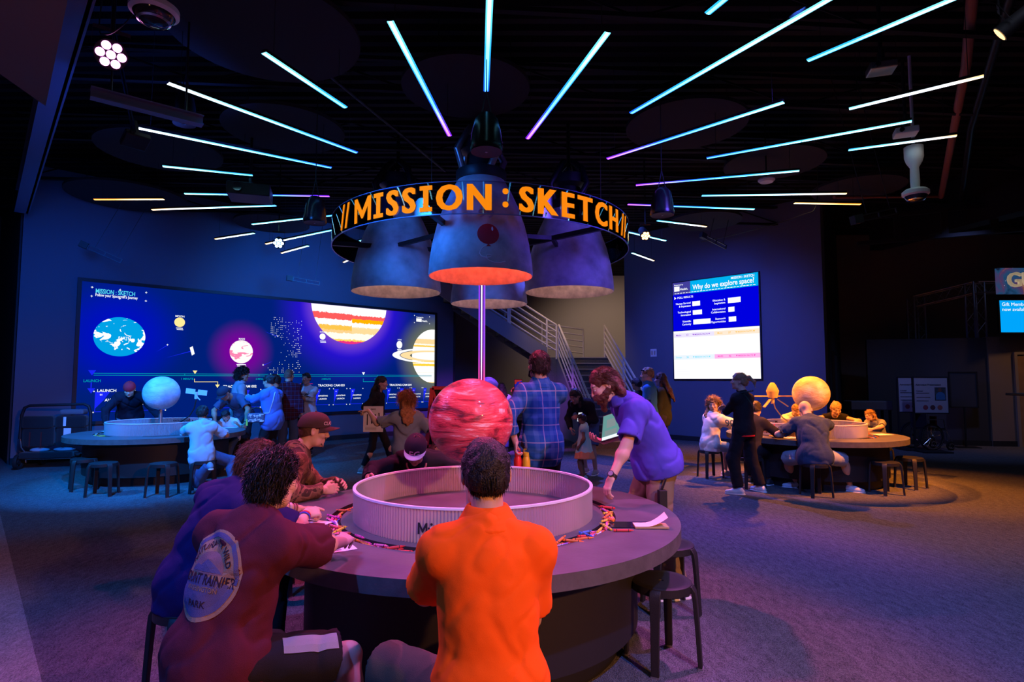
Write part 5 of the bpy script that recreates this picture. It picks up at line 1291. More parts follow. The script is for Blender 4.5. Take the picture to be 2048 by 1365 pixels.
mb = MB(); mb.box((0, 0, 1.02), (.95, .5, .22)); mb.build('top_tray', mat('grey_cart_plastic', (.10, .095, .10), .6, bump=.05), t, bevel=.02); mb = MB()
for x in (-.42, .42):
    for y in (-.2, .2): mb.box((x, y, .46), (.05, .05, .92))
mb.box((0, 0, .3), (.9, .46, .03)); mb.build('frame', M['dark_metal'], t)
mb = MB(); mb.sphere((-.1, -.05, .52), (.36, .2, .22), 20, 12); mb.build('bagged_bundle', M['black_cloth'], t, True)
t = thing('podium', 'dark counter with a black top just inside the right edge', 'counter', (8.35, 9.1, 0), -.3)
mb = MB(); mb.box((.1, 0, .70), (.55, .5, 1.40)); mb.build('body', mat('navy_counter_panel', (.03, .035, .07), .6, bump=.05), t, bevel=.005); mb = MB(); mb.box((0, 0, 1.42), (.80, .62, .04)); mb.build('top', M['black'], t, bevel=.008)
t = thing('lighting_rail', 'short blue-lit steel rail hung under the magenta stage lamp at upper left', 'rail', (-3.9, 5.2, 4.26))
mb = MB(); mb.bar((0, 0, 0), (.72, .6, 0), .10, .012); mb.bar((0, 0, .09), (.72, .6, .09), .10, .012); mb.bar((0, 0, .045), (.72, .6, .045), .012, .09); mb.build('rail_beam', M['beam'], t)
for q in (.12, .6): mb = MB(); mb.tube([(q, q * .83, .09), (q, q * .83, 1.8)], .01, 6); mb.build('hanger_rod', M['dark_metal'], t)
# ------------------------------------------------------------------ figures: implicit surfaces polygonised with numpy
NTAB = np.random.RandomState(3).rand(32, 32, 32).astype(np.float32) * 2 - 1
def vnoise(P, f, seed=0):
    q = P * f + seed * 7.31
    i = np.floor(q).astype(int); t = (q - i).astype(np.float32); t = t * t * (3 - 2 * t)
    i0 = i & 31; i1 = (i + 1) & 31
    x0, y0, z0 = i0.T; x1, y1, z1 = i1.T; tx, ty, tz = t.T
    a = NTAB[x0, y0, z0] * (1 - tx) + NTAB[x1, y0, z0] * tx
    b = NTAB[x0, y1, z0] * (1 - tx) + NTAB[x1, y1, z0] * tx
    c = NTAB[x0, y0, z1] * (1 - tx) + NTAB[x1, y0, z1] * tx
    d = NTAB[x0, y1, z1] * (1 - tx) + NTAB[x1, y1, z1] * tx
    return (a * (1 - ty) + b * ty) * (1 - tz) + (c * (1 - ty) + d * ty) * tz

A3 = lambda p: np.array(p, float)
def unit(v):
    v = A3(v); n = np.linalg.norm(v)
    return v / n if n > 1e-9 else v

class Field:
    """smooth union of round cones and ellipsoids, cut by planes"""
    def __init__(s): s.p = []
    def rc(s, a, b, ra, rb=None, k=.03, flat=None, sub=False):
        s.p.append(('rc', A3(a), A3(b), ra, ra if rb is None else rb, k, flat, sub)); return s
    def rcc(s, a, b, ra, rb=None, k=.03, sub=False):
        # round cone cut flat at b
        s.p.append(('rcc', A3(a), A3(b), ra, ra if rb is None else rb, k, None, sub)); return s
    def el(s, c, r, R=None, k=.03, sub=False):
        s.p.append(('el', A3(c), A3(r), np.eye(3) if R is None else R, 0, k, None, sub)); return s
    def cut(s, p, n):
        s.p.append(('pl', A3(p), unit(n), 0, 0, 0, None, False)); return s
    def fold(s, F, lo, h, folds):
        idx = np.argwhere(np.abs(F) < .045)
        P = lo + idx * h
        for (amp, fr, seed, st) in folds:
            Q = P if st is None else (P @ np.array(st).T if np.ndim(st) == 2 else P * np.array(st))
            w = vnoise(Q, fr, seed)
            F[tuple(idx.T)] += (amp * (np.exp(-(w / .16) ** 2) - .25) if amp > 0 else -amp * w).astype(np.float32)
    def bounds(s):
        lo, hi = np.full(3, 9e9), np.full(3, -9e9)
        for q in s.p:
            if q[7] or q[0] == 'pl': continue
            if q[0] in ('rc', 'rcc'):
                r = max(q[3], q[4])
                lo = np.minimum(lo, np.minimum(q[1], q[2]) - r); hi = np.maximum(hi, np.maximum(q[1], q[2]) + r)
            else:
                r = q[2].max(); lo = np.minimum(lo, q[1] - r); hi = np.maximum(hi, q[1] + r)
        return lo, hi
    def mesh(s, h, folds=(), shift=None, rnd_=None):
        lo, hi = s.bounds(); lo = lo - 4 * h - .02; hi = hi + 4 * h + .02
        n = np.ceil((hi - lo) / h).astype(int) + 1
        ax = [lo[i] + h * np.arange(n[i]) for i in range(3)]
        F = np.full(n, .3, np.float32)
        late = [q for q in s.p if q[0] == 'pl' or q[7]] if folds else []
        seq = [q for q in s.p if not (q[0] == 'pl' or q[7])] + [None] + late if folds else s.p
        for q in seq:
            if q is None:
                s.fold(F, lo, h, folds); continue
            kind, a, b, ra, rb, k, flat, sub = q
            if kind == 'pl':
                d = (ax[0][:, None, None] - a[0]) * b[0] + (ax[1][None, :, None] - a[1]) * b[1] + (ax[2][None, None, :] - a[2]) * b[2]
                F = np.maximum(F, d.astype(np.float32)); continue
            if kind in ('rc', 'rcc'):
                r = max(ra, rb); l0 = np.minimum(a, b) - r; h0 = np.maximum(a, b) + r
            else:
                r = b.max(); l0 = a - r; h0 = a + r
            mg = k + 4 * h
            i0 = np.clip(np.floor((l0 - mg - lo) / h).astype(int), 0, n - 1); i1 = np.clip(np.ceil((h0 + mg - lo) / h).astype(int) + 1, 1, n)
            X, Y, Z = np.meshgrid(ax[0][i0[0]:i1[0]], ax[1][i0[1]:i1[1]], ax[2][i0[2]:i1[2]], indexing='ij')
            P = np.stack([X, Y, Z], -1)
            if kind in ('rc', 'rcc'):
                pa = P - a; ba = b - a
                if flat is not None:
                    nn, fl = unit(flat[0]), 1 / flat[1] - 1
                    pa = pa + np.multiply.outer(pa @ nn, nn) * fl; ba = ba + nn * (ba @ nn) * fl
                L = max(ba @ ba, 1e-12); t = np.clip((pa @ ba) / L, 0, 1)
                d = np.linalg.norm(pa - t[..., None] * ba, axis=-1) - (ra + (rb - ra) * t)
                if kind == 'rcc': d = np.maximum(d, (P - b) @ unit(b - a))
                if flat is not None: d = d * min(1, (1 + flat[1]) / 2)
            else:
                qv = (P - a) @ rb if False else (P - a) @ ra.T if False else (P - a) @ q[3]
                k0 = np.linalg.norm(qv / b, axis=-1); k1 = np.linalg.norm(qv / b ** 2, axis=-1)
                d = k0 * (k0 - 1) / np.maximum(k1, 1e-6)
            sl = tuple(slice(i0[i], i1[i]) for i in range(3)); f = F[sl]; d = d.astype(np.float32)
            if sub:
                d = -d; e = np.maximum(k - np.abs(f - d), 0) / max(k, 1e-6); F[sl] = np.maximum(f, d) + e * e * k / 4
            else:
                e = np.maximum(k - np.abs(f - d), 0) / max(k, 1e-6); F[sl] = np.minimum(f, d) - e * e * k / 4
        return surface_nets(F, lo, h)

CORN = np.array([(i, j, k) for i in (0, 1) for j in (0, 1) for k in (0, 1)])
EDG = [(a, b) for a in range(8) for b in range(a + 1, 8) if np.abs(CORN[a] - CORN[b]).sum() == 1]
def surface_nets(F, lo, h):
    n = np.array(F.shape); S = F < 0
    cnt = np.zeros(n - 1, np.int8)
    for c in CORN: cnt += S[c[0]:n[0] - 1 + c[0], c[1]:n[1] - 1 + c[1], c[2]:n[2] - 1 + c[2]]
    cells = np.argwhere((cnt > 0) & (cnt < 8))
    if len(cells) == 0: return np.zeros((0, 3)), np.zeros((0, 4), int)
    val = np.stack([F[tuple((cells + c).T)] for c in CORN], 1)
    acc = np.zeros((len(cells), 3)); num = np.zeros(len(cells))
    for a, b in EDG:
        m = (val[:, a] < 0) != (val[:, b] < 0)
        t = val[m, a] / (val[m, a] - val[m, b])
        acc[m] += CORN[a] + t[:, None] * (CORN[b] - CORN[a]); num[m] += 1
    V = lo + h * (cells + acc / num[:, None])
    idx = np.full(n - 1, -1); idx[tuple(cells.T)] = np.arange(len(cells))
    Q = []
    for ax in range(3):
        o1, o2 = (ax + 1) % 3, (ax + 2) % 3
        sl0 = [slice(None)] * 3; sl1 = [slice(None)] * 3
        sl0[ax] = slice(0, n[ax] - 1); sl1[ax] = slice(1, n[ax])
        A, B = S[tuple(sl0)], S[tuple(sl1)]
        e = np.argwhere(A != B)
        e = e[(e[:, o1] > 0) & (e[:, o2] > 0) & (e[:, o1] < n[o1] - 1) & (e[:, o2] < n[o2] - 1)]
        fl = A[tuple(e.T)]
        d1 = np.zeros(3, int); d1[o1] = 1; d2 = np.zeros(3, int); d2[o2] = 1
        q = np.stack([idx[tuple((e - d1 - d2).T)], idx[tuple((e - d2).T)], idx[tuple(e.T)], idx[tuple((e - d1).T)]], 1)
        q[~fl] = q[~fl][:, ::-1]; Q.append(q)
    return V, np.concatenate(Q)

def rot(axis, deg):
    return np.array(Matrix.Rotation(math.radians(deg), 3, Vector(axis)))

def ik(a, t, l1, l2, hint):
    """middle joint of a two-bone chain from a towards t"""
    a, t = A3(a), A3(t); d = t - a; D = np.linalg.norm(d)
    D2 = min(D, (l1 + l2) * .998); u = d / max(D, 1e-6); t = a + u * D2
    x = (l1 * l1 - l2 * l2 + D2 * D2) / (2 * D2); y = math.sqrt(max(l1 * l1 - x * x, 0))
    hv = A3(hint); hv = unit(hv - u * (hv @ u))
    return a + u * x + hv * y, t

SKINS = {}
def skin_mat(name):
    if name not in SKINS:
        m = mat('skin_' + name, (.5, .3, .2), .55, bump=.05, bscale=250, spec=.35)
        nt = m.node_tree; a = nt.nodes.new('ShaderNodeAttribute'); a.attribute_name = 'Col'
        nt.links.new(a.outputs['Color'], nt.nodes['Principled BSDF'].inputs['Base Color'])
        SKINS[name] = m
    return SKINS[name]
TONE = {'fair': (.62, .40, .30), 'tan': (.52, .31, .21), 'olive': (.42, .25, .16), 'brown': (.24, .125, .07), 'deep': (.12, .06, .035)}

def fabric(name, color, rough=.88, bump=.35, bscale=420, vary=0.0, vscale=6):
    return mat(name, color, rough, bump=bump, bscale=bscale, sheen=.0, spec=.2, vary=vary, vscale=vscale)
def hairmat(name, color):
    return mat(name, color, .5, bump=.6, bscale=150, spec=.35, vary=.35, vscale=40)

class Fig:
    def __init__(s, label, x, y, yaw, S=1.07, sit=None, z0=0.0, lean=0, bend=0, twist=0, roll=0, head=(0, 0, 0), hl=None, hr=None,
                 el=(-.5, -.5, -.7), er=(.5, -.5, -.7), fl=None, fr=None, kl=(-.1, 1, .1), kr=(.1, 1, .1), b=1.0, skin='fair',
                 q=.012, curl=(.35, .35), hn=(None, None), headq=None, handq=None, fing=(None, None), group=None, neck=0):
        s.S, s.b, s.q = S, b, q; s.x0, s.y0 = x, y
        s.root = thing('person', label, 'person', (x, y, 0), 0, group)
        s.headq = headq or q * .55; s.handq = handq or q * .5
        Y = rot((0, 0, 1), yaw); s.Y = Y
        s.lo = lambda v: Y @ (A3(v) * S)
        hz = (sit + .095 * S) if sit is not None else .93 * S + z0
        P = A3((0, 0, hz)); s.P = P; s.sit = sit
        up = A3((0, 0, 1))
        R0 = Y; s.R0 = R0
        Ra = Y @ rot((0, 1, 0), roll) @ rot((1, 0, 0), -lean * .6); Rb = Y @ rot((0, 0, 1), twist * .5) @ rot((0, 1, 0), roll) @ rot((1, 0, 0), -lean)
        Rc = Y @ rot((0, 0, 1), twist) @ rot((0, 1, 0), roll) @ rot((1, 0, 0), -lean - bend)
        s.Ra, s.Rb, s.Rc = Ra, Rb, Rc
        W = P + Ra @ A3((0, 0, .15)) * S; C = W + Rb @ A3((0, 0, .19)) * S; N = C + Rc @ A3((0, 0, .185)) * S
        s.W, s.C, s.N = W, C, N
        Hn = rot((0, 0, 1), head[0]) @ rot((1, 0, 0), head[1]) @ rot((0, 1, 0), head[2]); s.Rh = Hn
        s.Hd = N + (.45 * (Rc @ A3((0, .02, .1))) + .55 * (Hn @ A3((0, .03 + neck, .10)))) * S + Hn @ A3((0, .02, .075)) * S
        s.sh = {}; s.E = {}; s.Wr = {}; s.hip = {}; s.K = {}; s.A = {}
        for sd, h, eh, sg, f, kh in (('L', hl, el, -1, fl, kl), ('R', hr, er, 1, fr, kr)):
            s.sh[sd] = N + Rc @ A3((sg * .158 * b ** .5, -.002, -.078)) * S
            if h is None: h = (sg * .27, .06, hz / S - .07)
            t = s.pt(h)
            s.E[sd], s.Wr[sd] = ik(s.sh[sd], t, .285 * S, .255 * S, Y @ A3(eh))
            s.hip[sd] = P + R0 @ A3((sg * .09, 0, -.01)) * S
            if f is None: f = (sg * .11, .02, .085) if sit is None else (sg * .14, .42, .085)
            s.K[sd], s.A[sd] = ik(s.hip[sd], s.pt(f), .44 * S, .42 * S, Y @ A3(kh))
        s.curl, s.hn, s.fing, s.skin = curl, hn, fing, skin
    def pt(s, v):
        """('w', x, y, z) is a world point, else figure-local metres"""
        if len(v) == 4: return A3(v[1:]) - A3((s.x0, s.y0, 0))
        return s.lo(v)
    def torso(s, F, g=0.0, hemk=0.0):
        S, b = s.S, s.b
        F.el(s.P + s.Ra @ A3((0, 0, .02)) * S, A3((.165 * b + g, .118 * b + g, .12 + g)) * S, s.Ra, .05)
        F.el(s.W + s.Ra @ A3((0, .005, -.01)) * S, A3((.148 * b + g, .112 * b ** 1.3 + g, .15 + g)) * S, s.Ra, .06)
        F.el(s.C + s.Rb @ A3((0, 0, -.05)) * S, A3((.160 * b + g, .116 * b + g, .17 + g)) * S, s.Rb, .06)
        F.el(s.C + s.Rc @ A3((0, -.005, .075)) * S, A3((.165 * b ** .7 + g, .10 * b ** .7 + g, .11 + g)) * S, s.Rc, .06)
        F.rc(s.sh['L'], s.sh['R'], (.048 + g) * S, k=.06)
        for sd in 'LR': F.rc(s.N + s.Rc @ A3((0, -.014, -.008)) * S, s.sh[sd] + s.Rc @ A3((0, 0, .004)), (.046 + g) * S, (.040 + g) * S, .05)
    def body(s, legs=True, torso=True, shin_only=False):
        S = s.S; V, Q, Cc = [], [], []; tone = A3(TONE[s.skin])
        def put(vq, colf=None):
            v, q_ = vq
            n = sum(len(a) for a in V); V.append(v); Q.append(q_ + n)
            c = np.tile(tone, (len(v), 1))
            if colf is not None: c = colf(v, c)
            Cc.append(c)
        F = Field()
        s.torso(F, -.004)
        for sd in 'LR':
            F.el(s.sh[sd], A3((.050,) * 3) * S, None, .05)
            F.rc(s.sh[sd], s.E[sd], .046 * S, .038 * S, .03); F.rc(s.E[sd], s.Wr[sd], .040 * S, .026 * S, .03)
            fa = s.E[sd] + (s.Wr[sd] - s.E[sd]) * .28
            F.el(fa, A3((.042,) * 3) * S, None, .04)
            if legs:
                F.rc(s.hip[sd], s.K[sd], .078 * S, .052 * S, .05); F.rc(s.K[sd], s.A[sd], .050 * S, .034 * S, .03)
                ca = s.K[sd] + (s.A[sd] - s.K[sd]) * .3; bk = unit(np.cross(np.cross(s.K[sd] - s.hip[sd], s.A[sd] - s.K[sd]) + 1e-6, s.A[sd] - s.K[sd]))
                F.el(ca - bk * .012 * S, A3((.052, .052, .09)) * S, None, .04)
        put(F.mesh(s.q))
        s.headmesh(put)
        for i, sd in enumerate('LR'): s.hand(sd, put, s.curl[i], s.hn[i], s.fing[i])
        o = np_mesh('body', np.concatenate(V), np.concatenate(Q), skin_mat(s.skin), s.root, True, np.concatenate(Cc))
        return o
    def hp(s, v): return s.Hd + s.Rh @ (A3(v) * s.S)
    def headmesh(s, put):
        F = Field(); S, R, p = s.S, s.Rh, s.hp
        F.el(p((0, -.012, .03)), A3((.076, .096, .092)) * S, R, .01)
        F.el(p((0, .028, -.035)), A3((.060, .064, .082)) * S, R, .03)
        F.rc(p((-.03, .03, -.085)), p((.03, .03, -.085)), .03 * S, k=.03)
        F.el(p((0, .072, -.100)), A3((.022, .02, .018)) * S, R, .025)
        F.rc(p((-.034, .078, .026)), p((.034, .078, .026)), .014 * S, k=.02)
        for sg in (-1, 1):
            F.el(p((sg * .042, .064, -.025)), A3((.024,) * 3) * S, R, .02)
            F.el(p((sg * .031, .103, .004)), A3((.019, .016, .013)) * S, R, .008, sub=True)
            F.el(p((sg * .031, .0815, .0125)), A3((.0185, .0125, .0095)) * S, R, .004)
            F.el(p((sg * .031, .0815, -.0085)), A3((.0165, .0105, .0065)) * S, R, .004)
            F.el(p((sg * .078, -.012, -.005)), A3((.011, .020, .033)) * S, R @ rot((0, 0, 1), sg * 25), .008)
            F.el(p((sg * .086, -.006, -.003)), A3((.006, .010, .018)) * S, R, .006, sub=True)
            F.el(p((sg * .0105, .099, -.034)), A3((.010, .011, .009)) * S, R, .008)
        F.rc(p((0, .090, .012)), p((0, .112, -.030)), .0085 * S, .012 * S, .012)
        F.rc(p((-.019, .086, -.064)), p((.019, .086, -.064)), .009 * S, k=.008)
        F.rc(p((-.015, .085, -.075)), p((.015, .085, -.075)), .009 * S, k=.008)
        F.el(p((0, .099, -.0695)), A3((.026, .012, .0022)) * S, R, .003, sub=True)
        F.rc(s.hp((0, -.025, -.05)), s.N + s.Rc @ A3((0, -.01, -.03)) * S, .054 * S, .060 * S, .03)
        tone = A3(TONE[s.skin])
        def colr(v, c):
            L = (v - s.Hd) @ R / S
            lip = np.exp(-(((L[:, 0]) / .022) ** 4 + ((L[:, 2] + .0695) / .0115) ** 4 + ((L[:, 1] - .095) / .02) ** 4))
            c = c * (1 - lip[:, None]) + lip[:, None] * (c * A3((.80, .48, .48)))
            br = sum(np.exp(-(((L[:, 0] - sg * .033) / .022) ** 4 + ((L[:, 2] - .030 + .25 * np.abs(np.abs(L[:, 0]) - .033)) / .006) ** 4)) for sg in (-1, 1)) * (L[:, 1] > .05)
            c = c * (1 - .8 * br[:, None]) + .8 * br[:, None] * A3((.03, .02, .015))
            so = sum(np.exp(-(((L[:, 0] - sg * .031) / .022) ** 4 + ((L[:, 2] - .004) / .013) ** 4)) for sg in (-1, 1)) * (L[:, 1] > .06)
            return c * (1 - .25 * so[:, None])
        put(F.mesh(s.headq), colr)
        for sg in (-1, 1):
            c0 = p((sg * .031, .0805, .003)); r = .0135 * S
            nu, nv = 16, 12; a = np.linspace(0, 2 * PI, nu, endpoint=False); t = np.linspace(0, PI, nv)
            T, Aa = np.meshgrid(t, a, indexing='ij')
            D = np.stack([np.sin(T) * np.cos(Aa), np.cos(T), np.sin(T) * np.sin(Aa)], -1).reshape(-1, 3)
            v = c0 + (D * r) @ R.T
            q_ = np.array([(i * nu + j, i * nu + (j + 1) % nu, (i + 1) * nu + (j + 1) % nu, (i + 1) * nu + j) for i in range(nv - 1) for j in range(nu)])
            put((v, q_), lambda v, c, D=D: np.where((D[:, 1] > .86)[:, None], A3((.02, .015, .01)), A3((.7, .68, .66))) * np.ones((len(D), 1)))
    def hand(s, sd, put, curl, hn, fing):
        """palm, four fingers of two bends and a thumb; hn = (finger direction, back-of-hand normal) local"""
        S = s.S * .98; w = s.Wr[sd]; fd = unit(w - s.E[sd])
        sg = -1 if sd == 'L' else 1
        if hn is not None:
            d = unit(s.Y @ A3(hn[0])); nb = unit(s.Y @ A3(hn[1]))
        else:
            d = fd; nb = unit(s.Y @ A3((sg * 1.0, .25, .35)))
        nb = unit(nb - d * (nb @ d)); side = unit(np.cross(d, nb))          # towards the thumb for the right hand palm down
        if sd == 'R': side = -side
        F = Field()
        F.rc(w - fd * .06 * S, w, .029 * S, .026 * S, .02)
        pf = (nb, .62)
        fl = [.074, .082, .077, .062]
        for i in range(4):
            o = (1.5 - i) * .0195 * S
            base = w + d * (.082 - .006 * abs(i - 1.2)) * S + side * o
            F.rc(w + side * o * .55 + d * .01 * S, base, .0165 * S, .0125 * S, .016, pf)
            c = curl if fing is None else fing[i]
            p0 = base; ang = 0
            for j, (ln, r) in enumerate(((.46, .0098), (.30, .0088), (.24, .0078))):
                ang += c * (62, 85, 55)[j]
                dd = d * math.cos(math.radians(ang)) - nb * math.sin(math.radians(ang)) + side * o * 1.6
                p1 = p0 + unit(dd) * fl[i] * ln * S * 1.05
                F.rc(p0, p1, r * S, r * .9 * S, .003 if j else .006); p0 = p1
        tb = w + d * .022 * S + side * .022 * S
        t1 = tb + unit(d * .62 + side * .72 - nb * (.25 + .4 * curl)) * .045 * S
        t2 = t1 + unit(d * .85 + side * (.38 - .6 * curl) - nb * (.25 + .6 * curl)) * .034 * S
        t3 = t2 + unit(d * .9 + side * (.05 - .7 * curl) - nb * (.2 + .7 * curl)) * .026 * S
        F.rc(tb, t1, .0165 * S, .0125 * S, .014); F.rc(t1, t2, .0115 * S, .0105 * S, .005); F.rc(t2, t3, .0105 * S, .0085 * S, .004)
        s.tip = getattr(s, 'tip', {}); s.tip[sd] = (t3, d, nb, side, w)
        put(F.mesh(s.handq))
    # ---------------------------------------------------------------- clothing
    def shirt(s, name, m, g=.016, sleeve=.62, hem=.10, folds=((.007, 9, 1, None), (-.004, 20, 2, None)), collar=None, flare=.0, cuffloose=.010, q=None, neckcut=True, hood=False, extra=None):
        S = s.S; F = Field(); s.torso(F, g)
        if hem > .04:
            F.el(s.P + s.Ra @ A3((0, 0, -.04)) * S, A3((.172 * s.b + g + flare, .128 * s.b + g + flare, .15 + hem * .4)) * S, s.Ra, .06)
            if flare: F.rc(s.P + A3((-.08, 0, .05)) * S, s.P + A3((.08, 0, .05)) * S, .1 * S, k=.05)
        ends = []
        for sd in 'LR':
            a, e, w = s.sh[sd], s.E[sd], s.Wr[sd]
            F.el(a, A3((.052 + g,) * 3) * S, None, .05)
            if sleeve <= 1.0:
                t = a + (e - a) * sleeve
                F.rcc(a, t, (.050 + g) * S, (.044 + g + cuffloose) * S, .04); ends.append((t, unit(e - a), (.044 + g + cuffloose) * S, sd, e))
            else:
                t = e + (w - e) * (sleeve - 1.0)
                F.rc(a, e, (.050 + g) * S, (.042 + g) * S, .04); F.rcc(e, t, (.044 + g) * S, (.031 + g * .7 + cuffloose * .3) * S, .03)
                ends.append((t, unit(w - e), (.031 + g * .7) * S, sd, w))
        if extra: extra(F)
        if hood:
            F.rc(s.N + s.Rc @ A3((-.07, -.075, -.01)) * S, s.N + s.Rc @ A3((.07, -.075, -.01)) * S, .045 * S, k=.03)
            F.rc(s.N + s.Rc @ A3((-.085, -.05, .0)) * S, s.N + s.Rc @ A3((-.06, .06, -.04)) * S, .032 * S, .02 * S, k=.03)
            F.rc(s.N + s.Rc @ A3((.085, -.05, .0)) * S, s.N + s.Rc @ A3((.06, .06, -.04)) * S, .032 * S, .02 * S, k=.03)
        # hollow the sleeve ends and the neck, then cut the hem
        for t, d, r, sd, tgt in ends:
            ext = tgt - t
            F.rcc(t - d * .014 * S, t + d * .004 * S, r - max(.017, .8 * cuffloose) * S, r - max(.015, .75 * cuffloose) * S, .004, sub=True)
        F.cut(s.P - s.Ra @ A3((0, 0, hem)) * S, -(s.Ra @ A3((0, 0, 1))))
        if neckcut and not hood:
            F.rc(s.N + s.Rc @ A3((0, .01, .012)) * S, s.Hd + s.Rh @ A3((0, 0, -.02)) * S, .058 * S, .07 * S, .01, sub=True)
        v, f = F.mesh(q or s.q, folds)
        o = np_mesh(name, v, f, m, s.root)
        s.shirt_obj = o
        if collar: s.collar(collar, m)
        return o
    def ring(s, c, R, rx, ry, r, fl=1.0, n=28, gap=0.0, tilt=None):
        """closed or gapped band round an ellipse; returns point list"""
        pts = []
        for i in range(n + 1):
            a = gap / 2 + (2 * PI - gap) * i / n
            pts.append(c + R @ A3((rx * math.sin(a), ry * math.cos(a), 0)))
        return pts
    def collar(s, kind, m):
        S = s.S; F = Field()
        R = s.Rc @ rot((1, 0, 0), 16 if kind != 'polo' else 14)
        if kind == 'crew':
            pts = s.ring(s.N + s.Rc @ A3((0, .004, .022)) * S, R, .068 * S, .066 * S, 0)
            for a, b_ in zip(pts, pts[1:]): F.rc(a, b_, .011 * S, k=.004)
            F.rc(s.N, s.Hd, .052 * S, .052 * S, .004, sub=True)
        else:
            for zz, rr, th in ((.064, .064, .008), (.050, .069, .011), (.034, .076, .013), (.018, .087, .013), (.004, .098, .011)):
                pts = s.ring(s.N + s.Rc @ A3((0, .006, zz)) * S, R, rr * S, rr * .98 * S, 0, gap=.55)
                for a, b_ in zip(pts, pts[1:]): F.rc(a, b_, th * S, k=.010)
            F.rc(s.N, s.Hd, .055 * S, .055 * S, .004, sub=True)
        v, f = F.mesh(min(s.q, .007) * S)
        np_mesh('collar', v, f, m, s.root)
    def trousers(s, name, m, to=1.92, g=.016, loose=.012, folds=((.006, 8, 5, None), (-.004, 17, 6, None)), waist=.06, q=None, knee=None):
        S = s.S; F = Field()
        F.el(s.P + s.Ra @ A3((0, 0, .0)) * S, A3((.165 * s.b + g, .120 * s.b + g, .125 + g)) * S, s.Ra, .05)
        F.rc(s.hip['L'], s.hip['R'], (.09 + g) * S, k=.05)
        for sd in 'LR':
            h, k, a = s.hip[sd], s.K[sd], s.A[sd]
            if to <= 1:
                t = h + (k - h) * to; F.rcc(h, t, (.082 + g) * S, (.062 + g + loose) * S, .04)
                d = unit(k - h); F.rcc(t - d * .02, t + d * .004, (.062 + g + loose - .019) * S, (.062 + g + loose - .017) * S, .004, sub=True)
            else:
                F.rc(h, k, (.082 + g) * S, (.056 + g + loose) * S, .04)
                t = k + (a - k) * min(to - 1, 1.0); F.rcc(k, t, (.056 + g + loose) * S, (.042 + g * .8 + loose) * S, .03)
        if s.sit is None: F.cut(s.P + s.Ra @ A3((0, 0, waist)) * S, s.Ra @ A3((0, 0, 1)))
        v, f = F.mesh(q or s.q, folds)
        return np_mesh(name, v, f, m, s.root)
    def shoes(s, m, sole=None, toes=None):
        S = s.S
        for i, sd in enumerate('LR'):
            a = s.A[sd]; sh = unit(s.K[sd] - a)
            d = (toes[i] if toes else None)
            d = unit(s.Y @ A3(d)) if d is not None else unit(s.Y @ A3(((-.15, .15)[i], 1, 0)))
            upv = A3((0, 0, 1)); upv = unit(upv - d * (upv @ d))
            b0 = a - upv * .052 * S
            F = Field()
            F.rc(b0 - d * .045 * S, b0 + d * .06 * S, .040 * S, .040 * S, .03)
            F.rc(b0 + d * .06 * S, b0 + d * .155 * S - upv * .008 * S, .043 * S, .030 * S, .03)
            F.rc(a - upv * .02 * S - d * .012 * S, b0 + d * .02 * S, .045 * S, .04 * S, .03)
            F.cut(b0 - upv * .034 * S, -upv); F.cut(a + upv * .035 * S, upv)
            v, f = F.mesh(max(s.q * .6, .006))
            so = np_mesh('shoe', v, f, m, s.root)
            F = Field()
            F.rc(b0 - d * .05 * S - upv * .032 * S, b0 + d * .05 * S - upv * .032 * S, .046 * S, .043 * S, .02, (upv, .45))
            F.rc(b0 + d * .05 * S - upv * .032 * S, b0 + d * .155 * S - upv * .03 * S, .047 * S, .036 * S, .02, (upv, .45))
            v, f = F.mesh(max(s.q * .6, .006))
            np_mesh('sole', v, f, sole or M['white_plastic'], so)
    # ---------------------------------------------------------------- hair and hats
    def hair(s, m, style='short', vol=.016, noise=.008, front=.055, back=-.06, length=.0, strands=0, slen=.05, sdir=(0, -.5, -.6), sr=.0022, q=None, seed=1, part=None, wave=.0, grav=.3, lift=.35, spread=.22):
        """scalp volume plus optional strands; front/back = hairline height at brow and nape (head units)"""
        S, R, p = s.S, s.Rh, s.hp; F = Field()
        F.el(p((0, -.012, .03)), A3((.076 + vol, .096 + vol, .092 + vol)) * S, R, .01)
        F.el(p((0, -.045, -.02)), A3((.066 + vol, .058 + vol, .075 + vol * .6)) * S, R, .03)
        if style in ('long', 'mid'):
            dn = A3((0, 0, -1))
            back0 = p((0, -.07, -.03)); L = length
            bdir = unit(.75 * dn + .4 * (s.Rc @ A3((0, -1, 0))))
            lat = s.Rh @ A3((1, 0, 0)) * S; fy = s.Rh @ A3((0, 1, 0))
            for sg in (-1, 0, 1):
                w0, w1, w2 = .03 * sg, .055 * sg, .045 * sg
                F.rc(back0 + lat * w0, back0 + bdir * L * .5 + lat * w1, .066 * S, .058 * S, .03, (fy, .6))
                F.rc(back0 + bdir * L * .5 + lat * w1, back0 + bdir * L * (1 - .12 * abs(sg)) + lat * w2, .058 * S, .030 * S, .02, (fy, .55))
            for sg in (-1, 1):
                sd0 = p((sg * .072, -.01, .0)); F.rc(sd0, sd0 + dn * L * .55 + (R @ A3((sg * .01, -.02, 0))), .028 * S, .026 * S, .03)
        if style in ('bun', 'pony'):
            F.el(p((0, -.125, .06)), A3((.035, .038, .035)) * S, R, .015)
            if style == 'pony':
                q0 = p((0, -.14, .06)); F.rc(q0, q0 + R @ A3((0, -.07, -.05)) * S, .028 * S, .022 * S, .02); F.rc(q0 + R @ A3((0, -.07, -.05)) * S, q0 + R @ A3((0, -.085, -.14)) * S, .022 * S, .006 * S, .02)
        # open the face: below the front hairline, ahead of the ears
        F.el(p((0, .125, -.06)), A3((.085, .13, front + .06)) * S, R, .01, sub=True)
        for sg in (-1, 1): F.el(p((sg * .085, .03, -.035)), A3((.03, .055, .055)) * S, R, .012, sub=True)
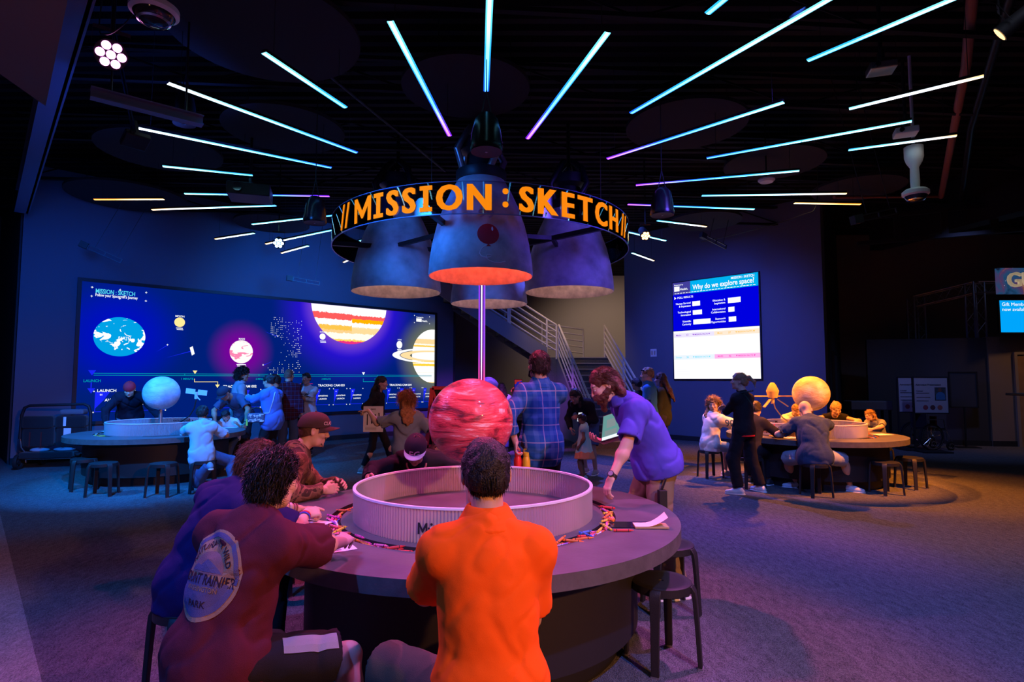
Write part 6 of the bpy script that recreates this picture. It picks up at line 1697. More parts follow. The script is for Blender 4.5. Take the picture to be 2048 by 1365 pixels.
        if style not in ('long', 'mid'):
            F.cut(p((0, -.1, back)), R @ A3((0, .45, -1)))
        v, f = F.mesh(q or s.headq, ((-noise, 28, seed, None), (-noise * .6, 60, seed + 3, None)))
        if strands:
            rs = np.random.RandomState(seed)
            n = strands
            u = rs.randn(n * 3, 3); u /= np.linalg.norm(u, axis=1)[:, None]
            keep = (u[:, 2] > -.75) & ~((u[:, 1] > .45) & (u[:, 2] < front * 7)) & ~((np.abs(u[:, 0]) > .8) & (u[:, 2] < -.15) & (u[:, 1] > -.2))
            u = u[keep][:n]; n = len(u)
            st = u * A3((.074 + vol, .094 + vol, .09 + vol)) + A3((0, -.012, .03))
            low = u[:, 2] < -.1; st[low] += A3((0, -.012, -.02))
            fw = np.clip(u[:, 1], 0, 1)[:, None]
            fl_ = A3(sdir) + fw * A3((0, -.9, .5)) + np.clip(-u[:, 2:3], 0, 1) * A3((0, .15, -.6))
            fl_ = fl_ - u * np.sum(fl_ * u, 1, keepdims=True)
            dr = u * lift + fl_ / (np.linalg.norm(fl_, axis=1)[:, None] + .15) + rs.randn(n, 3) * spread
            dr /= np.linalg.norm(dr, axis=1)[:, None]
            ln = slen * (.55 + .9 * rs.rand(n)) * (1 - .55 * fw[:, 0]); gr = A3((0, 0, -1)) @ R
            ns = 6; pts = []
            ph = rs.rand(n) * 6.28
            for i in range(ns):
                t = i / (ns - 1)
                off = np.stack([np.sin(ph + t * 7), np.cos(ph * 1.7 + t * 6), np.sin(ph * 2.3 + t * 5)], 1) * wave * t
                pts.append(st - u * .008 + dr * (ln * t)[:, None] + gr * (ln * t * t * grav)[:, None] + off)
            pts = np.stack(pts, 1)                                        # n, ns, 3
            tg = np.gradient(pts, axis=1); tg /= np.linalg.norm(tg, axis=2)[..., None] + 1e-9
            s1 = np.cross(tg, A3((.3, .5, .81))); s1 /= np.linalg.norm(s1, axis=2)[..., None] + 1e-9; s2 = np.cross(tg, s1)
            rad = sr * np.array([1, 1, .95, .8, .5, .08])[None, :, None]
            vs = np.stack([pts + rad * (s1 * math.cos(a) + s2 * math.sin(a)) for a in (0, 2.094, 4.189)], 2).reshape(-1, 3)
            base = (np.arange(n) * ns * 3)[:, None, None]; i_ = np.arange(ns - 1)[None, :, None] * 3; j = np.arange(3)[None, None, :]; j2 = (j + 1) % 3
            qd = np.stack([base + i_ + j, base + i_ + j2, base + i_ + 3 + j2, base + i_ + 3 + j], -1).reshape(-1, 4)
            vw = s.Hd + (vs * S) @ R.T
            f = np.concatenate([f, qd + len(v)]); v = np.concatenate([v, vw])
        return np_mesh('hair', v, f, m, s.root)
    def locks(s, m, paths, r=.012, name='hair_lock', noise=.006):
        """long locks or a beard: each path is a list of head-local points"""
        F = Field()
        for pth in paths:
            pp = [s.hp(a) for a in pth]
            for i in range(len(pp) - 1):
                t = i / max(len(pp) - 1, 1); F.rc(pp[i], pp[i + 1], r * (1 - .3 * t) * s.S, r * (1 - .3 * (t + .4)) * s.S, .012)
        v, f = F.mesh(s.headq, ((-noise, 45, 4, None), (-noise * .5, 90, 9, None)))
        return np_mesh(name, v, f, m, s.root)
    def cap(s, m, brim=None, vol=.017, backwards=False, blen=.088, curve=.9, low=.028, q=None, bw=.078, tilt=0, btn=None):
        S, p = s.S, s.hp; R = s.Rh @ rot((1, 0, 0), tilt)
        F = Field()
        F.el(p((0, -.012, .032)), A3((.076 + vol, .098 + vol, .090 + vol)) * S, R, .01)
        F.el(p((0, .03, .06)), A3((.066 + vol * .7, .06 + vol, .058 + vol)) * S, R, .03)
        F.cut(p((0, 0, low)), R @ A3((0, .12 if not backwards else -.2, -1)))
        v, f = F.mesh(q or s.headq * .9)
        crown = np_mesh('cap', v, f, m, s.root)
        sg = -1 if backwards else 1
        vs, fs = [], []; nu, nv = 18, 6
        for layer in (0, 1):
            for i in range(nu + 1):
                u = -1 + 2 * i / nu
                for j in range(nv + 1):
                    w = j / nv
                    ang = u * 1.15
                    rx = (.076 + vol) * math.sin(ang) * (1 - .0 * w); ry = (.096 + vol) * math.cos(ang)
                    ext = blen * w * (max(0, 1 - abs(u) ** 2.6)) ** .55
                    x = rx + u * .006 * w; y = ry - .014 + ext
                    z = low + .012 + .05 * 0 - curve * .035 * (u * u) * (.35 + .65 * w) - .012 * w * curve - (.0035 if layer else 0)
                    z += .12 * (y - .0) * 0
                    vs.append(s.Hd + R @ (A3((x, sg * y, z + .12 * y * (1 if not backwards else 0))) * S))
        k = (nu + 1) * (nv + 1)
        for i in range(nu):
            for j in range(nv):
                a = i * (nv + 1) + j; b_ = a + nv + 1
                fs.append((a, b_, b_ + 1, a + 1)); fs.append((k + a, k + a + 1, k + b_ + 1, k + b_))
            a = i * (nv + 1) + nv; fs.append((a, a + nv + 1, k + a + nv + 1, k + a))
        np_mesh('cap_brim', np.array(vs), np.array(fs), brim or m, crown)
        mb = MB(); mb.sphere(tuple(s.Hd + R @ (A3((0, -.012, .032 + .090 + vol + .001)) * S)), .009 * S, 12, 6)
        mb.build('cap_button', btn or m, crown, True)
        s.capR = R
        return crown
    def wrap_text(s, parent, txt, m, az, elv, size, vol=.019, bold=.02, tilt=None, dz=.032):
        """lettering laid on the cap's front, az degrees to the side, elv up"""
        R = s.capR; vs, fs = split_long(*text_geo(txt, size, bold), size * .35)
        out = []
        for x, y, z in vs:
            a = math.radians(az) - x / .1; e = math.radians(elv) + y / .1
            d = A3((math.sin(a) * math.cos(e), math.cos(a) * math.cos(e), math.sin(e)))
            r1 = A3((.076 + vol, .098 + vol, .090 + vol)) + .0012
            k1 = 1 / np.linalg.norm(d / r1); c1 = A3((0, -.012, .032)); q1 = c1 + d * k1
            c2 = A3((0, .03, .06)); r2 = A3((.066 + vol * .7, .06 + vol, .058 + vol)) + .006
            oc = (c1 - c2) / r2; dd = d / r2; aa = dd @ dd; bb = 2 * oc @ dd; cc = oc @ oc - 1; disc = bb * bb - 4 * aa * cc
            k = k1
            if disc > 0: k = max(k1, (-bb + math.sqrt(disc)) / (2 * aa))
            out.append(s.Hd + R @ ((c1 + d * k) * s.S))
        mb = MB(); mb.add([tuple(o) for o in out], fs); return mb.build('lettering', m, parent)

def decal(parent, target, vs, fs, O, U, Vv, Nn, m, name='print', off=.003, far=.5):
    """lays flat artwork (x, y in metres) onto a garment by shooting each vertex along -N"""
    me = target.data
    bv = BVHTree.FromPolygons([v.co for v in me.vertices], [p.vertices for p in me.polygons])
    out = []; O, U, Vv, Nn = map(A3, (O, U, Vv, Nn)); Nn = unit(Nn)
    for x, y, z in vs:
        p = O + U * x + Vv * y
        h = bv.ray_cast(Vector(p + Nn * far), Vector(-Nn))
        q = A3(h[0]) + Nn * (off + z) if h[0] is not None else p + Nn * (off + z)
        out.append(tuple(q))
    mb = MB(); mb.add(out, fs); return mb.build(name, m, parent)
# ------------------------------------------------------------------ people
def plaid(name, base, band, line, sx=9.0, sz=9.0, rough=.9):
    m = fabric(name, base, rough); nt = m.node_tree; b = nt.nodes['Principled BSDF']
    tc = nt.nodes.new('ShaderNodeTexCoord'); sp = nt.nodes.new('ShaderNodeSeparateXYZ'); nt.links.new(tc.outputs['Object'], sp.inputs[0])
    s1 = math_node(nt, 'ADD', sp.outputs['X'], math_node(nt, 'MULTIPLY', sp.outputs['Y'], .55))
    def stripes(v, f, w0, w1, ph=0.0):
        fr = math_node(nt, 'FRACT', math_node(nt, 'MULTIPLY_ADD', v, f, ph))
        return math_node(nt, 'MULTIPLY', math_node(nt, 'GREATER_THAN', fr, w0), math_node(nt, 'LESS_THAN', fr, w1))
    h1, h2 = stripes(sp.outputs['Z'], sz, .0, .26), stripes(sp.outputs['Z'], sz, .55, .62)
    v1, v2 = stripes(s1, sx, .0, .26), stripes(s1, sx, .55, .62)
    bandf = math_node(nt, 'MULTIPLY', math_node(nt, 'ADD', h1, v1), .5)
    linef = math_node(nt, 'MINIMUM', math_node(nt, 'MULTIPLY', math_node(nt, 'ADD', h2, v2), .75), 1.0)
    nt.links.new(mixc(nt, linef, mixc(nt, bandf, base, band), line), b.inputs['Base Color']); return m
def blotch(name, cols, scale):
    m = fabric(name, cols[0]); nt = m.node_tree; b = nt.nodes['Principled BSDF']
    tc = nt.nodes.new('ShaderNodeTexCoord'); n = node(nt, 'ShaderNodeTexNoise', Scale=scale, Detail=3.0, Distortion=.6); nt.links.new(tc.outputs['Object'], n.inputs['Vector'])
    k = len(cols); r = ramp(nt, [(.36 + .28 * i / k if i else 0, c) for i, c in enumerate(cols)], 'CONSTANT'); nt.links.new(n.outputs['Fac'], r.inputs['Fac']); nt.links.new(r.outputs[0], b.inputs['Base Color']); return m
def dotted(name, base, dot, sc):
    m = fabric(name, base); nt = m.node_tree; b = nt.nodes['Principled BSDF']
    tc = nt.nodes.new('ShaderNodeTexCoord'); v = node(nt, 'ShaderNodeTexVoronoi', Scale=sc, Randomness=.15); nt.links.new(tc.outputs['Object'], v.inputs['Vector'])
    nt.links.new(mixc(nt, math_node(nt, 'LESS_THAN', v.outputs['Distance'], .22), base, dot), b.inputs['Base Color']); return m
H = dict(black=hairmat('hair_black', (.012, .010, .012)), dark=hairmat('hair_dark_brown', (.030, .018, .012)), brown=hairmat('hair_brown', (.075, .036, .020)), auburn=hairmat('hair_auburn', (.085, .030, .016)), red=hairmat('hair_copper', (.42, .15, .05)), blond=hairmat('hair_blond', (.42, .28, .13)), grey=hairmat('hair_grey_brown', (.16, .13, .11)), sandy=hairmat('hair_sandy', (.30, .18, .09)))
F_ = dict(orange=fabric('orange_pique', (.95, .125, .004), bump=.25, bscale=700), maroon=fabric('maroon_jersey', (.085, .012, .030)), violet=fabric('deep_purple_jersey', (.022, .010, .095)), khaki=fabric('khaki_twill', (.28, .21, .14)), olive=fabric('olive_twill', (.10, .085, .06)), black=fabric('black_jersey', (.013, .012, .016)), black2=fabric('washed_black_cotton', (.022, .02, .026)), purple=fabric('purple_pique', (.085, .075, .52), bump=.25, bscale=700),
          camo=blotch('brown_camouflage', [(.10, .05, .03), (.17, .085, .05), (.26, .14, .085), (.07, .04, .03)], 9), brownjacket=fabric('dark_brown_canvas', (.06, .03, .022)), navy=dotted('navy_dotted_pique', (.04, .06, .12), (.015, .025, .06), 55), grey=fabric('grey_cotton', (.25, .26, .30)), lightblue=fabric('pale_blue_cotton', (.42, .58, .68)), white=fabric('white_cotton', (.72, .72, .74)), jeans=fabric('blue_denim', (.07, .12, .24), bump=.4), lightjeans=fabric('light_denim', (.22, .34, .50), bump=.4), bluesw=fabric('blue_knit', (.10, .20, .58), bump=.5, bscale=200), blueshirt=fabric('bright_blue_cotton', (.04, .22, .55)), heather=fabric('grey_blue_cotton', (.24, .26, .32)), mint=fabric('mint_sundress', (.45, .72, .58)), darkgrey=fabric('charcoal_cotton', (.05, .05, .06)), shorts=fabric('pale_grey_shorts', (.36, .40, .46)), offwhite=fabric('off_white_jersey', (.78, .77, .76)))
PLA = dict(blue=plaid('blue_white_plaid', (.012, .09, .30), (.05, .16, .38), (.26, .31, .42), 6.2, 6.2), red=plaid('dark_red_plaid', (.05, .012, .03), (.10, .015, .035), (.10, .14, .34), 11, 11))
shoe_w = mat('white_leather_shoe', (.72, .72, .74), .5, bump=.05); shoe_d = mat('dark_shoe', (.03, .03, .035), .6, bump=.05); shoe_g = mat('grey_knit_shoe', (.30, .28, .30), .7, bump=.3)
FM1 = np.diag((1, 1, .45)) @ np.array(Matrix.Rotation(.7, 3, Vector((.4, 1, .2)))); FM2 = np.diag((1, 1, .5)) @ np.array(Matrix.Rotation(-.8, 3, Vector((.3, 1, -.3))))
FOLD_BIG = ((.014, 5, 1, FM1), (.009, 9, 4, FM2), (-.002, 34, 2, None))
FOLD = ((.010, 5, 1, FM1), (.006, 10, 2, FM2))

# 1 --- man in the orange polo, back to the camera
p = Fig('man in a bright orange polo shirt seated with his back to the camera', -.075, 2.06, 8, S=1.06, sit=SEATZ, lean=10, bend=3, head=(10, -6, 0), hl=('w', -.40, 2.57, .83), hr=('w', -.02, 2.50, .84), el=(-.14, -.30, -1), er=(.10, -.2, -1), fl=('w', -.52, 2.26, .09), kl=(-.55, .9, .5), fr=(.16, .42, .09), b=.96, q=.0085, headq=.0045, handq=.0035, curl=(.55, .5), skin='tan')
p.body(); p.shirt('polo_shirt', F_['orange'], sleeve=.80, hem=.15, folds=((.006, 5, 3, FM1), (.005, 11, 6, FM2), (-.0015, 40, 2, None)), collar='polo', flare=.01, cuffloose=.02, g=.017)
p.trousers('shorts', F_['olive'], to=.96, loose=.02); p.shoes(shoe_d)
p.hair(H['black'], 'short', vol=.009, noise=.005, back=-.062, strands=5200, slen=.027, sdir=(.15, -.25, -.9), sr=.0017, front=.05, lift=.12, spread=.14)
# 2 --- boy in the maroon tee
p2 = Fig('boy in a maroon tee shirt with a mountain badge print, drawing at the nearest table', -1.15, 2.34, -14, S=1.0, sit=SEATZ, lean=17, roll=5, bend=8, head=(-22, -12, 0), hl=('w', -.98, 3.02, .83), hr=('w', -.83, 2.99, .835), el=(-.8, -.2, -.6), er=(.8, .2, -.55), fr=('w', -.66, 2.40, .09), fl=('w', -.75, 2.75, .09), kr=(.5, .9, .6), b=1.0, q=.0085, headq=.0045, handq=.0035, curl=(.5, .75), skin='fair', hn=(None, ((-.2, 1, .1), (.45, -.1, 1))))
p2.body(); p2.shirt('tee_shirt', F_['maroon'], sleeve=.90, hem=.16, folds=FOLD_BIG, collar='crew', flare=.018, cuffloose=.038, g=.026)
sh2 = p2.trousers('shorts', F_['black'], to=.86, loose=.03); p2.shoes(shoe_d)
p2.hair(H['black'], 'short', vol=.013, noise=.010, back=-.066, strands=6500, slen=.046, sdir=(.4, -.2, -.5), sr=.0022, wave=.018, front=.05, seed=5, lift=.12, spread=.22)
# white band down the shorts
hp_, kp_ = p2.hip['R'], p2.K['R']; ax_ = unit(kp_ - hp_); outv = unit(np.cross(ax_, A3((0, 0, 1)))); outv = outv if outv @ (p2.Y @ A3((1, 0, 0))) > 0 else -outv
vs = [(x, y, 0) for x in np.linspace(.16, .375, 14) for y in (-.034, -.01, .012, .034)]; fs = [(i * 4 + j, (i + 1) * 4 + j, (i + 1) * 4 + j + 1, i * 4 + j + 1) for i in range(13) for j in range(3)]
nn = unit(outv * .35 + A3((0, 0, 1)))
decal(sh2, sh2, vs, fs, hp_ + outv * .03, ax_, unit(np.cross(nn, ax_)), nn, F_['grey'], 'side_stripe', .004)
# badge print on the back
def badge(pfig):
    C0 = pfig.C + pfig.Rb @ A3((-.052, -.2, -.035)); N0 = pfig.Rb @ A3((-.12, -1, 0)); U0 = pfig.Rb @ A3((1, -.12, 0)); V0 = pfig.Rb @ A3((0, 0, 1)); tgt = pfig.shirt_obj
    def band(r0, r1, a0, a1, n=40, ky=1.18, m=3):
        vs = []; 
        for i in range(n + 1):
            a = math.radians(a0 + (a1 - a0) * i / n)
            for k in range(m + 1): r = r0 + (r1 - r0) * k / m; vs.append((r * math.cos(a), ky * r * math.sin(a), 0))
        return vs, [(i * (m + 1) + k, (i + 1) * (m + 1) + k, (i + 1) * (m + 1) + k + 1, i * (m + 1) + k + 1) for i in range(n) for k in range(m)]
    def lay(g_, m, nm, off): decal(tgt, tgt, *split_long(*g_, .03), C0, U0, V0, N0, m, nm, off)
    cr = fabric('print_tan', (.33, .20, .15)); bl_ = fabric('print_slate', (.10, .09, .22)); dk = fabric('print_ink_dark', (.03, .015, .04)); mt = fabric('print_mauve', (.22, .12, .16))
    lay(band(.0, .142, 0, 360), cr, 'badge_ground', .0020); lay(band(.118, .133, -8, 168), bl_, 'badge_arch', .0032)
    lay(band(.0, .128, 192, 348), bl_, 'badge_field', .0032); lay(band(.0, .072, 4, 176), mt, 'badge_sky', .0032)
    vs = [(-.07, .01, 0), (-.05, .035, 0), (-.03, .03, 0), (-.005, .055, 0), (.02, .045, 0), (.045, .03, 0), (.07, .01, 0)]
    lay((vs, [tuple(range(7))]), bl_, 'badge_mountain', .0042)
    g_ = text_geo('MOUNT RAINIER', .052, .02); lay(([(x * .62, y - .018, z) for x, y, z in g_[0]], g_[1]), dk, 'badge_lettering', .0042)
    g_ = text_geo('WASHINGTON', .026, .01); lay(([(x * .8, y - .052, z) for x, y, z in g_[0]], g_[1]), cr, 'badge_lettering', .0046)
    g_ = text_geo('PARK', .034, .01); lay(([(x, y - .105, z) for x, y, z in g_[0]], g_[1]), dk, 'badge_lettering', .0046)
    g_ = split_long(*text_geo('NATURALLY WILD', .034, .012), .02); w = max(abs(v[0]) for v in g_[0])
    lay(([((.094 + y) * math.sin(x / w * 1.25), 1.18 * (.094 + y) * math.cos(x / w * 1.25), 0) for x, y, z in g_[0]], g_[1]), dk, 'badge_lettering', .0042)
badge(p2)
# 3 --- boy in dark purple
p3 = Fig('boy in a dark purple tee shirt with auburn hair, hidden behind the boy in maroon', -1.70, 3.14, -26, S=1.0, sit=SEATZ, lean=26, roll=8, bend=10, head=(-34, -24, 0), hl=('w', -1.27, 3.76, .815), hr=('w', -1.25, 3.58, .84), el=(-.7, -.3, -.4), er=(.8, -.3, -.4), b=1.0, q=.0095, headq=.0055, handq=.0035, curl=(.12, .85), skin='fair', hn=(((.25, 1, -.05), (0, .1, 1)), ((.3, 1, .05), (.6, 0, .8))))
p3.body(); p3.shirt('tee_shirt', F_['violet'], sleeve=.85, hem=.14, folds=FOLD_BIG, collar='crew', cuffloose=.03, g=.022); p3.trousers('trousers', F_['black']); p3.shoes(shoe_d)
p3.hair(H['auburn'], 'short', vol=.018, noise=.009, back=-.085, strands=5000, slen=.06, sdir=(0, -.5, -.5), sr=.0017, wave=.009, lift=.08, spread=.16, front=.05, seed=8)
def bracelet(pf, sd, t, m, r=.034, w=.010, name='bracelet'):
    a, b = pf.E[sd], pf.Wr[sd]; c = a + (b - a) * t; ax = unit(b - a); mb = MB(); R = Vector(ax).to_track_quat('Z', 'Y').to_matrix()
    vs, fs = [], []; n = 24
    for i in range(n):
        an = 2 * PI * i / n
        for rr, zz in ((r, -w / 2), (r + .003, -w / 2), (r + .003, w / 2), (r, w / 2)): vs.append(Vector(c) + R @ Vector((rr * math.cos(an), rr * math.sin(an), zz)))
    for i in range(n):
        for k in range(4): fs.append((i * 4 + k, ((i + 1) % n) * 4 + k, ((i + 1) % n) * 4 + (k + 1) % 4, i * 4 + (k + 1) % 4))
    mb.add(vs, fs); return mb.build(name, m, pf.root, True)
for t_, c_ in ((.74, (.02, .05, .45)), (.82, (.55, .02, .04))): bracelet(p3, 'R', t_, mat('band_%d' % int(t_ * 100), c_, .6, bump=.02), .0335, .016)
bracelet(p3, 'L', .72, mat('band_pale', (.45, .45, .55), .4, bump=.05), .0335, .016); bracelet(p3, 'L', .82, mat('band_mauve', (.28, .12, .16), .6, bump=.05), .032, .010); bracelet(p3, 'L', .88, mat('band_bead', (.20, .06, .07), .6, bump=.05), .031, .008)
# 4 --- man in brown camouflage hoodie
p4 = Fig('man in a brown cap and camouflage hoodie looking down at the nearest table', -1.86, 4.62, -72, S=1.05, sit=SEATZ, lean=17, bend=14, head=(-66, -10, 0), hl=('w', -1.40, 4.72, .82), hr=('w', -1.42, 4.46, .82), el=(-.8, -.3, -.5), er=(.8, -.3, -.5), b=1.12, q=.0095, headq=.0045, handq=.0045, skin='fair')
p4.body(); p4.shirt('hoodie', F_['camo'], sleeve=1.9, hem=.15, folds=FOLD_BIG, g=.024, hood=True); p4.trousers('trousers', F_['black']); p4.shoes(shoe_d)
p4.hair(H['brown'], 'short', vol=.004, noise=.003, back=-.07)
F4 = mat('brown_cotton_cap', (.050, .028, .025), .85, bump=.2, bscale=300); cp = p4.cap(F4, low=.022); p4.wrap_text(cp, 'CLASSIC', mat('pale_stitching', (.55, .45, .42), .8, bump=.02), 20, 17, .030)
p4.locks(H['grey'], [[(-.045, .07, -.09), (0, .088, -.112), (.045, .07, -.09)], [(-.03, .093, -.052), (0, .1, -.05), (.03, .093, -.052)]], .006, 'stubble', .002)
# 5 --- child in the white-brimmed cap
p5 = Fig('child in a black sweatshirt and a dark cap with white brim bent over the table', -.83, 5.70, 176, S=1.03, sit=SEATZ, lean=46, bend=12, head=(178, -40, -6), hl=('w', -.42, 5.0, .82), hr=('w', -1.22, 4.98, .82), el=(-.9, 0, -.1), er=(.9, 0, -.1), b=1.0, q=.0105, headq=.005, handq=.0045, skin='tan')
p5.body(); p5.shirt('sweatshirt', F_['black2'], sleeve=1.92, hem=.14, folds=FOLD_BIG, g=.024, neckcut=False); p5.trousers('trousers', F_['black']); p5.shoes(shoe_d)
p5.hair(H['auburn'], 'short', vol=.012, noise=.012, back=-.09)
cp = p5.cap(mat('black_wool_cap', (.022, .016, .022), .9, bump=.2, bscale=300), mat('white_brim_cloth', (.78, .74, .78), .7, bump=.1, bscale=300), low=.025, blen=.072, curve=.35, vol=.019)
p5.wrap_text(cp, 'EG', mat('pink_stitching', (.62, .32, .45), .8, bump=.02), -4, 12, .062, vol=.021)
mb = MB()
for i in range(26):
    a = PI * (i / 25) - PI / 2 * 0; q_ = p5.N + p5.Rc @ (A3((.085 * math.cos(a), .06 + .075 * math.sin(a), .015 - .02 * math.sin(a))) * p5.S); mb.sphere(tuple(q_), .009, 8, 6)
mb.build('bead_necklace', mat('coral_beads', (.62, .22, .16), .4, bump=.02), p5.root, True)
# 6 --- bearded man with tablet
p6 = Fig('bearded man in a purple polo shirt leaning to pick a crayon, tablet in hand', 1.14, 4.64, 97, S=1.07, lean=28, bend=10, head=(92, -30, 0), hl=('w', .70, 4.20, .925), hr=('w', .78, 4.98, 1.13), el=(-.2, -.6, .1), er=(.6, -.5, -.7), fl=(-.13, -.10, .085), fr=(.13, .12, .085), b=1.12, q=.0095, headq=.0045, handq=.0035, curl=(.42, .4), skin='fair', hn=(((-.05, .42, -.9), (-.25, .85, .3)), ((-.35, .9, .1), (.1, -.1, -1))), neck=.02)
p6.body(); p6.shirt('polo_shirt', F_['purple'], sleeve=.80, hem=.075, folds=FOLD_BIG, collar='polo', cuffloose=.018, g=.02, flare=.012); p6.trousers('trousers', F_['khaki'], loose=.02); p6.shoes(shoe_d)
p6.hair(H['auburn'], 'mid', vol=.009, noise=.005, front=.070, length=.13, strands=3600, slen=.06, sdir=(0, -1.0, -.45), sr=.0018, wave=.006, seed=3, lift=.12, spread=.14)
bj = [[(sg * .068, .0, -.035), (sg * .063, .03, -.07), (sg * .045, .062, -.095), (0, .082, -.115)] for sg in (-1, 1)] + [[(sg * .062, .035, -.045), (sg * .05, .066, -.068), (sg * .03, .085, -.085), (0, .094, -.095)] for sg in (-1, 1)]
p6.locks(H['auburn'], bj + [[(-.035, .07, -.115), (0, .092, -.15), (.035, .07, -.115)], [(0, .085, -.12), (0, .088, -.165)], [(-.032, .094, -.07), (-.016, .104, -.054), (.016, .104, -.054), (.032, .094, -.07)]], .021, 'beard', .007)
bracelet(p6, 'L', .93, M['black'], .031, .024, 'watch_strap')
wv = unit(p6.Y @ A3((-.6, .5, .5))); ax6 = unit(p6.Wr['L'] - p6.E['L']); wv = unit(wv - ax6 * (wv @ ax6)); c6 = p6.E['L'] + (p6.Wr['L'] - p6.E['L']) * .93 + wv * .033
mb = MB(); mb.tube([tuple(c6 - wv * .006), tuple(c6 + wv * .008)], .023, 20); w6 = mb.build('wristwatch', M['black'], p6.root, True); mb = MB(); mb.tube([tuple(c6 + wv * .0082), tuple(c6 + wv * .0092)], .018, 20); mb.build('watch_face', mat('watch_glass', (.25, .25, .32), .1, bump=.01), w6)
rc6 = p6.P + p6.Y @ A3((-.245, .05, -.23)); mb = MB(); mb.box(tuple(rc6), (.05, .06, .13), math.radians(97)); mb.tube([tuple(rc6 + A3((0, .015, .06))), tuple(rc6 + A3((.03, .0, .15)))], .008, 8); mb.build('belt_radio', M['black'], p6.root, bevel=.006)
t = thing('tablet', 'glowing tablet held by the bearded man over the table', 'tablet', (.83, 4.88, 1.265)); t.rotation_euler = (math.radians(58), math.radians(-18), math.radians(-42))
mb = MB(); mb.box((0, 0, 0), (.19, .26, .010)); mb.build('case', M['black'], t, bevel=.004)
mb = MB(); mb.box((0, 0, .0056), (.175, .24, .001)); mb.build('screen', glow('tablet_screen', (.22, .52, .50), .55), t); mb = MB(); mb.box((0, .03, .0064), (.09, .08, .0004)); mb.box((.0, -.06, .0064), (.12, .05, .0004)); mb.build('page', glow('tablet_page', (.34, .42, .44), .6), t)
mb = MB(); mb.box((0, -.105, .0064), (.17, .03, .0004)); mb.build('white_bar', glow('tablet_white_bar', (.85, .9, 1), 1.0), t)  # plain white bar on the tablet screen
# 7 --- tall man in blue plaid
p7 = Fig('tall bearded man in a blue plaid shirt seen from behind', .28, 5.66, 14, S=1.10, lean=0, head=(28, 2, 0), hl=('w', .035, 5.52, 1.06), hr=('w', .12, 6.10, 1.50), el=(-.6, -.4, -.3), er=(.5, .2, -1), b=.93, q=.011, headq=.006, handq=.005, curl=(.65, .6), skin='fair', hn=(((0, .1, -1), (-1, .1, 0)), None))
p7.body(); p7.shirt('plaid_shirt', PLA['blue'], sleeve=1.62, hem=.18, folds=FOLD_BIG, collar='polo', g=.026, flare=.014, cuffloose=.02); p7.trousers('trousers', F_['black']); p7.shoes(shoe_d)
p7.hair(H['dark'], 'short', vol=.014, noise=.006, back=-.07, strands=1800, slen=.03, sdir=(0, -.4, -.3)); p7.locks(H['dark'], [[(-.055, .045, -.055), (-.045, .075, -.095), (0, .095, -.115), (.045, .075, -.095), (.055, .045, -.055)]], .015, 'beard', .005)
def bottle(label, x, y, z, m):
    t = thing('water_bottle', label, 'bottle', (x, y, z)); mb = MB(); mb.lathe([(.001, 0), (.036, 0), (.038, .01), (.038, .16), (.030, .19), (.026, .2), (.001, .2)], 24); mb.build('flask', m, t, True)
    mb = MB(); mb.lathe([(.001, .2), (.03, .2), (.03, .235), (.001, .24)], 20); mb.strap([(-.024, 0, .225), (-.022, 0, .265), (.022, 0, .265), (.024, 0, .225)], .018, .006, (0, 1, 0)); mb.build('cap', m, t, True)
bottle('red water bottle held by the man in blue plaid', .055, 5.53, .735, mat('red_enamel', (.72, .03, .02), .35, bump=.02)); bottle('yellow water bottle held beside the red one', .135, 5.52, .735, mat('yellow_enamel', (.75, .50, .02), .35, bump=.02))
def phone(label, x, y, z, rz, tilt, scr):
    t = thing('phone', label, 'phone', (x, y, z), rz); t.rotation_euler = (tilt, 0, rz); mb = MB(); mb.box((0, 0, 0), (.085, .012, .17)); mb.build('case', M['black'], t, bevel=.004); mb = MB(); mb.box((0, -.0066, 0), (.076, .001, .155)); mb.build('screen', scr, t)
phone('phone held up by the man in blue plaid, screen lit', .065, 6.06, 1.575, .1, -.15, emis_tex('phone_picture', lambda nt, v: thresh(30, (1, 1, 1), .5, (.02, .02, .5), (.5, .03, .03))(nt, v), .6))
# 8 --- woman bending with phone, 9 --- toddler
p8 = Fig('woman in a black top and denim skirt bending over her phone', 1.36, 10.35, 148, S=1.0, lean=48, bend=16, head=(140, -30, 0), hl=('w', 1.16, 9.98, 1.00), hr=('w', 1.02, 10.1, .80), el=(-.6, -.4, -.4), er=(.6, -.4, -.5), b=1.0, q=.014, headq=.008, handq=.0075, skin='olive', fl=(-.12, .0, .085), fr=(.12, -.12, .085))
p8.body(); p8.shirt('cardigan', F_['black'], sleeve=1.9, hem=.08, folds=FOLD, g=.02); p8.trousers('denim_skirt', F_['jeans'], to=.95, loose=.03); p8.shoes(shoe_g); p8.hair(H['black'], 'long', vol=.014, noise=.006, length=.34)
phone('phone lit in the hand of the bending woman', 1.14, 9.86, 1.03, .5, .3, glow('phone_glow', (.8, .85, 1), .8))
p9 = Fig('toddler girl in an orange and mint sleeveless dress standing in profile', 1.20, 9.72, 72, S=.62, head=(66, -8, 0), hl=(-.20, .10, .90), hr=(.10, .26, .92), el=(-.5, -.6, -.4), er=(.6, -.5, -.5), b=.95, q=.010, headq=.007, handq=.006, skin='brown')
p9.body()
def dress(F):
    S = p9.S; F.rc(p9.P + A3((0, 0, .05)) * S, p9.P - A3((0, 0, .40)) * S, .16 * S, .30 * S, .04)
md = fabric('orange_mint_dress', (.8, .4, .25)); nt = md.node_tree; tc = nt.nodes.new('ShaderNodeTexCoord'); sp = nt.nodes.new('ShaderNodeSeparateXYZ'); nt.links.new(tc.outputs['Object'], sp.inputs[0]); ng = node(nt, 'ShaderNodeTexNoise', Scale=9.0); nt.links.new(tc.outputs['Object'], ng.inputs['Vector'])
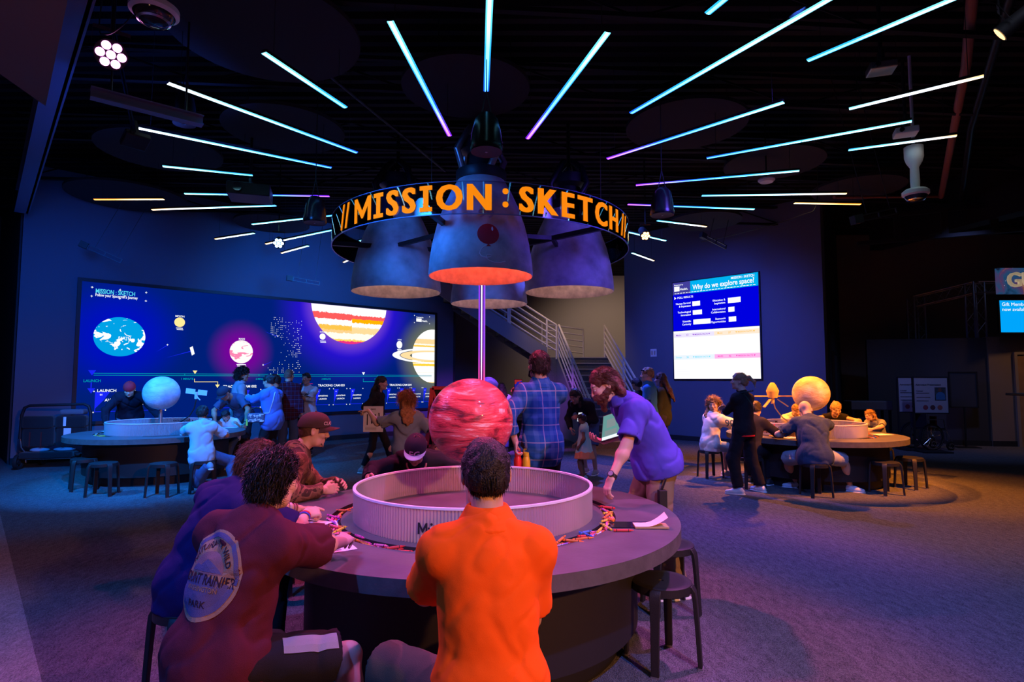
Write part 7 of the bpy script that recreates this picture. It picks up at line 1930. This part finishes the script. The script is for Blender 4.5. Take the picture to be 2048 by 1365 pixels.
fz = math_node(nt, 'GREATER_THAN', math_node(nt, 'ADD', math_node(nt, 'MULTIPLY', ng.outputs['Fac'], .12), sp.outputs['Z']), .53); nt.links.new(mixc(nt, fz, (.85, .33, .14), (.48, .76, .60)), nt.nodes['Principled BSDF'].inputs['Base Color'])
p9.shirt('dress', md, sleeve=.12, hem=.36, folds=((.014, 14, 3, (1, 1, .1)),), g=.02, extra=dress); p9.hair(H['black'], 'short', vol=.022, noise=.012, back=-.07); p9.shoes(mat('pale_blue_sandal', (.35, .55, .60), .6, bump=.05))
# 10-12 --- group at the foot of the stairs
p10 = Fig('young man in a bright blue shirt with sunglasses on his head near the stairs', 2.60, 11.0, 62, S=1.07, head=(78, 2, 0), b=.95, q=.016, headq=.009, handq=.010)
p10.body(); p10.shirt('shirt', F_['blueshirt'], sleeve=.7, hem=.14, folds=FOLD, collar='polo'); p10.trousers('trousers', F_['darkgrey']); p10.shoes(shoe_d); p10.hair(H['sandy'], 'short', vol=.02, noise=.010, back=-.05)
mb = MB(); mb.tube([tuple(p10.hp((x, .096 - abs(x) * .5, .075))) for x in np.linspace(-.08, .08, 9)], .012, 6); mb.build('sunglasses', M['black_gloss'], p10.root, True)
p11 = Fig('girl with long hair in a dark olive jacket beside the young man in blue', 2.92, 11.25, 55, S=1.02, head=(60, 0, 0), b=.9, q=.016, headq=.009, handq=.010)
p11.body(); p11.shirt('jacket', fabric('dark_olive_jacket', (.035, .045, .025)), sleeve=1.95, hem=.18, folds=FOLD, g=.024); p11.trousers('trousers', F_['darkgrey']); p11.shoes(shoe_d); p11.hair(H['brown'], 'long', vol=.014, noise=.008, length=.42)
p12 = Fig('dark haired child almost hidden behind the bearded man, beside the young man in blue', 2.55, 11.75, 40, S=.96, head=(40, 0, 0), q=.018, headq=.010, handq=.011, skin='olive')
p12.body(); p12.shirt('jacket', F_['black'], sleeve=1.9, hem=.14, folds=FOLD); p12.trousers('trousers', F_['black']); p12.shoes(shoe_d); p12.hair(H['black'], 'short', vol=.018, noise=.010)
# 13 --- standing woman in black
p13 = Fig('woman in black with a blond bun standing with crossed arms by the amber-lit table', 3.42, 8.62, 36, S=1.0, lean=2, head=(68, 4, 0), hl=('w', 3.40, 8.90, 1.26), hr=('w', 3.28, 8.94, 1.22), el=(-1, .1, -.5), er=(1, .1, -.5), fl=('w', 3.27, 8.50, .09), fr=('w', 3.68, 8.70, .09), b=.98, q=.012, headq=.007, handq=.006, skin='fair')
p13.body(); p13.shirt('top', F_['black'], sleeve=1.9, hem=.10, folds=FOLD, g=.014, collar='crew'); p13.trousers('trousers', F_['black'], to=1.97, loose=.02); p13.shoes(shoe_w, toes=[(-.55, .85, 0), (.15, 1, 0)]); p13.hair(H['sandy'], 'pony', vol=.012, noise=.006, back=-.06, strands=700, slen=.03, sdir=(0, -1, .2), sr=.0018)
mb = MB(); n_ = 26; vs = []
for i in range(n_):
    a = 2 * PI * i / n_
    for z in (0, .022): vs.append(tuple(p13.P + p13.Ra @ A3((.176 * math.cos(a), .135 * math.sin(a), -.105 + z))))
mb.add(vs, [(2 * i, (2 * i + 2) % (2 * n_), (2 * i + 3) % (2 * n_), 2 * i + 1) for i in range(n_)]); mb.build('red_waistband', fabric('red_elastic', (.75, .02, .02)), p13.root, True)
vs = [(x, y, 0) for x in np.linspace(-.22, .22, 16) for y in (-.015, .015)]
decal(p13.shirt_obj, p13.shirt_obj, vs, [(2 * i, 2 * i + 2, 2 * i + 3, 2 * i + 1) for i in range(15)], p13.C + p13.Rc @ A3((.0, -.25, .05)), p13.Rc @ A3((-.62, 0, .78)), p13.Rc @ A3((.78, 0, .62)), p13.Rc @ A3((0, -1, 0)), mat('dark_green_strap', (.01, .05, .045), .7, bump=.1), 'bag_strap', .004)
# 14 --- girl in the jersey
p14 = Fig('curly blond girl in a white baseball jersey looking back from her stool', 3.36, 9.92, -70, S=.97, sit=SEATZ, lean=10, bend=4, head=(150, -2, 6), hl=('w', 3.95, 10.1, .82), hr=('w', 3.98, 9.86, .82), el=(-.6, -.4, -.5), er=(.7, -.3, -.4), b=.95, q=.012, headq=.007, handq=.007, skin='fair')
p14.body(); p14.shirt('jersey', F_['offwhite'], sleeve=.86, hem=.12, folds=FOLD_BIG, g=.028, cuffloose=.03, flare=.012); p14.trousers('shorts', F_['lightblue'], to=.6); p14.shoes(shoe_w)
p14.hair(H['sandy'], 'long', vol=.020, noise=.014, length=.26, strands=1500, slen=.075, sdir=(0, -.3, -1), sr=.003, wave=.022, lift=.4, spread=.5)
g_ = text_geo('90', .16, .03); decal(p14.shirt_obj, p14.shirt_obj, *split_long(*g_, .03), p14.sh['R'] + (p14.E['R'] - p14.sh['R']) * .5 + A3((-.02, -.25, 0)), A3((.98, -.2, 0)), A3((-.15, 0, 1)), A3((-.25, -1, .1)), F_['jeans'], 'number_print', .003)
vs = [(x, y, 0) for x in np.linspace(-.09, .09, 8) for y in (-.006, .006)]
decal(p14.shirt_obj, p14.shirt_obj, vs, [(2 * i, 2 * i + 2, 2 * i + 3, 2 * i + 1) for i in range(7)], p14.sh['R'] + (p14.E['R'] - p14.sh['R']) * .78 + A3((-.02, -.25, 0)), A3((1, 0, -.25)), A3((.25, 0, 1)), A3((-.2, -1, 0)), F_['jeans'], 'sleeve_stripe', .003)
# 15 --- seated drawer behind the woman in black
p15 = Fig('person in black drawing with one hand, mostly hidden behind the standing woman', 3.66, 9.04, -42, S=1.0, sit=SEATZ, lean=24, bend=8, head=(-40, -22, 0), hl=('w', 4.02, 9.45, .83), hr=('w', 4.10, 9.28, .84), el=(-.7, -.2, -.4), er=(.8, -.1, -.4), q=.013, headq=.009, handq=.006, curl=(.3, .8), skin='fair')
p15.body(); p15.shirt('sweater', F_['black2'], sleeve=1.75, hem=.12, folds=FOLD, g=.022); p15.trousers('trousers', F_['black']); p15.shoes(shoe_d); p15.hair(H['dark'], 'short', vol=.016, noise=.008)
crayon('red', 4.19, 9.36, .90, .6, -1.0, 'red crayon in the drawing hand at the amber-lit table', None)
# 16 --- bald man
p16 = Fig('bald man in a navy dotted polo and pale shorts seated at the amber-lit table', 4.34, 8.40, -14, S=1.08, sit=SEATZ, lean=26, bend=12, head=(-4, -34, 0), hl=('w', 4.22, 8.86, .83), hr=('w', 4.95, 9.05, .92), el=(-.9, 0, -.5), er=(1, .1, -.1), fl=('w', 4.36, 9.02, .09), fr=('w', 5.02, 8.74, .09), kl=(-.8, .8, .3), kr=(.9, .7, .3), b=1.15, q=.011, headq=.006, handq=.006, skin='fair')
p16.body(); p16.shirt('polo_shirt', F_['navy'], sleeve=.82, hem=.14, folds=FOLD_BIG, collar='polo', g=.022, cuffloose=.02, flare=.01); p16.trousers('shorts', F_['shorts'], to=.92, loose=.025); p16.shoes(mat('white_running_shoe', (.66, .68, .72), .6, bump=.1), toes=[(-.9, .15, 0), (.75, -.5, 0)])
# 17 --- blond woman in tank top
p17 = Fig('blond woman in a black tank top leaning on the far side of the amber-lit table', 6.20, 11.20, 150, S=1.0, sit=SEATZ, lean=34, bend=12, head=(168, -26, 0), hl=('w', 6.12, 10.55, .82), hr=('w', 5.62, 10.80, .82), el=(-1, .2, .0), er=(1, .2, .2), b=1.0, q=.012, headq=.007, handq=.007, skin='fair')
p17.body(); p17.shirt('tank_top', F_['black'], sleeve=-.02, hem=.1, folds=FOLD, g=.008); p17.trousers('trousers', F_['black']); p17.shoes(shoe_d); p17.hair(H['blond'], 'bun', vol=.012, noise=.007, strands=800, slen=.035, sdir=(0, -1, .1), sr=.0018)
# 18 --- toddler at right
p18 = Fig('toddler with loose blond hair resting folded arms at the right end of the amber-lit table', 6.52, 10.36, 118, S=.70, sit=SEATZ + .08, lean=28, bend=10, head=(96, -24, 0), hl=('w', 6.18, 10.05, .80), hr=('w', 6.10, 10.12, .82), el=(-.9, .3, 0), er=(.9, .3, 0), q=.010, headq=.006, handq=.006, skin='fair')
p18.body(); p18.shirt('tee_shirt', F_['heather'], sleeve=.8, hem=.1, folds=FOLD); p18.trousers('trousers', F_['jeans']); p18.shoes(shoe_g); p18.hair(H['sandy'], 'mid', vol=.014, noise=.010, length=.12, strands=900, slen=.06, sdir=(0, -.6, -.4), sr=.0018, wave=.01)
# 19 --- child in white behind the bald man
p19 = Fig('child in a white tee shirt mostly hidden behind the bald man and golden planet', 5.38, 11.28, 176, S=.88, sit=SEATZ, lean=20, bend=14, head=(176, -30, 0), hl=('w', 5.62, 10.75, .82), hr=('w', 5.08, 10.75, .82), q=.012, headq=.008, handq=.008, skin='fair')
p19.body(); p19.shirt('tee_shirt', F_['white'], sleeve=.85, hem=.12, folds=FOLD, g=.024, cuffloose=.025); p19.trousers('trousers', F_['jeans']); p19.shoes(shoe_w); p19.hair(H['sandy'], 'short', vol=.018, noise=.008)
# 20 --- man in red cap
p20 = Fig('man in a red cap leaning with both hands on the blue-lit table', -7.40, 11.30, 212, S=1.06, lean=46, bend=14, head=(205, -30, 0), hl=('w', -6.72, 11.22, .86), hr=('w', -7.46, 10.72, .84), el=(-1, .2, -.1), er=(1, .2, -.1), b=1.15, q=.012, headq=.007, handq=.007, skin='fair')
p20.body(); p20.shirt('pullover', fabric('navy_pullover', (.012, .014, .03)), sleeve=1.9, hem=.1, folds=FOLD_BIG, g=.022, collar='crew'); p20.trousers('trousers', F_['lightjeans']); p20.shoes(shoe_d); p20.hair(H['dark'], 'short', vol=.006, noise=.003)
p20.cap(mat('red_knit_cap', (.62, .02, .04), .85, bump=.3, bscale=250), low=.03, backwards=True, vol=.018)
# 21 --- boy in pale tee
p21 = Fig('boy in a pale blue tee shirt and face mask loops seated at the blue-lit table', -4.58, 8.66, 40, S=.88, sit=SEATZ, lean=8, bend=6, head=(22, -12, 0), hl=('w', -5.05, 8.98, .84), hr=('w', -4.55, 9.06, .84), el=(-.9, -.2, -.3), er=(.8, -.4, -.5), fr=('w', -4.18, 8.84, .09), kr=(.9, .6, .2), fl=('w', -4.4, 8.55, .43), kl=(-.6, .9, 0), q=.011, headq=.006, handq=.006, skin='tan', b=1.0)
p21.body(); p21.shirt('tee_shirt', F_['lightblue'], sleeve=.92, hem=.16, folds=FOLD_BIG, g=.026, cuffloose=.03, flare=.012, collar='crew'); p21.trousers('jeans', F_['jeans'], loose=.03); p21.shoes(mat('pale_sole_shoe', (.18, .3, .38), .6, bump=.1)); p21.hair(H['black'], 'short', vol=.014, noise=.008, back=-.06, strands=900, slen=.03, sr=.002)
# 22 --- curly man
p22 = Fig('curly haired man in a pale shirt standing in profile behind the blue-lit table', -5.62, 12.0, -50, S=1.08, head=(-72, -4, 0), b=1.05, q=.014, headq=.008, handq=.009, skin='olive')
p22.body(); p22.shirt('shirt', fabric('dusty_blue_shirt', (.26, .32, .40)), sleeve=.8, hem=.14, folds=FOLD, collar='polo'); p22.trousers('trousers', F_['darkgrey']); p22.shoes(shoe_d); p22.hair(H['black'], 'short', vol=.028, noise=.020, back=-.075, strands=1200, slen=.045, sdir=(0, 0, 0), sr=.004, wave=.03)
# 23 --- man in dark cap leaning over a child
p23 = Fig('man in a dark cap and slate tee shirt bending over a small child', -5.30, 11.55, 168, S=1.04, lean=50, bend=12, head=(160, -48, 0), hl=('w', -5.02, 11.0, .84), hr=('w', -5.62, 11.06, .84), el=(-1, .1, .1), er=(1, .1, .1), b=1.05, q=.013, headq=.008, handq=.007, skin='olive')
p23.body(); p23.shirt('tee_shirt', fabric('slate_tee', (.06, .08, .15)), sleeve=.8, hem=.1, folds=FOLD, cuffloose=.02); p23.trousers('trousers', F_['black']); p23.shoes(shoe_d); p23.hair(H['black'], 'short', vol=.006, noise=.003); p23.cap(mat('dark_navy_cap', (.02, .025, .05), .85, bump=.2, bscale=300), low=.025); bracelet(p23, 'L', .93, M['black'], .031, .022, 'watch')
# 24 --- small child at table
p24 = Fig('small dark haired child in a white tee drawing under the man in the dark cap', -5.36, 11.22, 176, S=.72, sit=SEATZ + .02, lean=22, bend=12, head=(172, -38, 0), hl=('w', -5.14, 10.95, .82), hr=('w', -5.52, 10.95, .82), q=.011, headq=.007, handq=.007, skin='tan')
p24.body(); p24.shirt('tee_shirt', F_['white'], sleeve=.85, hem=.1, folds=FOLD, g=.022, cuffloose=.02); p24.trousers('trousers', F_['jeans']); p24.shoes(shoe_w); p24.hair(H['black'], 'short', vol=.02, noise=.010)
# 25 --- woman in blue sweater
p25 = Fig('woman in a blue sweater with hair tied back reaching out her arm', -4.50, 10.95, 72, S=1.0, lean=4, head=(76, -8, 0), hl=('w', -5.02, 11.06, 1.32), hr=('w', -4.92, 11.3, 1.30), el=(-.6, -.5, -.7), er=(.5, -.4, -.7), b=1.15, q=.012, headq=.007, handq=.007, curl=(.3, .3), skin='tan')
p25.body(); p25.shirt('sweater', F_['bluesw'], sleeve=1.86, hem=.22, folds=FOLD_BIG, g=.028, flare=.02); p25.trousers('trousers', F_['black'], loose=.02); p25.shoes(shoe_d); p25.hair(H['black'], 'bun', vol=.012, noise=.006)
t = thing('shoulder_bag', 'patterned crossbody bag at the hip of the woman in the blue sweater', 'bag', (-4.68, 10.68, .88), .35)
mb = MB(); mb.box((0, 0, .08), (.30, .10, .17)); mb.build('pouch', mat('graphic_print_bag', (.08, .10, .16), .7, bump=.05), t, bevel=.03)
mb = MB(); r4 = random.Random(9)
for i in range(44): mb.box((r4.uniform(-.12, .12), -.052, r4.uniform(.02, .145)), (r4.choice((.012, .035, .05)), .003, r4.choice((.01, .03, .008))))
mb.build('print', M['paper'], t); mb = MB(); mb.tube([(-.1, 0, .16), (-.08, 0, .24), (0, 0, .27), (.08, 0, .24), (.1, 0, .16)], .014, 8); mb.build('handle', M['black'], t, True)
me_ = p25.shirt_obj.data; bv_ = BVHTree.FromPolygons([v.co for v in me_.vertices], [q.vertices for q in me_.polygons])
org_ = A3((p25.x0, p25.y0, 0)); bagp = A3((-4.68, 10.68, .88)); Rb_ = np.array(Matrix.Rotation(-.35, 3, 'Z'))
def strap_path(a, b, n=12):
    out = []
    for i in range(n):
        q_ = A3(a) + (A3(b) - A3(a)) * i / (n - 1); h_ = bv_.find_nearest(Vector(q_)); w_ = A3(h_[0]) + A3(h_[1]) * .008; out.append(tuple(Rb_ @ (w_ + org_ - bagp)))
    return out
cam_side = A3((.35, -.6, 0))
sp_ = [(-.14, 0, .15)] + strap_path(p25.P + cam_side * .4 + A3((-.10, 0, .12)), p25.N + cam_side * .25 + A3((.10, 0, .02)))
mb = MB(); mb.strap(sp_, .022, .006, (.7, .3, .5)); mb.build('strap', mat('pale_bag_strap', (.5, .58, .62), .7, bump=.1), t); mb = MB(); mb.box((-.15, -.03, .0), (.03, .02, .12)); mb.build('lime_fob', mat('lime_ribbon', (.45, .75, .08), .6, bump=.05), t)
# 26 --- person behind her
p26 = Fig('dark haired person standing behind the woman in the blue sweater', -4.82, 11.9, 120, S=1.0, head=(110, 0, 0), q=.016, headq=.010, handq=.011, skin='olive'); p26.body(); p26.shirt('jacket', F_['black2'], sleeve=1.9, hem=.16, folds=FOLD, g=.024); p26.trousers('trousers', F_['black']); p26.shoes(shoe_d); p26.hair(H['black'], 'short', vol=.02, noise=.008)
# 27 --- man in dark red plaid
p27 = Fig('man in a dark red plaid shirt and jeans facing the video wall', -4.78, 12.4, 4, S=1.07, head=(-8, 0, 0), b=1.12, q=.013, headq=.008, handq=.009); p27.body(); p27.shirt('plaid_shirt', PLA['red'], sleeve=1.9, hem=.18, folds=FOLD_BIG, collar='polo', g=.026, flare=.014); p27.trousers('jeans', F_['jeans'], loose=.02); p27.shoes(shoe_d); p27.hair(H['grey'], 'short', vol=.008, noise=.003, back=-.05)
# 28 --- woman with crossed arms
p28 = Fig('woman in a striped-sleeve tee standing with folded arms before the video wall', -4.58, 13.0, 172, S=1.03, head=(176, 0, 0), hl=('w', -4.72, 12.72, 1.26), hr=('w', -4.42, 12.70, 1.22), el=(-1, .2, -.6), er=(1, .2, -.6), b=1.12, q=.012, headq=.0065, handq=.007, skin='olive', hn=(((1, .1, 0), (0, 1, .2)), ((-1, .1, 0), (0, 1, .2))))
p28.body(); p28.shirt('tee_shirt', F_['lightblue'], sleeve=.92, hem=.14, folds=FOLD, g=.022, cuffloose=.022); p28.trousers('trousers', F_['black']); p28.shoes(shoe_d); p28.hair(H['black'], 'short', vol=.012, noise=.006); p28.locks(H['black'], [[(.06, -.02, -.05), (.085, .03, -.12), (.09, .07, -.20), (.085, .08, -.27)]], .024, 'braid', .010)
mb = MB()
for sg_ in (-1, 1): mb.sphere(tuple(p28.hp((sg_ * .035, .085, .092))), (.03, .014, .018), 14, 8)
mb.build('sunglasses', M['black_gloss'], p28.root, True)
g_ = text_geo('Lovely', .13, .012); decal(p28.shirt_obj, p28.shirt_obj, *split_long([(x + .18 * y, y, z) for x, y, z in g_[0]], g_[1], .03), p28.C + p28.Rc @ A3((0, .25, .03)), p28.Rc @ A3((-1, 0, 0)), p28.Rc @ A3((0, 0, 1)), p28.Rc @ A3((0, 1, 0)), M['ink'], 'shirt_lettering', .004)
for sd_ in 'LR':
    ax_ = unit(p28.E[sd_] - p28.sh[sd_]); 
    for k_, (t_, m_) in enumerate(((.70, fabric('stripe_amber' + sd_, (.62, .30, .06))), (.80, F_['white']))):
        c_ = p28.sh[sd_] + (p28.E[sd_] - p28.sh[sd_]) * t_; R_ = np.array(Vector(ax_).to_track_quat('Z', 'Y').to_matrix()); rr = .079; vs = []
        for i in range(25):
            for z in (-.011, .011): vs.append(tuple(c_ + R_ @ A3((rr * math.cos(i * PI / 12), rr * math.sin(i * PI / 12), z))))
        mb = MB(); mb.add(vs, [(2 * i, 2 * i + 2, 2 * i + 3, 2 * i + 1) for i in range(24)]); mb.build('sleeve_stripe', m_, p28.shirt_obj, True)
# 29 --- walking woman with poster
p29 = Fig('woman in black leggings striding to the right with a poster', -2.42, 10.42, -92, S=.98, lean=4, head=(-96, -2, 0), hl=('w', -2.32, 10.62, .98), hr=('w', -2.36, 10.14, 1.02), el=(-.5, -.6, -.4), er=(.6, -.6, -.4), fl=(-.06, .30, .11), fr=(.07, -.22, .10), b=.9, q=.012, headq=.008, handq=.007, skin='tan'); p29.body(); p29.shirt('jacket', F_['black'], sleeve=1.9, hem=.1, folds=FOLD, g=.018); p29.trousers('leggings', F_['black'], to=1.88, g=.006, loose=.004); p29.shoes(shoe_g); p29.hair(H['black'], 'long', vol=.014, noise=.006, length=.28)
t = sheet('poster', 'printed poster of rockets carried by the striding woman in black', -2.38, 10.02, 0, .34, .44, True, 'poster', z=.98); t.rotation_euler = (PI / 2, 0, .02)
# 30 --- pointing girl
p30 = Fig('girl with long copper hair in a grey tee pointing to the left', -1.30, 7.22, 12, S=.86, head=(34, 0, 0), hl=('w', -1.80, 7.30, 1.27), hr=('w', -.94, 7.42, 1.06), el=(-.1, -.3, -1), er=(.6, -.4, -.6), b=1.02, q=.010, headq=.006, handq=.0045, curl=(.5, .4), skin='fair', hn=(((-1, .15, -.1), (0, -.1, 1)), None), fing=((.05, .55, .7, .8), None))
p30.body(); p30.shirt('tee_shirt', F_['heather'], sleeve=.84, hem=.06, folds=FOLD_BIG, g=.024, cuffloose=.03); p30.trousers('jeans', F_['lightjeans'], loose=.016); p30.shoes(shoe_w); p30.hair(H['red'], 'long', vol=.016, noise=.009, length=.30, strands=1800, slen=.10, sdir=(0, -.25, -1), sr=.0022, wave=.008)
# 31 --- woman at the back table
p31 = Fig('long haired woman in a white top before the violet planet at the back', -.22, 13.35, 14, S=.90, head=(30, -6, 0), hl=(-.2, .3, 1.05), hr=(.22, .22, 1.0), er=(.8, -.5, -.4), q=.013, headq=.008, handq=.009, skin='olive'); p31.body(); p31.shirt('top', F_['white'], sleeve=.5, hem=.14, folds=FOLD); p31.trousers('jeans', F_['jeans']); p31.shoes(shoe_d); p31.hair(H['dark'], 'long', vol=.016, noise=.008, length=.34)
# 32 --- crouched figure behind mars
p32 = Fig('person in a dark brown jacket seated behind the red planet', -.82, 6.50, -120, S=1.0, sit=SEATZ, lean=24, bend=14, head=(-120, -30, 0), hl=('w', -.45, 6.2, .95), hr=('w', -.75, 6.05, .95), b=1.08, q=.013, headq=.009, handq=.009, skin='tan'); p32.body(); p32.shirt('jacket', F_['brownjacket'], sleeve=1.9, hem=.15, folds=FOLD_BIG, g=.026, hood=True); p32.trousers('trousers', F_['black']); p32.shoes(shoe_d); p32.hair(H['dark'], 'short', vol=.014, noise=.006)
